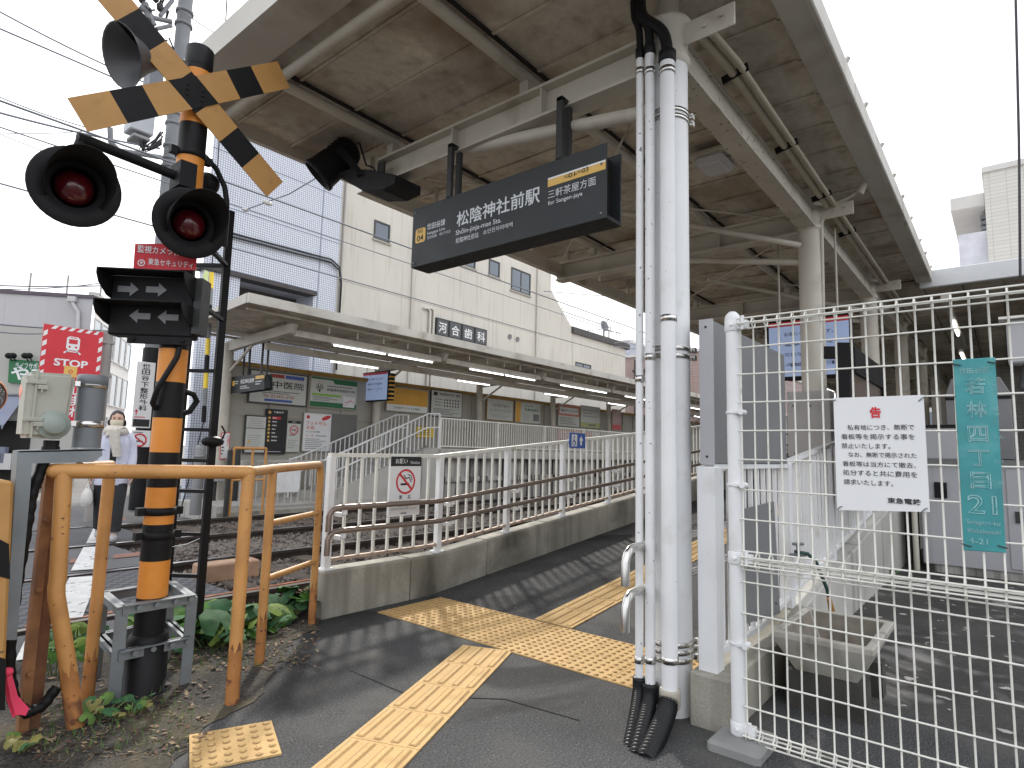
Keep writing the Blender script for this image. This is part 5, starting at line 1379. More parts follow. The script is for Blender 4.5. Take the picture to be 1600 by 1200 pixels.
# fallen twigs and grit on the worn pavement
b = MB()
for k in range(520):
    p = at_z(random.uniform(40, 330), random.uniform(1090, 1190), .005) if k % 2 else at_z(random.uniform(250, 480), random.uniform(985, 1050), .005)
    a = random.uniform(0, 3.14); l = random.uniform(.005, .018); d = V((math.cos(a), math.sin(a), 0)) * l
    b.bar(p - d, p + d + UP * .004, .0022, .0022, random.randrange(3))
build('twig_litter', b, [mat('dry straw', (.24, .18, .11), .9, var=.4, scale=30), mat('grey grit', (.16, .15, .14), .9), mat('dry brown leaf', (.12, .07, .045), .95)], kind='stuff', label='dry straw and twigs scattered on the worn pavement', cat='litter')
# ================================================================== OPPOSITE PLATFORM
YP = 11.4                  # front face
t = thing('station_platform', 'opposite platform with stained retaining wall and pale coping beyond the tracks', 'platform', (10.9, YP, 0))
b = MB(); b.box((10.95, YP + .06, -.2), (60, 13.3, 1.12)); build('retaining_wall', b, m_concd, t)
b = MB(); b.box((10.9, YP - .10, 1.03), (60, 13.3, 1.28)); build('coping', b, m_concl, t, bevel=.015)
b = MB()
for k in range(14): b.box((11 + 1.25 * k, YP + .0, -.2), (11.16 + 1.25 * k, YP + .055, 1.03))
b.box((10.9, YP - .0, .42), (60, YP + .05, .55))
build('wall_rib', b, m_concd, t)
b = MB(); b.box((5.3, YP - .02, -.2), (10.9, 13.3, .10)); build('low_platform', b, m_concl, t)
b = MB(); b.box((5.3, YP - .06, -.2), (7.9, YP - .022, -.02)); build('low_kerb', b, m_conc, t)
# stairs
t = thing('stairs', 'concrete platform stairs with white picket railings rising to the right', 'stairs', (7.7, YP, .1))
b = MB()
ns = 8; sx = .40
for k in range(ns): b.box((7.7 + sx * k, YP + .12, .1), (10.9, 12.9, .1 + 1.18 * (k + 1) / ns))
build('steps', b, m_concl, t)
b = MB(); b.prism([(7.6, .08), (10.9, .08), (10.9, 1.30), (10.6, 1.30), (7.6, .22)], facing_y((0, YP, 0)), 0, -.12); build('stringer', b, m_concl, t)
for y in (YP + .06, 12.7):
    b = MB()
    for z in (.9, .55):
        b.tube([(7.5, y, .1 + z - .06), (7.75, y, .12 + z), (10.55, y, 1.26 + z), (10.95, y, 1.28 + z)], .02, 8)
    b.tube([(10.95, y, 1.28), (10.95, y, 2.18)], .03, 8); b.tube([(7.5, y, .1), (7.5, y, .98)], .025, 8)
    x = 7.65
    while x < 10.9:
        zb_ = .2 + (x - 7.7) * .41 if x < 10.6 else 1.28; zt_ = .12 + .9 + max(0, x - 7.75) * .408
        b.bar((x, y, max(.15, zb_)), (x, y, min(zt_, 2.18)), .02, .02, up=(1, 0, 0)); x += .13
    build('stair_railing', b, m_white, t)
def picket_fence(label, x0, x1, y, z0, z1, mm, gap=.125, posts=1.6, panel=None, group=None):
    t = thing('platform_fence', label, 'fence', (x0, y, z0))
    b = MB(); x = x0 + gap
    while x < x1 - .02: b.bar((x, y, z0 + .06), (x, y, z1), .022, .022, up=(1, 0, 0)); x += gap
    build('pickets', b, mm, t)
    b = MB(); b.box((x0, y - .02, z1), (x1, y + .02, z1 + .035)); b.box((x0, y - .015, z0 + .05), (x1, y + .015, z0 + .08)); build('rails', b, mm, t)
    n = max(1, round((x1 - x0) / posts))
    for k in range(n + 1):
        x = x0 + (x1 - x0) * k / n; b = MB(); b.box((x - .03, y - .03, z0), (x + .03, y + .03, z1 + .03)); build('post', b, mm, t)
    if panel:
        b = MB(); b.box((panel[0], y - .03, panel[2]), (panel[1], y - .022, panel[3])); build('panel', b, m_white, t)
    return t
picket_fence('long white picket fence along the edge of the opposite platform right of the stairs', 11.0, 22.5, YP + .08, 1.28, 2.06, m_wire, .105, 2.3)
picket_fence('short white picket fence in front of the low end of the opposite platform', 5.75, 7.6, YP - .02, .0, .93, m_concl, .15, 1.85, (6.45, 6.95, .32, .90))
picket_fence('white picket fence far along the opposite platform past the grey board', 24.5, 46, YP + .08, 1.28, 2.2, m_concl, .12, 3)
a = at_y(366, 700, YP - .3); c_ = at_y(412, 760, YP - .3)
t = thing('guard_rail', 'small orange guard rail far across the tracks beside the white column', 'guard rail', (a.x, YP - .3, 0))
b = MB()
for x in (a.x, (a.x + c_.x) / 2 + .05, c_.x): b.tube([(x, YP - .3, -.1), (x, YP - .3, a.z)], .025, 8)
b.tube([(a.x, YP - .3, a.z), (c_.x, YP - .3, a.z)], .028, 8); b.tube([(a.x, YP - .3, .6), (c_.x, YP - .3, .6)], .02, 8)
build('pipes', b, m_rail_or, t)
b = MB(); b.box((a.x - .12, YP - .36, -.1), (a.x - .05, YP - .3, 1.15)); build('side_post', b, m_iron, t)
# back wall with poster boards
YW = 13.12
t = thing('platform_screen_wall', 'beige panelled rear wall of the opposite platform with an ochre top rail', 'wall', (6, YW, 0))
zt = 3.02
b = MB(); b.box((6.15, YW + .04, .1), (60, YW + .14, zt)); build('wall', b, mat('screen wall panel', (.40, .385, .34), .7, var=.08, scale=.8), t)
b = MB(); b.box((6.15, YW - .02, zt - .02), (60, YW + .16, zt + .075)); build('top_rail', b, mat('ochre rail', (.36, .22, .055), .6, var=.15), t)
b = MB()
for x in [6.2 + .97 * k for k in range(50)]: b.box((x - .03, YW + .0, .1), (x + .03, YW + .035, zt - .03))
b.box((6.15, YW + .01, 1.90), (60, YW + .037, 1.96))
build('batten', b, m_board, t)
FW = facing_y((0, YW - .03, 0))
W2 = lambda x, y: on(FW, x, y)
def poster(name, label, x0, y0, x1, y1, mm, frame=m_iron, fr=.03):
    """board whose left edge runs x0 (top y0) and whose lower right corner is (x1, y1) in the photo"""
    a0, bt = W2(x0, y0); a1, bb = W2(x1, y1)
    t = thing(name, label, 'poster board', FW.P((a0 + a1) / 2, bb, 0))
    b = MB(); b.fbox(FW, a0 - fr, bb - fr, a1 + fr, bt + fr, -.03, -.004); build('board_frame', b, frame, t)
    b = MB(); b.fbox(FW, a0, bb, a1, bt, -.004, 0); build('poster_face', b, mm, t)
    return t, a0, bb, a1, bt
def ptext(t, items, mm):
    b = MB()
    for it in items: b.text(*it[:1], FW, *it[1:4], it[4] if len(it) > 4 else None, c=.003, bold=.01)
    build('lettering', b, mm, t)
# clinic board
t, a0, b0, a1, b1 = poster('poster_board', 'white clinic board with large black characters and a red telephone number', 393, 578, 477, 634, m_boardw, m_frame)
w_, h_ = a1 - a0, b1 - b0
ptext(t, [('中医院', a0 + w_ * .38, b0 + h_ * .50, h_ * .24, w_ * .57)], m_ink)
ptext(t, [('Tel. 03-3421-5726', a0 + w_ * .22, b0 + h_ * .18, h_ * .10, w_ * .56)], mat('dull red ink', (.40, .07, .06), .6))
b = MB(); b.quad(FW, a0 + w_ * .25, b0 + h_ * .05, a0 + w_ * .75, b0 + h_ * .13, .002); b.quad(FW, a0 + w_ * .60, b0 + h_ * .84, a0 + w_ * .95, b0 + h_ * .96, .002); build('blue_band', b, m_blue, t)
b = MB(); b.quad(FW, a0 + w_ * .32, b0 + h_ * .84, a0 + w_ * .58, b0 + h_ * .96, .002); build('red_band', b, mat('dull red ink', (.40, .07, .06), .6), t)
b = MB(); b.lines(FW, a0 + w_ * .2, b0 + h_ * .30, a0 + w_ * .9, b0 + h_ * .42, 2, .002); build('lettering', b, m_ink, t)
# orthopaedic board
t, a0, b0, a1, b1 = poster('poster_board', 'white board with green bands and a round tree emblem, second of the upper row', 487, 588, 556, 640, m_boardw, m_board)
w_, h_ = a1 - a0, b1 - b0
b = MB(); b.quad(FW, a0, b0, a1, b0 + h_ * .17, .002); b.quad(FW, a0, b1 - h_ * .06, a1, b1, .002); b.poly(FW, [(a0 + w_ * .45, b1 - h_ * .06), (a0 + w_ * .5, b1 - h_ * .18), (a1, b1 - h_ * .18), (a1, b1 - h_ * .06)], .002); build('green_band', b, m_green, t)
b = MB(); b.quad(FW, a0 + w_ * .03, b0 + h_ * .38, a0 + w_ * .65, b0 + h_ * .45, .002); build('lime_band', b, m_lime, t)
b = MB()
for k in range(7):
    q = k * 6.283 / 7; b.disc(FW, a0 + w_ * .18 + .07 * math.cos(q), b0 + h_ * .67 + .05 * math.sin(q), .04, .003, n=14, r2=.03)
b.quad(FW, a0 + w_ * .165, b0 + h_ * .50, a0 + w_ * .195, b0 + h_ * .60, .003)
b.text('松陰神社前整形外科', FW, a0 + w_ * .33, b0 + h_ * .56, h_ * .10, w_ * .63, c=.003, bold=.012); b.lines(FW, a0 + w_ * .33, b0 + h_ * .70, a0 + w_ * .95, b0 + h_ * .77, 1, .003); b.lines(FW, a0 + w_ * .05, b0 + h_ * .2, a0 + w_ * .62, b0 + h_ * .36, 3, .003, fill=.3)
build('lettering', b, m_ink, t)
b = MB(); b.quad(FW, a0 + w_ * .70, b0 + h_ * .05, a0 + w_ * .96, b0 + h_ * .42, .004); build('map_panel', b, m_signw, t)
b = MB(); b.stroke(FW, [(a0 + w_ * .72, b0 + h_ * .2), (a0 + w_ * .85, b0 + h_ * .28), (a0 + w_ * .95, b0 + h_ * .22)], .012, .005); b.stroke(FW, [(a0 + w_ * .74, b0 + h_ * .1), (a0 + w_ * .9, b0 + h_ * .35)], .01, .005); build('map_line', b, m_red, t)
# lower row
t, a0, b0, a1, b1 = poster('poster_board', 'two white notices in a dark frame, leftmost of the lower row', 386, 650, 413, 707, m_boardw, m_frame)
w_, h_ = a1 - a0, b1 - b0
b = MB(); b.quad(FW, a0, b0 + h_ * .66, a1, b0 + h_ * .69, .002); b.lines(FW, a0 + w_ * .1, b0 + h_ * .72, a1 - w_ * .08, b1 - h_ * .04, 4, .002, fill=.25); b.lines(FW, a0 + w_ * .1, b0 + h_ * .08, a1 - w_ * .08, b0 + h_ * .5, 7, .002, fill=.22)
build('lettering', b, mat('grey ink', (.22, .22, .24), .6), t)
b = MB(); b.poly(FW, [(a0 + w_ * .06, b0 + h_ * .26), (a0 + w_ * .28, b0 + h_ * .26), (a0 + w_ * .17, b0 + h_ * .36)], .004); build('warning_mark', b, m_signy, t)
t, a0, b0, a1, b1 = poster('poster_board', 'tall black route board with a column of amber station badges', 417, 639, 445, 709, m_ink, m_ink, .01)
w_, h_ = a1 - a0, b1 - b0
b = MB()
for k in range(8): 
    yy = b1 - h_ * (.07 + (.085 * k + .04 if k else 0)); b.disc(FW, a0 + w_ * .15, yy, .028 if k else .036, .003, n=12)
build('number_badge', b, m_signy, t)
b = MB()
for k in range(1, 8): yy = b1 - h_ * (.11 + .085 * k); b.lines(FW, a0 + w_ * .3, yy - .02, a0 + w_ * .58, yy + .025, 1, .003, fill=.6)
b.text('下高井戸', FW, a0 + w_ * .32, b1 - h_ * .085, .05, w_ * .5, c=.003, bold=.02); b.lines(FW, a0 + w_ * .08, b0 + h_ * .03, a1 - w_ * .1, b0 + h_ * .06, 1, .003)
build('lettering', b, m_signw, t)
b = MB(); b.quad(FW, a0 + w_ * .28, b1 - h_ * .22, a0 + w_ * .7, b1 - h_ * .16, .002); build('red_band', b, m_red, t)
t, a0, b0, a1, b1 = poster('poster_board', 'narrow pale no smoking notice between the black route board and the futsal poster', 450, 657, 467, 706, m_boardw, m_board, .01)
w_, h_ = a1 - a0, b1 - b0
b = MB(); b.quad(FW, a0, b1 - h_ * .09, a1, b1, .002); b.quad(FW, a0 + w_ * .34, b0 + h_ * .69, a0 + w_ * .66, b0 + h_ * .72, .002); b.lines(FW, a0 + w_ * .15, b0 + h_ * .5, a1 - w_ * .15, b0 + h_ * .56, 1, .002); b.lines(FW, a0 + w_ * .1, b0 + h_ * .1, a1 - w_ * .1, b0 + h_ * .4, 5, .002, fill=.2); build('lettering', b, m_ink, t)
b = MB(); b.text('お願い', FW, (a0 + a1) / 2, b1 - h_ * .07, h_ * .045, al='C', c=.004); build('lettering', b, m_signw, t)
b = MB(); b.disc(FW, (a0 + a1) / 2, b0 + h_ * .70, w_ * .33, .004, n=24, r2=w_ * .26); b.stroke(FW, [(a0 + w_ * .28, b0 + h_ * .74), (a0 + w_ * .72, b0 + h_ * .66)], .014, .004); build('ban_symbol', b, m_red, t)
t, a0, b0, a1, b1 = poster('poster_board', 'white futsal poster with bold red lettering, in the lower row', 476, 645, 515, 705, m_signw, m_board, .02)
w_, h_ = a1 - a0, b1 - b0
ptext(t, [('フットサル', a0 + w_ * .07, b0 + h_ * .68, h_ * .11, w_ * .75), ('大会', a0 + w_ * .07, b0 + h_ * .57, h_ * .10, w_ * .32), ('3・10', a0 + w_ * .1, b0 + h_ * .38, h_ * .05, w_ * .25)], m_red)
b = MB(); P = [(a0 + w_ * .80 + w_ * .17 * math.cos(q * .5236) - .02 * math.sin(q * .5236), b0 + h_ * .90 + h_ * .05 * math.sin(q * .5236) + .05 * math.cos(q * .5236)) for q in range(12)]; b.poly(FW, P, .003); b.disc(FW, a0 + w_ * .14, b0 + h_ * .90, .045, .003, n=8); build('red_mark', b, m_red, t)
b = MB(); b.text('at こどもの国', FW, a0 + w_ * .08, b0 + h_ * .49, h_ * .045, w_ * .5, c=.003, bold=.01); b.lines(FW, a0 + w_ * .08, b0 + h_ * .04, a0 + w_ * .9, b0 + h_ * .34, 6, .003, fill=.3); b.lines(FW, a0 + w_ * .45, b0 + h_ * .38, a0 + w_ * .9, b0 + h_ * .43, 1, .003); build('lettering', b, m_ink, t)
t, a0, b0, a1, b1 = poster('blank_board', 'empty dark grey notice panel between the futsal poster and the stairs', 519, 646, 555, 712, m_dgrey, m_board, .02)
b = MB(); b.quad(FW, a0 + .02, b0 + .02, a0 + .05, b0 + .05, .002); build('pin', b, m_iron, t)
# boards right of the screen
t, a0, b0, a1, b1 = poster('poster_board', 'orange board with a white lower band behind the stairs', 606, 604, 667, 646, m_posto, m_board)
w_, h_ = a1 - a0, b1 - b0
b = MB(); b.quad(FW, a0, b0, a1, b0 + h_ * .28, .002); build('white_band', b, m_signw, t)
b = MB(); b.text('三軒茶屋トラスト不動産', FW, a0 + w_ * .15, b0 + h_ * .09, h_ * .10, w_ * .65, c=.003, bold=.01)
F6 = FW
for i, ch in enumerate('不動産のことなら'):
    q = math.radians(150 - i * 17); ca_, cb_ = a0 + w_ * .5 + w_ * .40 * math.cos(q), b0 + h_ * .42 + h_ * .42 * math.sin(q)
    b.text(ch, FW, ca_, cb_, h_ * .075, c=.003, al='C')
build('lettering', b, m_green, t)
t, a0, b0, a1, b1 = poster('poster_board', 'white clinic timetable board with rows of black dots beside the orange board', 675, 609, 721, 653, m_boardw, m_frame)
w_, h_ = a1 - a0, b1 - b0
b = MB(); b.quad(FW, a0 + w_ * .06, b0 + h_ * .80, a0 + w_ * .18, b0 + h_ * .94, .002); b.text('神奈整形外科・歯科', FW, a0 + w_ * .24, b0 + h_ * .82, h_ * .10, w_ * .7, c=.003, bold=.015)
for j in range(3):
    for i in range(6): b.disc(FW, a0 + w_ * (.42 + .09 * i), b0 + h_ * (.66 - .12 * j), .03, .003, n=8)
b.lines(FW, a0 + w_ * .1, b0 + h_ * .38, a0 + w_ * .36, b0 + h_ * .72, 3, .003, fill=.25); b.lines(FW, a0 + w_ * .06, b0 + h_ * .05, a1 - w_ * .06, b0 + h_ * .32, 4, .003, fill=.35)
build('lettering', b, m_ink, t)
t, a0, b0, a1, b1 = poster('poster_board', 'pale mental clinic board with grey lettering in an ochre frame between two columns', 762, 622, 801, 658, m_boardw, mat('ochre rail', (.36, .22, .055), .6))
w_, h_ = a1 - a0, b1 - b0
ptext(t, [('三軒茶屋駅の', a0 + w_ * .15, b0 + h_ * .62, h_ * .15, w_ * .7), ('メンタルクリニック', a0 + w_ * .08, b0 + h_ * .40, h_ * .14, w_ * .84)], mat('grey ink', (.22, .22, .24), .6))
b = MB(); b.lines(FW, a0 + w_ * .1, b0 + h_ * .08, a1 - w_ * .1, b0 + h_ * .3, 3, .002, fill=.2); build('lettering', b, mat('grey ink', (.22, .22, .24), .6), t)
t, a0, b0, a1, b1 = poster('poster_board', 'board with an ochre left strip and green heading between two columns', 806, 627, 844, 662, m_boardw, m_board)
w_, h_ = a1 - a0, b1 - b0
b = MB(); b.quad(FW, a0, b0, a0 + w_ * .2, b1, .002); build('ochre_strip', b, m_posto, t)
ptext(t, [('こいけ', a0 + w_ * .34, b0 + h_ * .78, h_ * .13, w_ * .35), ('耳鼻咽喉科', a0 + w_ * .34, b0 + h_ * .58, h_ * .13, w_ * .6)], m_green)
b = MB(); b.lines(FW, a0 + w_ * .3, b0 + h_ * .08, a0 + w_ * .62, b0 + h_ * .5, 5, .002, fill=.25); b.quad(FW, a0 + w_ * .7, b0 + h_ * .1, a0 + w_ * .95, b0 + h_ * .45, .002); build('lettering', b, mat('grey ink', (.22, .22, .24), .6), t)
t, a0, b0, a1, b1 = poster('poster_board', 'white board with a salmon band at the top, right of the third column', 873, 631, 905, 667, m_boardw, m_board)
w_, h_ = a1 - a0, b1 - b0
b = MB(); b.quad(FW, a0, b0 + h_ * .48, a1, b1, .002); build('salmon_band', b, mat('salmon print', (.62, .24, .16), .6), t)
b = MB(); b.quad(FW, a0 + w_ * .05, b0 + h_ * .58, a1 - w_ * .05, b1 - h_ * .12, .003); build('white_band', b, m_signw, t)
b = MB(); b.text('西村クリニック', FW, a0 + w_ * .1, b0 + h_ * .64, h_ * .16, w_ * .8, c=.005, bold=.01); b.lines(FW, a0 + w_ * .06, b0 + h_ * .06, a1 - w_ * .1, b0 + h_ * .42, 5, .003, fill=.3); build('lettering', b, m_ink, t)
t, a0, b0, a1, b1 = poster('poster_board', 'pale cream board with a lime corner, right of the salmon topped board', 908, 634, 937, 669, m_boardw, m_board)
w_, h_ = a1 - a0, b1 - b0
b = MB(); b.quad(FW, a0, b0, a1, b0 + h_ * .22, .002); build('lime_band', b, mat('pale lime', (.50, .52, .22), .6), t)
b = MB(); b.lines(FW, a0 + w_ * .1, b0 + h_ * .45, a1 - w_ * .1, b0 + h_ * .9, 3, .002, fill=.25); b.lines(FW, a0 + w_ * .4, b0 + h_ * .03, a1 - w_ * .1, b0 + h_ * .18, 1, .004, fill=.7); build('lettering', b, mat('grey ink', (.22, .22, .24), .6), t)
t, a0, b0, a1, b1 = poster('poster_board', 'red and white lower board behind the blue wheelchair sign', 872, 671, 937, 690, mat('dusty red', (.50, .10, .10), .6, var=.2, scale=5), m_board)
w_, h_ = a1 - a0, b1 - b0
b = MB(); b.lines(FW, a0 + w_ * .05, b0 + h_ * .1, a1 - w_ * .3, b1 - h_ * .1, 3, .002, fill=.6); b.quad(FW, a1 - w_ * .2, b0, a1, b1, .002); build('lettering', b, m_boardw, t)
t, a0, b0, a1, b1 = poster('poster_board', 'pink and red poster by the last visible column of the opposite platform', 957, 640, 970, 672, mat('pink print', (.55, .33, .33), .6), m_board)
w_, h_ = a1 - a0, b1 - b0
b = MB(); b.quad(FW, a0, b0, a1, b0 + h_ * .25, .002); build('red_band', b, m_red, t)
b = MB(); b.lines(FW, a0 + w_ * .1, b0 + h_ * .35, a1 - w_ * .1, b1 - h_ * .1, 4, .003); build('lettering', b, m_boardw, t)
a0, bt = W2(651, 667); a1, bb = W2(678, 684)
t = thing('yellow_notice', 'yellow notice with dark marks on the wall behind the stair top', 'notice', FW.P(a0, bb))
b = MB(); b.fbox(FW, a0, bb, a1, bt, -.01, 0); build('plate', b, m_yel, t)
b = MB(); b.lines(FW, a0 + .05, bb + .05, a1 - .05, bt - .05, 3, .002); build('lettering', b, m_ink, t)
# opposite canopy
t = thing('platform_canopy', 'long low canopy with brown underside over the opposite platform', 'canopy', (6, 12.9, 0))
X0, X1 = 4.88, 60
b = MB(); b.prism([(-9.9, 3.70), (-9.9, 3.80), (-11.6, 3.66), (-13.35, 3.78), (-13.35, 3.68), (-11.6, 3.56)], facing_x((X0, 0, 0)), 0, -(X1 - X0)); build('roof_deck', b, m_ceil, t)
b = MB(); b.prism([(-9.86, 3.66), (-9.86, 3.83), (-9.93, 3.83), (-9.93, 3.66)], facing_x((X0 - .02, 0, 0)), 0, -(X1 - X0)); b.prism([(-9.93, 3.66), (-9.93, 3.83), (-11.6, 3.69), (-13.35, 3.81), (-13.35, 3.66), (-11.6, 3.54)], facing_x((X0 - .03, 0, 0)), 0, -.03); build('edge_fascia', b, m_fasc, t)
for i in range(10):
    x = 6.02 + 4.0 * i
    b = MB(); b.tube([(x, 12.9, .1), (x, 12.9, 3.42)], .10, 18); build('column', b, m_cream, t)
    b = MB(); F7 = facing_x((x - .06, 0, 0)); b.prism([(-12.95, 3.24), (-12.95, 3.46), (-10.36, 3.56), (-10.30, 3.54), (-10.42, 3.38)], F7, 0, -.12); build('bracket_arm', b, m_cream, t)
    b = MB(); b.tube([(x, 12.9, 2.75), (x, 11.9, 3.30)], .03, 8); build('strut', b, m_cream, t)
    b = MB(); b.box((x - .03, 10.7, 3.56), (x + .03, 10.76, 3.66)); build('cleat', b, m_cream, t)
b = MB(); b.tube([(X0 + .1, 10.15, 3.62), (X1, 10.15, 3.62)], .028, 8); build('front_purlin', b, m_cream, t)
b = MB()
for i in range(10):
    x = 6.02 + 4 * i; b.box((x + .08, 10.42, 3.34), (x + 3.92, 10.50, 3.46))
    for k in range(1, 6): b.box((x + .67 * k - .012, 10.2, 3.46), (x + .67 * k + .012, 10.225, 3.62))
build('light_rail', b, m_cream, t)
for y in (11.9, 12.6):
    b = MB(); b.tube([(X0 + .1, y, 3.50), (X1, y, 3.50)], .03, 8); build('rear_purlin', b, m_cream, t)
b = MB(); b.box((6.1, 11.5, 3.18), (50, 11.57, 3.32)); build('rear_light_rail', b, m_cream, t)
for row, y, z, off, lab in ((0, 10.46, 3.32, .0, 'front'), (1, 11.53, 3.16, .0, 'rear')):
    for i in range(6):
        xs_ = [6.02 + 4 * i + .95, 6.02 + 4 * i + 2.35] if row == 0 else [6.02 + 4 * i + 1.6]
        for j, x in enumerate(xs_):
            L = 'lit fluorescent tube on the %s light rail of the opposite canopy, %s the poster columns' % (lab, 'among')
            nth = i * len(xs_) + j
            ords = ('first', 'second', 'third', 'fourth', 'fifth', 'sixth', 'seventh', 'eighth', 'ninth', 'tenth', 'eleventh', 'twelfth')
            tt = thing('fluorescent_lamp', '%s lit tube from the left on the %s light rail of the opposite canopy' % (ords[nth], lab), 'lamp', (x, y, z), 'fluorescent tubes of the opposite canopy')
            b = MB(); b.tube([(x, y - .02, z - .025), (x + 1.3, y - .02, z - .025)], .014, 8); build('tube', b, m_tube, tt)
            b = MB(); b.box((x - .04, y - .05, z - .005), (x + 1.34, y + .03, z + .02)); build('lamp_body', b, m_white, tt)
# hanging small name sign and screen on the opposite platform
F8 = facing_x((6.1, 0, 0))
a0, b1 = on(F8, 361, 592); a1, b0 = on(F8, 415, 610)
c8 = [on(F8, *p) for p in ((361, 589), (412, 583), (413, 608), (361, 615))]
t = thing('station_name_sign', 'small charcoal name sign hanging by the white column of the opposite canopy', 'sign', F8.P(c8[0][0], c8[2][1]))
b = MB(); b.prism(c8, F8, 0, -.015); b.prism(c8, F8, -.17, -.185); b.prism([(a + (.03 if i in (0, 3) else -.05), v + (.04 if i > 1 else -.04)) for i, (a, v) in enumerate(c8)], F8, -.016, -.169); build('sign_face', b, m_signd, t)
aw, bh = c8[1][0] - c8[0][0], c8[0][1] - c8[3][1]; a0, b0 = c8[3][0], c8[3][1]
b = MB(); b.text('松陰神社前駅', F8, a0 + aw * .28, b0 + bh * .52, bh * .26, aw * .42, c=.003, bold=.02); b.lines(F8, a0 + aw * .28, b0 + bh * .2, a0 + aw * .6, b0 + bh * .42, 2, .003); b.lines(F8, a0 + aw * .12, b0 + bh * .5, a0 + aw * .24, b0 + bh * .75, 2, .003); b.lines(F8, a0 + aw * .74, b0 + bh * .35, a0 + aw * .95, b0 + bh * .62, 2, .003); build('lettering', b, m_signw, t)
b = MB(); b.quad(F8, a0 + aw * .73, b0 + bh * .70, a0 + aw * .99, b0 + bh * .88, .003); b.quad(F8, a0 + aw * .02, b0 + bh * .45, a0 + aw * .1, b0 + bh * .75, .003); build('amber_band', b, m_signy, t)
b = MB()
for a in (a0 + aw * .3, a0 + aw * .85): b.fbox(F8, a - .02, b0 + bh * .9, a + .02, 3.4, -.04, -.01); b.fbox(F8, a - .02, b0 + bh * .9, a + .02, 3.4, -.16, -.13)
build('hanger_frame', b, m_iron, t)
t = info_screen(9.85, (568, 584), (604, 624), 'lit information screen with red title bar hanging under the opposite canopy', ['お知らせ', '電車は平常通り', '運転しています'])
b = MB(); p = at_x(611, 605, 9.9)
b.box((9.86, p.y - .04, p.z - .34), (9.98, p.y + .04, p.z + .36), 1)
for k in range(6): b.box((9.855, p.y - .043, p.z - .30 + .11 * k), (9.985, p.y + .043, p.z - .26 + .11 * k))
build('amber_marker', b, [m_posto, m_black], t)
# red bordered notice on the first column
FN = facing_y((0, 12.76, 0)); cs = [on(FN, *p) for p in ((346, 676), (360, 675), (357, 717), (343, 718))]
t = thing('column_notice', 'white notice with red border on the first column of the opposite canopy', 'notice', FN.P(*cs[3]))
b = MB(); b.prism(cs, FN, 0, -.01); build('plate', b, m_red, t)
ca_ = sum(c[0] for c in cs) / 4; cb_ = sum(c[1] for c in cs) / 4
b = MB(); b.poly(FN, [(ca_ + (a - ca_) * .86, cb_ + (v - cb_) * .94) for a, v in cs][::-1], .002); build('paper', b, m_signw, t)
b = MB(); b.text('とまれ', FN, ca_ + .03, cb_ + .22, .07, vert=True, c=.004, bold=.01); build('lettering', b, m_red, t)
b = MB(); b.lines(FN, ca_ - .07, cb_ - .2, ca_ + .0, cb_ + .2, 6, .004); build('lettering', b, m_ink, t)
# ================================================================== BUILDINGS BEHIND
def window(parent, F, x0, y0, x1, y1, panes=1, sill=True):
    a0, b1 = on(F, x0, y0); a1, b0 = on(F, x1, y1)
    b = MB(); fw = .05
    b.fbox(F, a0, b0, a1, b0 + fw, -.08, .03); b.fbox(F, a0, b1 - fw, a1, b1, -.08, .03); b.fbox(F, a0, b0 + fw, a0 + fw, b1 - fw, -.08, .03); b.fbox(F, a1 - fw, b0 + fw, a1, b1 - fw, -.08, .03)
    if panes == 2: m_ = (a0 + a1) / 2; b.fbox(F, m_ - fw / 2, b0 + fw, m_ + fw / 2, b1 - fw, -.08, .02)
    w_ = build('window', b, m_frame, parent)
    b = MB(); b.fbox(F, a0 + fw, b0 + fw, a1 - fw, b1 - fw, -.06, .004); build('pane', b, m_glass, w_)
    if sill: b = MB(); b.fbox(F, a0 - .05, b0 - .06, a1 + .05, b0 - .004, -.02, .06); build('sill', b, m_board, w_)
YB_ = 15.6
FBg = facing_y((0, YB_, 0)); Q = lambda x, y: on(FBg, x, y)
t = thing('white_building', 'tall off white rendered building with small windows behind the opposite platform', 'building', (10, YB_, 0))
xl = Q(528, 400)[0]; xr = Q(861, 430)[0]
crv = [Q(*p) for p in ((861, 453), (867, 464), (875, 478), (883, 493), (890, 505), (894, 512))]
xe, ze = Q(977, 546)
ztop = 10.25
zl = Q(894, 519)[1]
poly = [(xl, -.2), (xe, -.2), (xe, zl - .05), (crv[-1][0], zl)] + crv[::-1] + [(xr, ztop), (xl, ztop)]
b = MB(); b.prism(poly, FBg, 0, -8); build('wall', b, m_wall, t)
b = MB(); a0 = Q(893, 515)[0]; b.fbox(FBg, a0, zl - .05, xe + .3, zl + .22, -1.2, .12); b.fbox(FBg, a0, zl + .22, xe + .15, zl + .27, -1.2, .06); build('roof_ledge', b, m_ledge, t)
for x0, y0, x1, y1, n in ((585, 343, 608, 381, 1), (764, 404, 780, 435, 1), (799, 417, 828, 463, 2), (722, 398, 742, 421, 1), (899, 565, 923, 578, 2)): window(t, FBg, x0, y0, x1, y1, n)
b = MB()
for px, y0, y1 in ((541, 280, 500), (645, 415, 520), (840, 395, 560)):
    a, z1 = Q(px, y0); _, z0 = Q(px, y1); b.tube([FBg.P(a, 0, .06), FBg.P(a, z1 + 3, .06)], .05, 8)
for dx, y0 in ((670, 486), (676, 486)):
    a, z1 = Q(dx, y0); b.tube([FBg.P(a, 0, .06), FBg.P(a, z1, .06), FBg.P(a - .12, z1 + .07, .06), FBg.P(a - .3, z1 + .04, .06)], .05, 8)
build('drain_pipe', b, m_wall, t)
b = MB()
for px, py in ((796, 526), (808, 530)): a, z = Q(px, py); b.lathe([(.10, 0), (.10, .05), (.08, .06), (.07, .02), (0, .02)], FBg.P(a, z, 0), (0, -1, 0), 14)
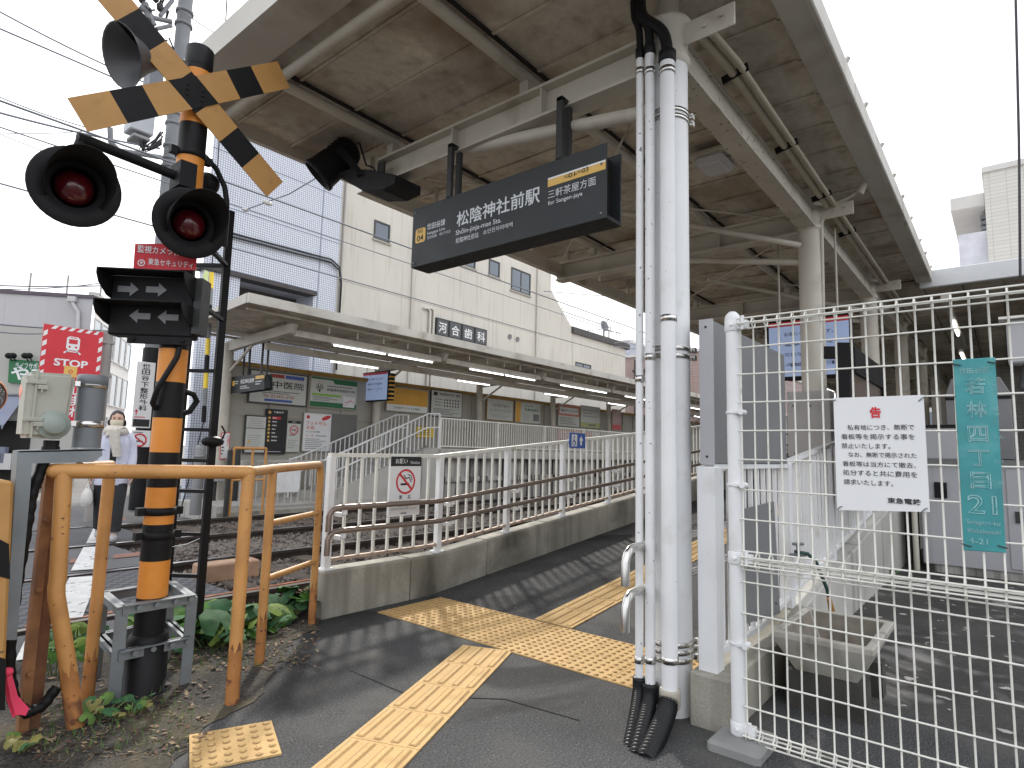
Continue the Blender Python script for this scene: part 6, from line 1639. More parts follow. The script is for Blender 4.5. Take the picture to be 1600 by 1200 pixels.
build('vent', b, m_grey, t)
b = MB()
for py in (500,):
    a, z = Q(760, py); b.fbox(FBg, xl, z - .012, xr, z + .012, 0, .006)
b.fbox(FBg, Q(895, 540)[0] - .01, 0, Q(895, 540)[0] + .01, zl - .06, 0, .006)
build('joint', b, mat('wall joint line', (.40, .38, .34), .9), t)  # thin joint lines in a tone darker than the wall
# rooftop railing and aerials
t = thing('roof_railing', 'thin metal railing on the roof ledge of the white building', 'railing', FBg.P(a0, zl))
b = MB(); zz = zl + .27; x = Q(880, 500)[0] + .05
while x < xe - .05: b.tube([FBg.P(x, zz - .2, -.9), FBg.P(x, zz + .95, -.9)], .012, 5); x += .22
b.tube([FBg.P(Q(880, 500)[0], zz + .95, -.9), FBg.P(xe - .1, zz + .95, -.9)], .022, 6)
build('bars', b, m_galpole, t)
b = MB(); b.tube([FBg.P(crv[-2][0], zz + .3, -.7), FBg.P(crv[-1][0] + .6, zz + .0, -.7), FBg.P(crv[-1][0] + 1.6, zz + .1, -.7), FBg.P(xe - .9, zz + .7, -.7)], .02, 6); build('hose', b, m_galpole, t)
t = thing('satellite_dish', 'grey satellite dish on a mast at the roof corner', 'satellite dish', FBg.P(Q(963, 520)[0], zz))
a, z = Q(963, 508); O9 = FBg.P(a, z, -.8)
b = MB(); b.lathe([(0, 0), (.15, .02), (.27, .08), (.31, .12), (.27, .09), (0, .02)], O9, (-.2, -1, .25), 20); build('dish', b, m_galpole, t)
b = MB(); b.tube([FBg.P(a, zz - .1, -.75), FBg.P(a, z + .1, -.75)], .05, 8); b.tube([O9, O9 + V((-.15, -.45, -.1))], .02, 6); b.tube([FBg.P(a, z + .1, -.75), FBg.P(a + .5, z + .5, -.75)], .03, 6); build('mast', b, m_galpole, t)
t = thing('aerial', 'tv aerial with horizontal bars beside the satellite dish', 'aerial', FBg.P(a + .9, zz))
b = MB(); q = [FBg.P(*Q(*p), -.8) for p in ((966, 513), (989, 518), (974, 505), (976, 520), (982, 507), (984, 522))]
b.tube([q[0], q[1]], .025, 6); b.tube([q[2], q[3]], .02, 6); b.tube([q[4], q[5]], .02, 6); b.tube([FBg.P(Q(972, 516)[0], zz - .1, -.8), FBg.P(Q(972, 516)[0], Q(972, 514)[1], -.8)], .03, 6); build('elements', b, m_galpole, t)
t = thing('roof_lamp', 'thin double armed mast standing on the roof near the stepped parapet', 'mast', FBg.P(Q(898, 500)[0], zz))
b = MB(); q = [FBg.P(*Q(*p), -1) for p in ((899, 510), (899, 478), (890, 472), (906, 478))]
b.tube([q[0], q[1]], .03, 6); b.tube([q[2], q[1], q[3]], .025, 6); build('pole', b, m_galpole, t)
# dental clinic sign
t = thing('clinic_sign', 'row of four dark panels with white characters on the white building', 'sign', FBg.P(*Q(720, 545)))
for i, ch in enumerate('河合歯科'):
    u0, u1 = i / 4, (i + 1) / 4
    c = [Q(679.5 + 79.5 * u0, 496 + 17.5 * u0), Q(679.5 + 79.5 * u1, 496 + 17.5 * u1), Q(759 - 79.5 * (1 - u1), 541 - 17.5 * (1 - u1)), Q(679.5 + 79.5 * u0, 524 + 17 * u0)]
    a0, a1 = c[0][0], c[1][0] - .02; b1 = c[0][1]; b0 = c[3][1]
    b1 = Q(679.5, 496)[1]; b0 = Q(679.5, 524)[1]
    b = MB(); b.fbox(FBg, a0, b0, a1, b1, .02, .10); pn = build('sign_panel', b, m_signd, t, bevel=.01)
    b = MB(); b.fbox(FBg, a0 + .05, b0 + .05, a1 - .05, b1 - .05, .10, .105); build('inset', b, mat('sign inset', (.07, .075, .08), .5), pn)
    b = MB(); b.text(ch, FBg, (a0 + a1) / 2, b0 + (b1 - b0) * .20, (b1 - b0) * .58, (a1 - a0) * .64, c=.109, bold=.012, al='C'); build('lettering', b, m_signw, pn)
# tiled building
YT = 15.2; FT = facing_y((0, YT, 0)); QT = lambda x, y: on(FT, x, y)
t = thing('tiled_building', 'building faced with small white square tiles at the left end of the opposite platform', 'building', (7, YT, 0))
xa = QT(331, 250)[0]; xb = QT(529, 400)[0]
zt = QT(375, 178)[1]
xr0 = QT(490, 460)[0]; zr0 = QT(420, 442)[1]; zr1 = 3.9
b = MB()
bk = YT + 9.0; FZ = Fr((0, 0, 0), (1, 0, 0), (0, 1, 0))
xk = xa * bk / YT + .35
b.prism([(xa * (YT + 1) / YT + .02, YT + 1.0), (xb, YT + 1.0), (xb, bk), (xk, bk)], FZ, -.2, zt)
b.prism([(xr0, -.2), (xb, -.2), (xb, zt), (xr0, zt)], FT, 0, -.999)
b.prism([(xa, YT), (xr0 - .001, YT), (xr0 - .001, YT + .999), (xa * (YT + 1) / YT + .02, YT + .999)], FZ, zr0, zt)
b.prism([(xa + .02, -.2), (xa + .95, -.2), (xa + .95, zr0 - .001), (xa + .02, zr0 - .001)], FT, 0, -.2)
build('wall', b, m_tiles, t)
b = MB(); b.fbox(FT, xa - .1, zr0 - .06, xr0 + .05, zr0 + .06, -.3, .10); b.fbox(FT, xa + .96, zr0 - .85, xr0 - .002, zr0 - .06, -.98, -.9); build('canopy_recess', b, m_ledge, t)
b = MB(); b.prism([(xa - .05, YT - .05), (xb + .02, YT - .05), (xb + .02, bk), (xk - .05, bk)], FZ, zt + .002, zt + .10); build('coping', b, mat('dark coping', (.10, .08, .10), .6), t)
b = MB()
for xx in (QT(500, 400)[0],): b.fbox(FT, xx - .01, 2, xx + .01, zt - .1, 0, .004)
for py in (268, 348): z = QT(430, py)[1]; b.fbox(FT, xa, z - .01, xb, z + .01, 0, .005)
build('joint', b, mat('tile joint', (.16, .19, .27), .8), t)
b = MB()
for dz in (0, -.09):
    p = [QT(*q) for q in ((340, 360), (430, 384), (515, 406), (528, 418), (531, 440))]
    b.tube([FT.P(a, z + dz, .08) for a, z in p] + [FT.P(p[-1][0], 3.5, .08)], .028, 8)
build('wall_conduit', b, m_iron, t)
# farther buildings on the right end of the street
t = thing('brick_building', 'pinkish brick block far along the track beyond the white building', 'building', (34, 18, 0))
b = MB(); b.box((33, 12.5, -.3), (60, 30, 7.2)); build('wall', b, m_brick, t)
b = MB(); b.box((32.9, 12.4, 7.2), (60.1, 30, 7.35)); build('parapet', b, m_bgw, t)
b = MB()
for k in range(6): b.box((32.92, 14.6 + 2 * k, 4.6), (32.995, 15.6 + 2 * k, 5.9))
build('window', b, m_glass, t)
b = MB(); b.tube([(32.85, 17.4, 0), (32.85, 17.4, 7.0)], .07, 8); b.box((32.5, 16.6, 6.2), (32.99, 17.4, 6.35)); build('drain_pipe', b, m_iron, t)
t = thing('grey_building', 'pale grey blue block just behind the roof corner of the white building', 'building', (40, 40, 0))
b = MB(); b.box((57, 31, -.3), (85, 45, 13.2)); build('wall', b, mat('blue grey render', (.38, .40, .46), .9), t)
b = MB(); b.box((56.9, 30.9, 13.2), (85, 45.1, 13.5)); build('parapet', b, m_bgw, t)
t = thing('street_block', 'pale office block far down the track under the near canopy', 'building', (70, 6, 0))
b = MB(); b.box((70, 2, -.3), (90, 14.5, 7.5)); build('wall', b, m_bgw, t)
b = MB()
for z in (1.8, 4.6):
    for k in range(5): b.box((69.93, 2.6 + 2.3 * k, z), (69.995, 4.2 + 2.3 * k, z + 1.4))
build('window', b, m_glass, t)
# building at upper right
t = thing('ribbed_building', 'pale ribbed tower with a flat balcony roof beyond the cross canopy at the right', 'building', (20, -1, 0))
z0 = 0; zt = 9.05
b = MB(); b.box((20, -8, -.2), (30, .17, zt)); build('wall', b, m_siding, t)
b = MB(); b.box((19.95, -8.05, zt), (30.05, .2, zt + .15)); build('coping', b, m_bgw, t)
ZB = at_x(1497, 305, 20).z
b = MB(); b.box((20.6, .172, ZB - .22), (24, .95, ZB + .16)); build('balcony_roof', b, m_bgw, t, bevel=.02)
b = MB()
for k in range(5): b.box((21.0, .175, ZB - 1.1 + k * .16), (23.6, .30, ZB - 1.0 + k * .16))
build('louvre', b, m_galpole, t)
zlow = at_x(1500, 362, 20).z
b = MB(); b.box((20.3, .173, -.2), (26, .80, zlow)); build('lower_block', b, mat('lilac white wall', (.58, .59, .66), .8), t)
# ================================================================== LEFT BACKGROUND
def slab(name, label, p0, p1, ztop, depth, mm, n_back=None):
    """a building whose street face runs between two ground points"""
    a = V((p0.x, p0.y, -.2)); c = V((p1.x, p1.y, -.2)); u = (c - a).normalized()
    F = Fr((a.x, a.y, 0), u)
    t = thing(name, label, 'building', a)
    ka = 1 + depth / a.xy.length; kc = 1 + depth / c.xy.length
    ba = V((a.x * ka, a.y * ka, 0)) + u * .25; bc = V((c.x * kc, c.y * kc, 0)) - u * .25
    b = MB(); b.prism([(c.x, c.y), (bc.x, bc.y), (ba.x, ba.y), (a.x, a.y)], Fr((0, 0, 0), (1, 0, 0), (0, 1, 0)), -.2, ztop); build('wall', b, mm, t)
    return t, F, (c - a).length
pa, pb_ = at_z(-60, 454, 6), at_z(146, 467, 6)
t, F, L = slab('grey_house', 'flat lilac grey building with a white downpipe at the far left across the road', pa, pb_, 6.0, 8, m_bg1)
b = MB(); b.fbox(F, -.05, 6.002, L + .02, 6.12, -.3, .05); build('parapet', b, mat('dark coping', (.10, .08, .10), .6), t)
QF = lambda x, y: on(F, x, y)
b = MB(); q = [QF(*p) for p in ((115, 470), (117, 477), (124, 488), (124, 515))]; b.tube([F.P(a, z, .08) for a, z in q], .06, 8); b.fbox(F, q[0][0] - .12, q[0][1] - .05, q[0][0] + .12, q[0][1] + .12, .02, .16); build('drain_pipe', b, m_bgw, t)
b = MB(); z = QF(60, 512)[1]; b.fbox(F, 0, -.2, L, z, .001, .02); build('lower_wall', b, m_bg2, t)
b = MB()
for px in (45, 104, 157):
    a, z = QF(px, 458); b.tube([F.P(a, 6.1, .0), F.P(a, 6.75, .0)], .03, 6)
build('roof_stub', b, m_bg2, t)
# green sign on it
cs = [QF(*p) for p in ((18, 562), (75, 566), (75, 602), (16, 598))]
tt = thing('green_shop_sign', 'green shop sign with white lettering and lamps above it at the far left', 'sign', F.P(*cs[3], .1))
b = MB(); b.prism(cs, F, .12, .04); build('sign_board', b, m_green, tt)
b = MB(); b.text('ライフサポート', F, QF(27, 577)[0], QF(27, 577)[1], .22, QF(75, 577)[0] - QF(27, 577)[0], c=.124, bold=.01); b.text('やすらぎ', F, QF(20, 588)[0], QF(20, 590)[1] - .08, .46, 2.2, c=.124, bold=.03); build('lettering', b, m_signw, tt)
b = MB()
for px in (23, 29, 48, 54): a, z = QF(px, 558); b.ell(F.P(a, z, .3), (.11, .11, .10), 10, 6); b.tube([F.P(a, z, .3), F.P(a, z - .15, .1)], .02, 5)
build('sign_lamp', b, m_black, tt)
# awning and dark shop front
tt = thing('awning', 'blue grey scalloped shop awning over a dark shop front at the far left', 'awning', F.P(QF(0, 670)[0], QF(0, 670)[1], .5))
c0, c1, c2, c3 = QF(-40, 617), QF(40, 617), QF(40, 668), QF(-40, 668)
b = MB(); n_ = 14
for i in range(n_):
    u0, u1 = i / n_, (i + 1) / n_
    A0 = F.P(c0[0] + (c1[0] - c0[0]) * u0, c0[1], .05); A1_ = F.P(c0[0] + (c1[0] - c0[0]) * u1, c0[1], .05)
    B0_ = F.P(c0[0] + (c1[0] - c0[0]) * u0, c3[1] + .1, .9); B1_ = F.P(c0[0] + (c1[0] - c0[0]) * u1, c3[1] + .1, .9)
    M_ = (B0_ + B1_) / 2 - UP * .16
    b.add([A0, A1_, B1_, M_, B0_], [(0, 4, 3, 2, 1)])
build('canvas', b, m_awn, tt)
b = MB(); b.tube([F.P(c0[0], c0[1], .06), F.P(c1[0], c1[1], .06)], .04, 6); build('front_bar', b, m_galpole, tt)
b = MB(); b.fbox(F, c0[0], -.2, c1[0] + .3, c3[1] + .25, .02, .04); build('shop_front', b, m_dark, t)
b = MB()
for k in range(7): a = c0[0] + (c1[0] - c0[0]) * (k + .5) / 7; b.fbox(F, a - .2, .3 + .1 * (k % 3), a + .18, .8 + .2 * (k % 2), .3, .5, k % 3)
build('shop_goods', b, [m_bgw, m_brickp, m_awn], t)
# windowed building behind
pa, pb_ = at_z(150, 470, 8.0), at_z(207, 520, 8.0)
t, F, L = slab('white_office', 'white office building with bands of blue windows beyond the red stop sign', pa, pb_, 8.2, 10, m_bgw)
QF = lambda x, y: on(F, x, y)
for r0, r1 in (((150, 488), (205, 545)), ((162, 580), (205, 624)), ((158, 622), (202, 650))):
    pass
for zb0, zb1 in ((5.6, 7.2), (3.2, 5.0), (1.0, 2.6)):
    n_ = 6
    for k in range(n_):
        a0 = L * (k + .06) / n_; a1 = L * (k + .94) / n_
        b = MB(); fw = .06
        b.fbox(F, a0, zb0, a1, zb0 + fw, .0, .05); b.fbox(F, a0, zb1 - fw, a1, zb1, .0, .05); b.fbox(F, a0, zb0 + fw, a0 + fw, zb1 - fw, .0, .05); b.fbox(F, a1 - fw, zb0 + fw, a1, zb1 - fw, .0, .05)
        w_ = build('window', b, m_bgw, t); b = MB(); b.fbox(F, a0 + fw, zb0 + fw, a1 - fw, zb1 - fw, .0, .02); build('pane', b, mat('blue window glass', (.16, .21, .26), .1, var=.25, scale=.8), w_)
b = MB(); b.fbox(F, -.1, 8.202, L + .02, 8.4, -.3, .1); build('parapet', b, m_bg2, t)
# a row of plain street blocks closing the road
for k, (p0, p1, z, mm, lab) in enumerate(((at_z(196, 640, .6), at_z(240, 650, .6), 5.0, m_brickp, 'brown building at the end of the road behind the medical sign post'), (at_z(235, 648, .5), at_z(300, 655, .5), 7.0, m_bg2, 'beige building closing the road behind the ladder'))):
    t, F, L = slab('street_building', lab, p0, p1, z, 6, mm)
    b = MB(); b.fbox(F, L * .1, .2, L * .9, 2.2, .02, .06); build('shop_front', b, m_glass, t)
    b = MB(); b.fbox(F, 0, 2.3, L, 2.7, .02, .3); build('fascia', b, m_red if k else m_awn, t)
# stop sign and its grey pole
YS_ = 11.2; FS = facing_y((0, YS_, 0)); QS = lambda x, y: on(FS, x, y)
t = thing('stop_sign_post', 'red and white striped train stop sign on a grey pole across the tracks', 'sign', FS.P(QS(150, 700)[0], 0))
c = [QS(*p) for p in ((68, 514), (162, 521), (157, 587), (62, 578))]
a0 = c[0][0]; a1 = c[1][0]; b1 = c[1][1] + .02; b0 = b1 - 1.45
b1_ = b1
b = MB(); b.fbox(FS, a0, b0, a1, b1, -.02, 0); build('sign_plate', b, m_red, t)
w_ = a1 - a0
b = MB(); bw = .055; 
def hatch(x0, y0, x1, y1, horiz):
    n_ = 6 if horiz else 9
    for i in range(n_):
        if horiz:
            u = x0 + (x1 - x0) * (i + .25) / n_; wd = (x1 - x0) / n_ * .5; b.poly(FS, [(u, y0), (u + wd, y0), (min(x1, u + wd + .05), y1), (min(x1, u + .05), y1)], .003)
        else:
            u = y0 + (y1 - y0) * (i + .2) / n_; hd = (y1 - y0) / n_ * .5; b.poly(FS, [(x0, u), (x1, u + .04), (x1, u + hd + .04), (x0, u + hd)], .003)
hatch(a0 + .06, b1 - bw - .005, a1 - .06, b1 - .005, True); hatch(a0 + .005, b0, a0 + bw, b1 - .07, False); hatch(a1 - bw, b0, a1 - .005, b1 - .07, False)
build('edge_hatching', b, m_signw, t)
b = MB(); cx = (a0 + a1) / 2 + .0
p = lambda x, y: QS(68 + (x - 410) / 6, 514 + (y - 565) / 6)
x0, y0 = p(618, 760); x1, y1 = p(756, 648)
r = .03
b.poly(FS, [(x0 + r, y0), (x1 - r, y0), (x1, y0 + r), (x1, y1 - r), (x1 - r, y1), (x0 + r, y1), (x0, y1 - r), (x0, y0 + r)], .003)
for s_ in (-1, 1): xm = (x0 + x1) / 2; b.stroke(FS, [(xm + s_ * .05, y0 + .0), (xm + s_ * .11, y0 - .05)], .022, .003)
xm = (x0 + x1) / 2; b.quad(FS, xm - .08, y0 - .028, xm + .08, y0 - .014, .003)
l0, m0_ = p(500, 905); l1, m1_ = p(832, 815)
b.text('STOP', FS, cx, m0_, .115, l1 - l0, c=.003, bold=.03, al='C')
b.text('止まれ', FS, cx + .03, m0_ - .25, .16, vert=True, c=.003, bold=.02)
build('lettering', b, m_signw, t)
b = MB(); b.quad(FS, x0 + .03, y0 + (y1 - y0) * .48, x1 - .03, y0 + (y1 - y0) * .80, .005); b.disc(FS, x0 + .045, y0 + (y1 - y0) * .25, .016, .005, n=10); b.disc(FS, x1 - .045, y0 + (y1 - y0) * .25, .016, .005, n=10); b.quad(FS, xm - .04, y1 - .022, xm + .04, y1 - .012, .005); build('symbol', b, m_red, t)
b = MB(); k0, k1 = p(595, 1010), p(728, 920); b.fbox(FS, k0[0], k0[1], k1[0], k1[1], .002, .004); build('amber_mark', b, m_signy, t)
b = MB(); b.disc(FS, (k0[0] + k1[0]) / 2, (k0[1] + k1[1]) / 2, .03, .006, n=14, r2=.018); build('symbol', b, m_red, t)
b = MB(); a, z = QS(173, 516); b.tube([FS.P(a, -.1, -.1), FS.P(a, z, -.1)], .075, 16); b.lathe([(.077, -.02), (.077, .0), (0, .01)], FS.P(a, z, -.1), (0, 0, 1), 16)
for zz in (2.85, 2.3): b.fbox(FS, a - .12, zz - .02, a + .085, zz + .02, -.18, -.022)
build('pole', b, mat('beige grey pole', (.28, .265, .25), .7, var=.1), t)
# convex mirror
p = at_y(-12, 618, 9.0); t = thing('traffic_mirror', 'round orange rimmed traffic mirror at the left edge', 'mirror', (p.x - .4, 9, 0))
b = MB(); b.lathe([(0, .03), (.13, .02), (.17, .0)], p, (.55, -.8, 0), 24); build('mirror_face', b, mat('mirror', (.5, .5, .52), .05, 1.0), t)
b = MB(); b.lathe([(.17, .01), (.192, 0), (.17, -.03), (0, -.06)], p, (.55, -.8, 0), 24); build('rim', b, mat('pale orange rim', (.70, .32, .18), .5), t)
b = MB(); b.tube([(p.x - .15, 9.1, -.1), (p.x - .15, 9.1, p.z + .1)], .04, 10); build('pole', b, m_rail_or, t)
# utility pole with transformer gear
ux, uy = at_y(226, 700, 13.2).x, 13.2
t = thing('utility_pole', 'tall grey concrete utility pole carrying transformers and cables behind the crossing signal', 'utility pole', (ux, uy, 0))
b = MB(); b.tube([(ux, uy, -.1), (ux, uy, 15)], [.17, .13], 16); build('pole', b, m_galpole, t)
FU_ = facing_y((0, uy - .2, 0)); QU = lambda x, y: on(FU_, x, y)
b = MB(); a, z1 = QU(224, 545); z0 = QU(222, 780)[1]; b.tube([(ux, uy, -.05), (ux, uy, zrow_at(ux, uy, 545))], .185, 16); build('lower_sleeve', b, m_black, t)
b = MB()
for r0 in (-10, 20, 40, 180, 195, 230, 250, 262, 330, 345): b.lathe([(.15, -.03), (.175, -.03), (.175, .03), (.15, .03)], (ux, uy, zrow_at(ux, uy, r0)), (0, 0, 1), 14)
build('band', b, m_galpole, t)
def ubox(px, py, pw, ph, nm, mm):
    a0, z1 = QU(px, py); a1, z0 = QU(px + pw, py + ph); bb = MB(); bb.fbox(FU_, a0, z0, a1, z1, -.3, .1); return build(nm, bb, mm, t, bevel=.02)
ubox(204, 170, 33, 45, 'transformer_box', mat('pale grey gear', (.42, .44, .48), .5)); ubox(234, 100, 16, 55, 'transformer_box', mat('dark grey gear', (.14, .15, .17), .5)); ubox(206, 208, 26, 16, 'terminal_block', m_grey)
b = MB()
for pts, r in ((((172, 200), (173, 222), (186, 235), (252, 246)), .05), (((245, 45), (268, 40)), .04), (((218, 10), (240, 28), (268, 34)), .05), (((250, 25), (270, 0)), .04), (((226, 5), (232, 25), (240, 40)), .07)):
    b.tube([FU_.P(*QU(*q)) for q in pts], r, 8)
build('crossarm', b, m_galpole, t)
b = MB(); random.seed(5)
for k in range(16):
    x0, y0 = random.uniform(205, 265), random.uniform(-40, 70); pts = [(x0, y0), (x0 + random.uniform(-15, 15), y0 + random.uniform(8, 22)), (x0 + random.uniform(-20, 25), y0 + random.uniform(-5, 30))]
    b.tube([FU_.P(*QU(*q), random.uniform(-.2, .2)) for q in pts], .018, 5)
for k in range(8):
    x0 = random.uniform(208, 232); pts = [(x0, 220), (x0 + random.uniform(-6, 8), 236), (x0 + random.uniform(0, 20), 232), (252, 205 + 3 * k)]
    b.tube([FU_.P(*QU(*q), random.uniform(-.1, .1)) for q in pts], .016, 5)
for k in range(10): 
    x0, y0 = random.uniform(222, 268), random.uniform(-30, 40); b.ell(FU_.P(*QU(x0, y0), 0), (.07, .07, .10), 8, 6)
build('cable', b, m_cable, t)
# medical signs on the pole
FM = facing_y((0, uy - .22, 0)); QM = lambda x, y: on(FM, x, y)
t = thing('clinic_pole_sign', 'tall white clinic sign with vertical black characters on the utility pole', 'sign', FM.P(*QM(215, 670)))
c = [QM(*p) for p in ((215, 564), (244, 564), (236, 668), (206, 668))]; a0 = c[0][0] - .0; a1 = c[1][0]; b1 = c[0][1]; b0 = c[3][1]
b = MB(); b.fbox(FM, a0, b0, a1, b1, -.02, 0); build('sign_plate', b, m_signw, t, bevel=.004)
w_, h_ = a1 - a0, b1 - b0
b = MB(); b.text('世田谷', FM, a0 + w_ * .28, b1 - h_ * .02, h_ * .082, w_ * .44, vert=True, bold=.02); b.text('下整形外科', FM, a0 + w_ * .28, b1 - h_ * .30, h_ * .082, w_ * .44, vert=True, bold=.02) ; b.quad(FM, a0 + w_ * .06, b0 + h_ * .02, a1 - w_ * .06, b0 + h_ * .13, .002); build('lettering', b, m_ink, t)
b = MB(); b.poly(FM, [(a0 + w_ * .08, b0 + h_ * .24), (a0 + w_ * .28, b0 + h_ * .24), (a0 + w_ * .18, b0 + h_ * .28)], .003); b.quad(FM, a0 + w_ * .15, b0 + h_ * .19, a0 + w_ * .21, b0 + h_ * .24, .003); b.lines(FM, a0 + w_ * .1, b0 + h_ * .14, a1 - w_ * .1, b0 + h_ * .18, 1, .003); build('arrow', b, m_red, t)
c = [QM(*p) for p in ((206, 672), (236, 672), (234, 698), (204, 698))]; a0 = c[0][0]; a1 = c[1][0]; b1 = c[0][1]; b0 = c[3][1]
t = thing('no_smoking_plate', 'small square no smoking plate below the clinic sign on the utility pole', 'sign', FM.P(a0, b0))
b = MB(); b.fbox(FM, a0, b0, a1, b1, -.02, 0); build('sign_plate', b, m_signw, t)
b = MB(); cx, cy = (a0 + a1) / 2 - .02, (b0 + b1) / 2 - .03; b.disc(FM, cx, cy, .13, .003, n=24, r2=.10); b.stroke(FM, [(cx - .09, cy + .07), (cx + .09, cy - .07)], .03, .003); build('ban_symbol', b, m_red, t)
b = MB(); b.stroke(FM, [(cx - .08, cy - .02), (cx + .06, cy - .02)], .025, .0025); b.lines(FM, a0 + .04, b1 - .06, a1 - .04, b1 - .02, 1, .003); build('lettering', b, m_ink, t)
# yellow guy wire guard and bollard, far kerbside bits
a, c_ = at_y(318, 660, 11.9), at_y(331, 425, 11.9)
t = thing('guy_wire', 'guy wire in a yellow and black striped guard beside the black ladder', 'guy wire', a)
b = MB(); n_ = 9
for k in range(n_): b.tube([a.lerp(c_, k / n_), a.lerp(c_, (k + .96) / n_)], .045, 8, k % 2 if k % 3 else 2)
build('striped_guard', b, [m_yel, m_galpole, m_black], t)
b = MB(); b.tube([V((a.x - .3, a.y, -.1)), a, c_, c_ + (c_ - a) * 2.2], .012, 6); build('strand', b, m_cable, t)
b = MB(); p = at_y(323, 440, 11.85); b.add([p + V((-.06, 0, .22)), p + V((.03, 0, .2)), p + V((.0, 0, -.3)), p + V((-.13, 0, -.26))], [(0, 3, 2, 1)]); build('tag', b, mat('pale yellow tag', (.62, .70, .35), .6), t)
for px, y0, y1, lab, mm in ((305, 695, 800, 'grey square bollard standing across the tracks right of the ladder', m_grey), (362, 698, 790, 'dark grey slim bollard beside the far orange guard rail', m_iron)):
    p = at_z(px, y1, 0); z = zrow_at(p.x, p.y, y0)
    b = MB(); b.tube([(p.x, p.y, -.05), (p.x, p.y, z - .06), (p.x, p.y, z - .02), (p.x, p.y, z)], [.10, .10, .09, .04], 14)
    if mm is m_grey: b.lathe([(.101, z * .8), (.106, z * .8), (.106, z * .8 + .06), (.101, z * .8 + .06)], (p.x, p.y, 0), (0, 0, 1), 14)
    build('bollard', b, mm, label=lab, cat='bollard')
t = thing('signal_box', 'small grey relay box on a post across the tracks behind the ladder', 'box', at_z(333, 790, 0))
p = at_z(333, 790, 0); b = MB(); z1, z0 = zrow_at(p.x, p.y, 735), zrow_at(p.x, p.y, 752); b.box((p.x - .16, p.y - .1, z0), (p.x + .14, p.y + .1, z1)); build('cabinet', b, m_greyl, t, bevel=.01)
b = MB(); b.tube([(p.x, p.y, -.05), (p.x, p.y, z0)], .04, 8); build('post', b, m_iron, t)
# ================================================================== OVERHEAD WIRES
def wire(label, pts, r=.008, mm=None, name='overhead_wire', sag=0):
    P = []
    for i in range(len(pts) - 1):
        for k in range(8):
            u = k / 8; P.append(pts[i].lerp(pts[i + 1], u) - UP * sag * 4 * u * (1 - u))
    P.append(pts[-1])
    b = MB(); b.tube(P, r, 6)
    return build(name, b, mm or m_grwire, label=label, cat='wire')
def xwire(label, px0, py0, y, r=.008, x0=-25, x1=70):
    p = at_y(px0, py0, y); wire(label, [V((x0, y, p.z)), V((x1, y, p.z))], r)
xwire('upper wire over the nearer track crossing the tiled building', 460, 243, 6.0, .007)
xwire('contact wire over the nearer track passing behind the name sign', 380, 294, 6.0, .009)
xwire('upper wire over the farther track crossing the white building', 460, 352, 9.6, .009)
xwire('contact wire over the farther track low across the tiled building', 430, 406, 9.6, .011)
a, c_, d_ = at_y(383, 328, 6.6), at_y(452, 308, 6.3), at_y(520, 238, 5.4)
wire('short pull off wire with white insulators in front of the tiled building', [at_y(383, 328, 6.6), at_y(452, 303, 6.3), at_y(545, 248, 5.6)], .007)
b = MB()
for q, w2 in ((at_y(418, 317, 6.45), .03), (at_y(383, 328, 6.6), .02)): b.ell(q, (w2 * 2.2, .02, w2), 10, 6)
build('insulator', b, m_ins, label='white insulator beads on the pull off wire before the tiled building', cat='insulator')
for lab, p0, p1, r in (('thin wire running from the utility pole to the top left, uppermost', (-30, 2), (224, 128), .02), ('thin wire slanting to the utility pole, second from the top at the left', (-30, 139), (150, 203), .014), ('thick cable slanting to the utility pole at the left', (-30, 168), (250, 232), .026),
                       ('faint slack wire level across the left sky', (-30, 206), (150, 203), .010), ('wire crossing the sky below the left lamp', (-30, 445), (240, 442), .018), ('wire crossing the sky just above the lilac grey building', (-30, 451), (160, 442), .014),
                       ('thin wire from the pole top to the canopy at the top', (280, 14), (368, 68), .014), ('long wire slanting down behind the left red lamp', (-30, 197), (250, 300), .010), ('wire low across the grey building left of the arrow box', (-30, 504), (250, 517), .022), ('lower wire across the grey building', (-30, 515), (100, 519), .016)):
    wire(lab, [at_y(*p0, 13.0), at_y(*p1, 13.0)], r * .7, m_grwire, sag=.05)
p0, p1, p2 = at_x(1586, -40, 9.0), at_x(1592, 220, 9.0), at_x(1594, 432, 9.0)
wire('thick dark cable hanging down the sky at the right edge', [p0, p1, p2], .016, m_cable)
for lab, a, c_ in (('wire in the sky gap under the near canopy, upper', (850, 455), (1010, 468)), ('wire in the sky gap above the brick building', (960, 536), (1110, 515)), ('lower wire in the sky gap above the brick building', (960, 541), (1110, 560)), ('wire slanting down past the brick building', (1085, 520), (1050, 640))):
    wire(lab, [at_y(*a, 15.2), at_y(*c_, 15.2)], .02, m_grwire)
# ================================================================== PERSON
random.seed(2)
PP = at_z(150, 846, 0)
ph = 1.64
t = thing('person', 'person in a pale coat, cream scarf and face mask walking over the crossing', 'person', (PP.x, PP.y, 0))
fw = V((-.35, -.94, 0)).normalized()         # walking towards the camera
rt = V((fw.y, -fw.x, 0)) * -1                # the person's left hand side
rt = UP.cross(fw).normalized()               # left of the person
B = V((PP.x + .12, PP.y + .05, 0))
def W(s, f, z): return B + rt * s + fw * f + UP * z * ph / 1.64
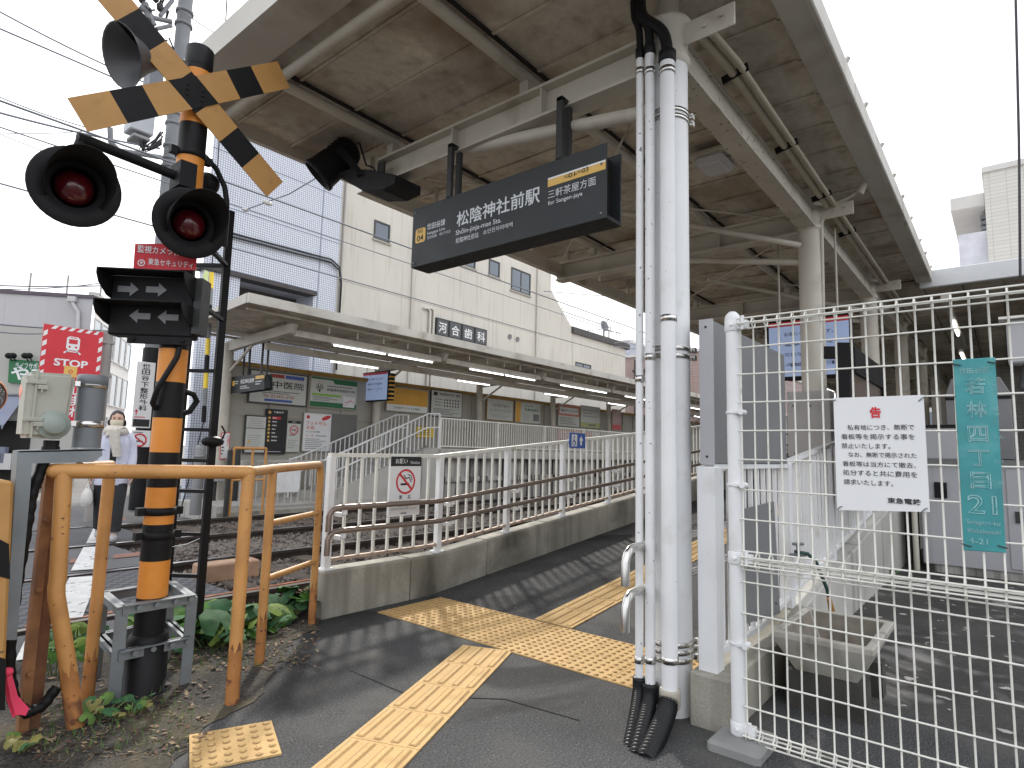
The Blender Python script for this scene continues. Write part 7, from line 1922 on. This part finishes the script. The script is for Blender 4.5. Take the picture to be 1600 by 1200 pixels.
# body: one continuous skinned figure
nodes = []; edges = []
def nd(p, r, par=None):
    nodes.append((p, r))
    if par is not None: edges.append((par, len(nodes) - 1))
    return len(nodes) - 1
pel = nd(W(0, 0, .86), (.13, .10)); wst = nd(W(0, .01, 1.02), (.115, .085), pel); che = nd(W(0, .01, 1.22), (.14, .10), wst); sh = nd(W(0, 0, 1.34), (.085, .07), che)
nk = nd(W(0, .01, 1.41), (.052, .052), sh); jaw = nd(W(0, .03, 1.47), (.062, .07), nk); hd = nd(W(0, .025, 1.55), (.075, .088), jaw); top = nd(W(0, .01, 1.61), (.05, .06), hd)
def limb(side, fr, lift):
    h = nd(W(.085 * side, 0, .82), (.085, .085), pel); k = nd(W(.08 * side, fr * .55 + .03, .46), (.055, .055), h); c = nd(W(.08 * side, fr * .75 - .01, .30), (.052, .052), k); a = nd(W(.08 * side, fr * .95 - .03, .085 + lift), (.036, .036), c)
    nd(W(.085 * side, fr * .95 + .10, .05 + lift * .6), (.035, .028), a)
limb(1, .16, 0.0); limb(-1, -.12, .03)
hands = []
def arm(side, fr):
    s_ = nd(W(.135 * side, 0, 1.31), (.048, .048), sh); e = nd(W(.195 * side, fr * .4 - .03, 1.07), (.036, .036), s_); wv = nd(W(.21 * side, fr + .02, .85), (.027, .027), e); pm = nd(W(.213 * side, fr + .03, .79), (.03, .018), wv)
    for i, (ds, ln) in enumerate(((-.022, .062), (-.008, .072), (.008, .068), (.02, .055))):
        f1 = nd(W(.213 * side + .01 * side, fr + .03 + ds, .755), (.009, .009), pm); f2 = nd(W(.209 * side, fr + .035 + ds, .755 - ln * .5), (.0085, .0085), f1); nd(W(.200 * side, fr + .04 + ds, .755 - ln * .9), (.007, .007), f2)
    t1 = nd(W(.197 * side, fr + .06, .79), (.010, .010), pm); nd(W(.187 * side, fr + .075, .76), (.008, .008), t1)
    return W(.212 * side, fr + .04, .73)
hb = arm(1, .06); ha = arm(-1, .02)
me = bpy.data.meshes.new('body'); me.from_pydata([p - V((PP.x, PP.y, 0)) for p, r in nodes], edges, [])
bo = bpy.data.objects.new('body', me); COLL.objects.link(bo); bo.parent = t; me.materials.append(m_skin)
md = bo.modifiers.new('skin', 'SKIN'); md.use_smooth_shade = True
for i, (p, r) in enumerate(nodes): me.skin_vertices[0].data[i].radius = r
me.skin_vertices[0].data[0].use_root = True
ss = bo.modifiers.new('sub', 'SUBSURF'); ss.levels = 2; ss.render_levels = 2
def ringe(c, ax_s, ax_f, n=20, tw=0): return [c + rt * ax_s * math.cos(2 * math.pi * j / n) + fw * ax_f * math.sin(2 * math.pi * j / n) for j in range(n)]
# coat
b = MB(); b.loft([ringe(W(0, 0, .72), .205, .155), ringe(W(-.004, 0, .80), .198, .152), ringe(W(.003, 0, .90), .186, .142), ringe(W(0, .01, 1.02), .172, .132), ringe(W(.002, .01, 1.14), .174, .136), ringe(W(0, .01, 1.24), .176, .130), ringe(W(0, 0, 1.32), .158, .105), ringe(W(0, 0, 1.365), .11, .085), ringe(W(0, 0, 1.395), .075, .07)])
for side, fr in ((1, .06), (-1, .02)):
    b.tube([W(.105 * side, 0, 1.345), W(.150 * side, -.003, 1.315), W(.182 * side, -.01, 1.23), W(.196 * side, fr * .3 - .025, 1.12), W(.203 * side, fr * .45 - .025, 1.06), W(.208 * side, fr * .8 - .005, .94), W(.214 * side, fr + .012, .85)], [.05, .060, .060, .057, .056, .051, .047], 16)
build('coat', b, m_coat, t)
b = MB(); b.loft([[W(-.035, f, z), W(.035 + (1.3 - z) * .02, f, z), W(.035 + (1.3 - z) * .02, f - .03, z), W(-.035, f - .03, z)] for f, z in ((.150, .90), (.146, 1.02), (.150, 1.14), (.143, 1.24), (.118, 1.32))], sm=False); build('dark_top', b, m_trous, t)
b = MB()
for s_ in (-1, 1):
    b.loft([[W(.036 * s_, f + .006, z), W((.036 + wd) * s_, f - .004, z), W((.036 + wd) * s_, f - .016, z), W(.036 * s_, f - .010, z)] for f, z, wd in ((.155, .75, .02), (.150, .95, .025), (.153, 1.12, .045), (.150, 1.24, .06), (.125, 1.32, .05))], sm=False)
build('coat_lapel', b, m_coat, t)
b = MB(); b.loft([ringe(W(0, 0, .70), .20, .15), ringe(W(0, 0, .76), .205, .155)]); build('shirt_hem', b, m_coat, t)
# trousers
b = MB(); b.loft([ringe(W(0, 0, .92), .165, .125), ringe(W(0, 0, .78), .175, .14), ringe(W(0, 0, .70), .17, .135)])
for side, fr, lf in ((1, .16, 0), (-1, -.12, .03)):
    b.tube([W(.082 * side, .0, .80), W(.085 * side, fr * .3 + .01, .62), W(.085 * side, fr * .55 + .03, .44), W(.085 * side, fr * .95 - .03, .12 + lf)], [.105, .098, .085, .075], 16)
build('trousers', b, m_trous, t)
for side, fr, lf in ((1, .16, 0), (-1, -.12, .03)):
    b = MB(); c = W(.085 * side, fr * .95 + .04, .045 + lf * .7); rot = Matrix((( rt.x, fw.x, 0), (rt.y, fw.y, 0), (0, 0, 1)))
    b.ell(c, (.05, .135, .048), 14, 8, 0, rot); b.tube([W(.085 * side, fr * .95 - .03, .06 + lf), W(.085 * side, fr * .95 - .03, .115 + lf)], .05, 12); build('shoe', b, m_shoe, t)
# scarf, mask, hair
b = MB(); b.loft([ringe(W(0, .0, 1.34), .13, .12), ringe(W(0, .02, 1.37), .15, .14), ringe(W(0, .02, 1.42), .13, .125), ringe(W(0, .02, 1.455), .10, .10)])
b.loft([[W(-.07, .17, 1.40), W(.05, .175, 1.40), W(.05, .13, 1.40), W(-.07, .13, 1.40)], [W(-.05, .185, 1.25), W(.06, .185, 1.25), W(.06, .15, 1.25), W(-.05, .15, 1.25)], [W(.0, .18, 1.06), W(.09, .18, 1.06), W(.09, .155, 1.06), W(.0, .155, 1.06)]], sm=True)
b.loft([[W(.12, .08, 1.42), W(.09, .13, 1.44), W(.07, .10, 1.38), W(.10, .06, 1.36)], [W(.0, .175, 1.36), W(.0, .18, 1.40), W(-.01, .14, 1.36), W(.0, .13, 1.33)], [W(-.1, .14, 1.30), W(-.1, .14, 1.36), W(-.1, .10, 1.34), W(-.1, .10, 1.30)]], sm=True)
build('scarf', b, m_scarf, t)
rot = Matrix(((rt.x, fw.x, 0), (rt.y, fw.y, 0), (0, 0, 1)))
def wrap(zs, rs, fs_, a0, a1, n, thick):
    """a curved sheet wrapped round the head: half widths rs and depths fs_ at the heights zs, between two angles from straight ahead"""
    out = [[W(r * math.sin(math.radians(a0 + (a1 - a0) * k / n)), .012 + f * math.cos(math.radians(a0 + (a1 - a0) * k / n)), z) for k in range(n + 1)] for z, r, f in zip(zs, rs, fs_)]
    q = MB(); m = n + 1
    vs = [p for row in out for p in row]
    q.add(vs, [(i * m + k, i * m + k + 1, (i + 1) * m + k + 1, (i + 1) * m + k) for i in range(len(zs) - 1) for k in range(n)], 0, True)
    return q
b = wrap((1.435, 1.455, 1.485, 1.515, 1.528), (.058, .070, .078, .080, .079), (.085, .100, .112, .112, .104), -78, 78, 14, .004); build('face_mask', b, m_mask, t)
b = MB(); b.ell(W(0, .012, 1.535), (.073, .094, .112), 22, 16, 0, rot)
b.ell(W(0, .108, 1.528), (.011, .014, .022), 10, 8, 0, rot)
for s_ in (-1, 1): b.ell(W(.074 * s_, .005, 1.525), (.010, .02, .03), 8, 6, 0, rot)
build('face', b, m_skin, t)
b = MB(); full = MB(); full.ell(W(0, -.008, 1.540), (.088, .108, .122), 30, 22, 0, rot)
keep = []
for f in full.f:
    c = sum((full.v[i] for i in f), V((0, 0, 0))) / len(f); d = c - B; sx_ = d.dot(rt); fx_ = d.dot(fw); zz = d.z
    front = fx_ > .032 + .015 * math.sin(sx_ * 60)
    if front and zz < 1.592 + .018 * math.sin(sx_ * 22 + .6) + random.uniform(-.004, .004): continue
    keep.append(f)
b.add(full.v, keep, 0, True)
for k in range(26):      # loose ends of the bob
    an = math.radians(random.uniform(62, 298)); p0_ = W(.086 * math.sin(an), -.008 + .104 * math.cos(an), 1.53); p1_ = W(.080 * math.sin(an), -.01 + .095 * math.cos(an), 1.445 + random.uniform(-.015, .015))
    b.tube([p0_, (p0_ + p1_) / 2 + rt * .008 * math.sin(an), p1_], [.016, .018, .008], 7)
build('hair', b, m_hair, t)
b = MB()
for s_ in (-1, 1): b.ell(W(.028 * s_, .100, 1.545), (.011, .006, .0045), 8, 5, 0, rot); b.ell(W(.028 * s_, .099, 1.562), (.016, .006, .003), 8, 5, 0, rot)
build('eyes', b, m_hair, t)
tb = thing('tote_bag', 'white tote bag hanging from the hand of the person on the crossing', 'bag', ha - UP * .4)
b = MB(); h0 = W(-.215, .05, .74)
def rq(s0, s1, f0, f1, z): return [W(s0, f0, z), W(s1, f0, z), W(s1, f1, z), W(s0, f1, z)]
b.loft([rq(-.28, -.19, -.08, .17, .44), rq(-.30, -.17, -.10, .19, .50), rq(-.29, -.18, -.08, .17, .60), rq(-.26, -.21, -.05, .14, .66)], sm=True); build('bag_body', b, m_bag, tb)
b = MB()
for s_ in (-.25, -.22): b.tube([W(s_, -.03, .65), W(-.235, .03, .745), W(s_, .11, .65)], .008, 6)
build('strap', b, m_bag, tb)
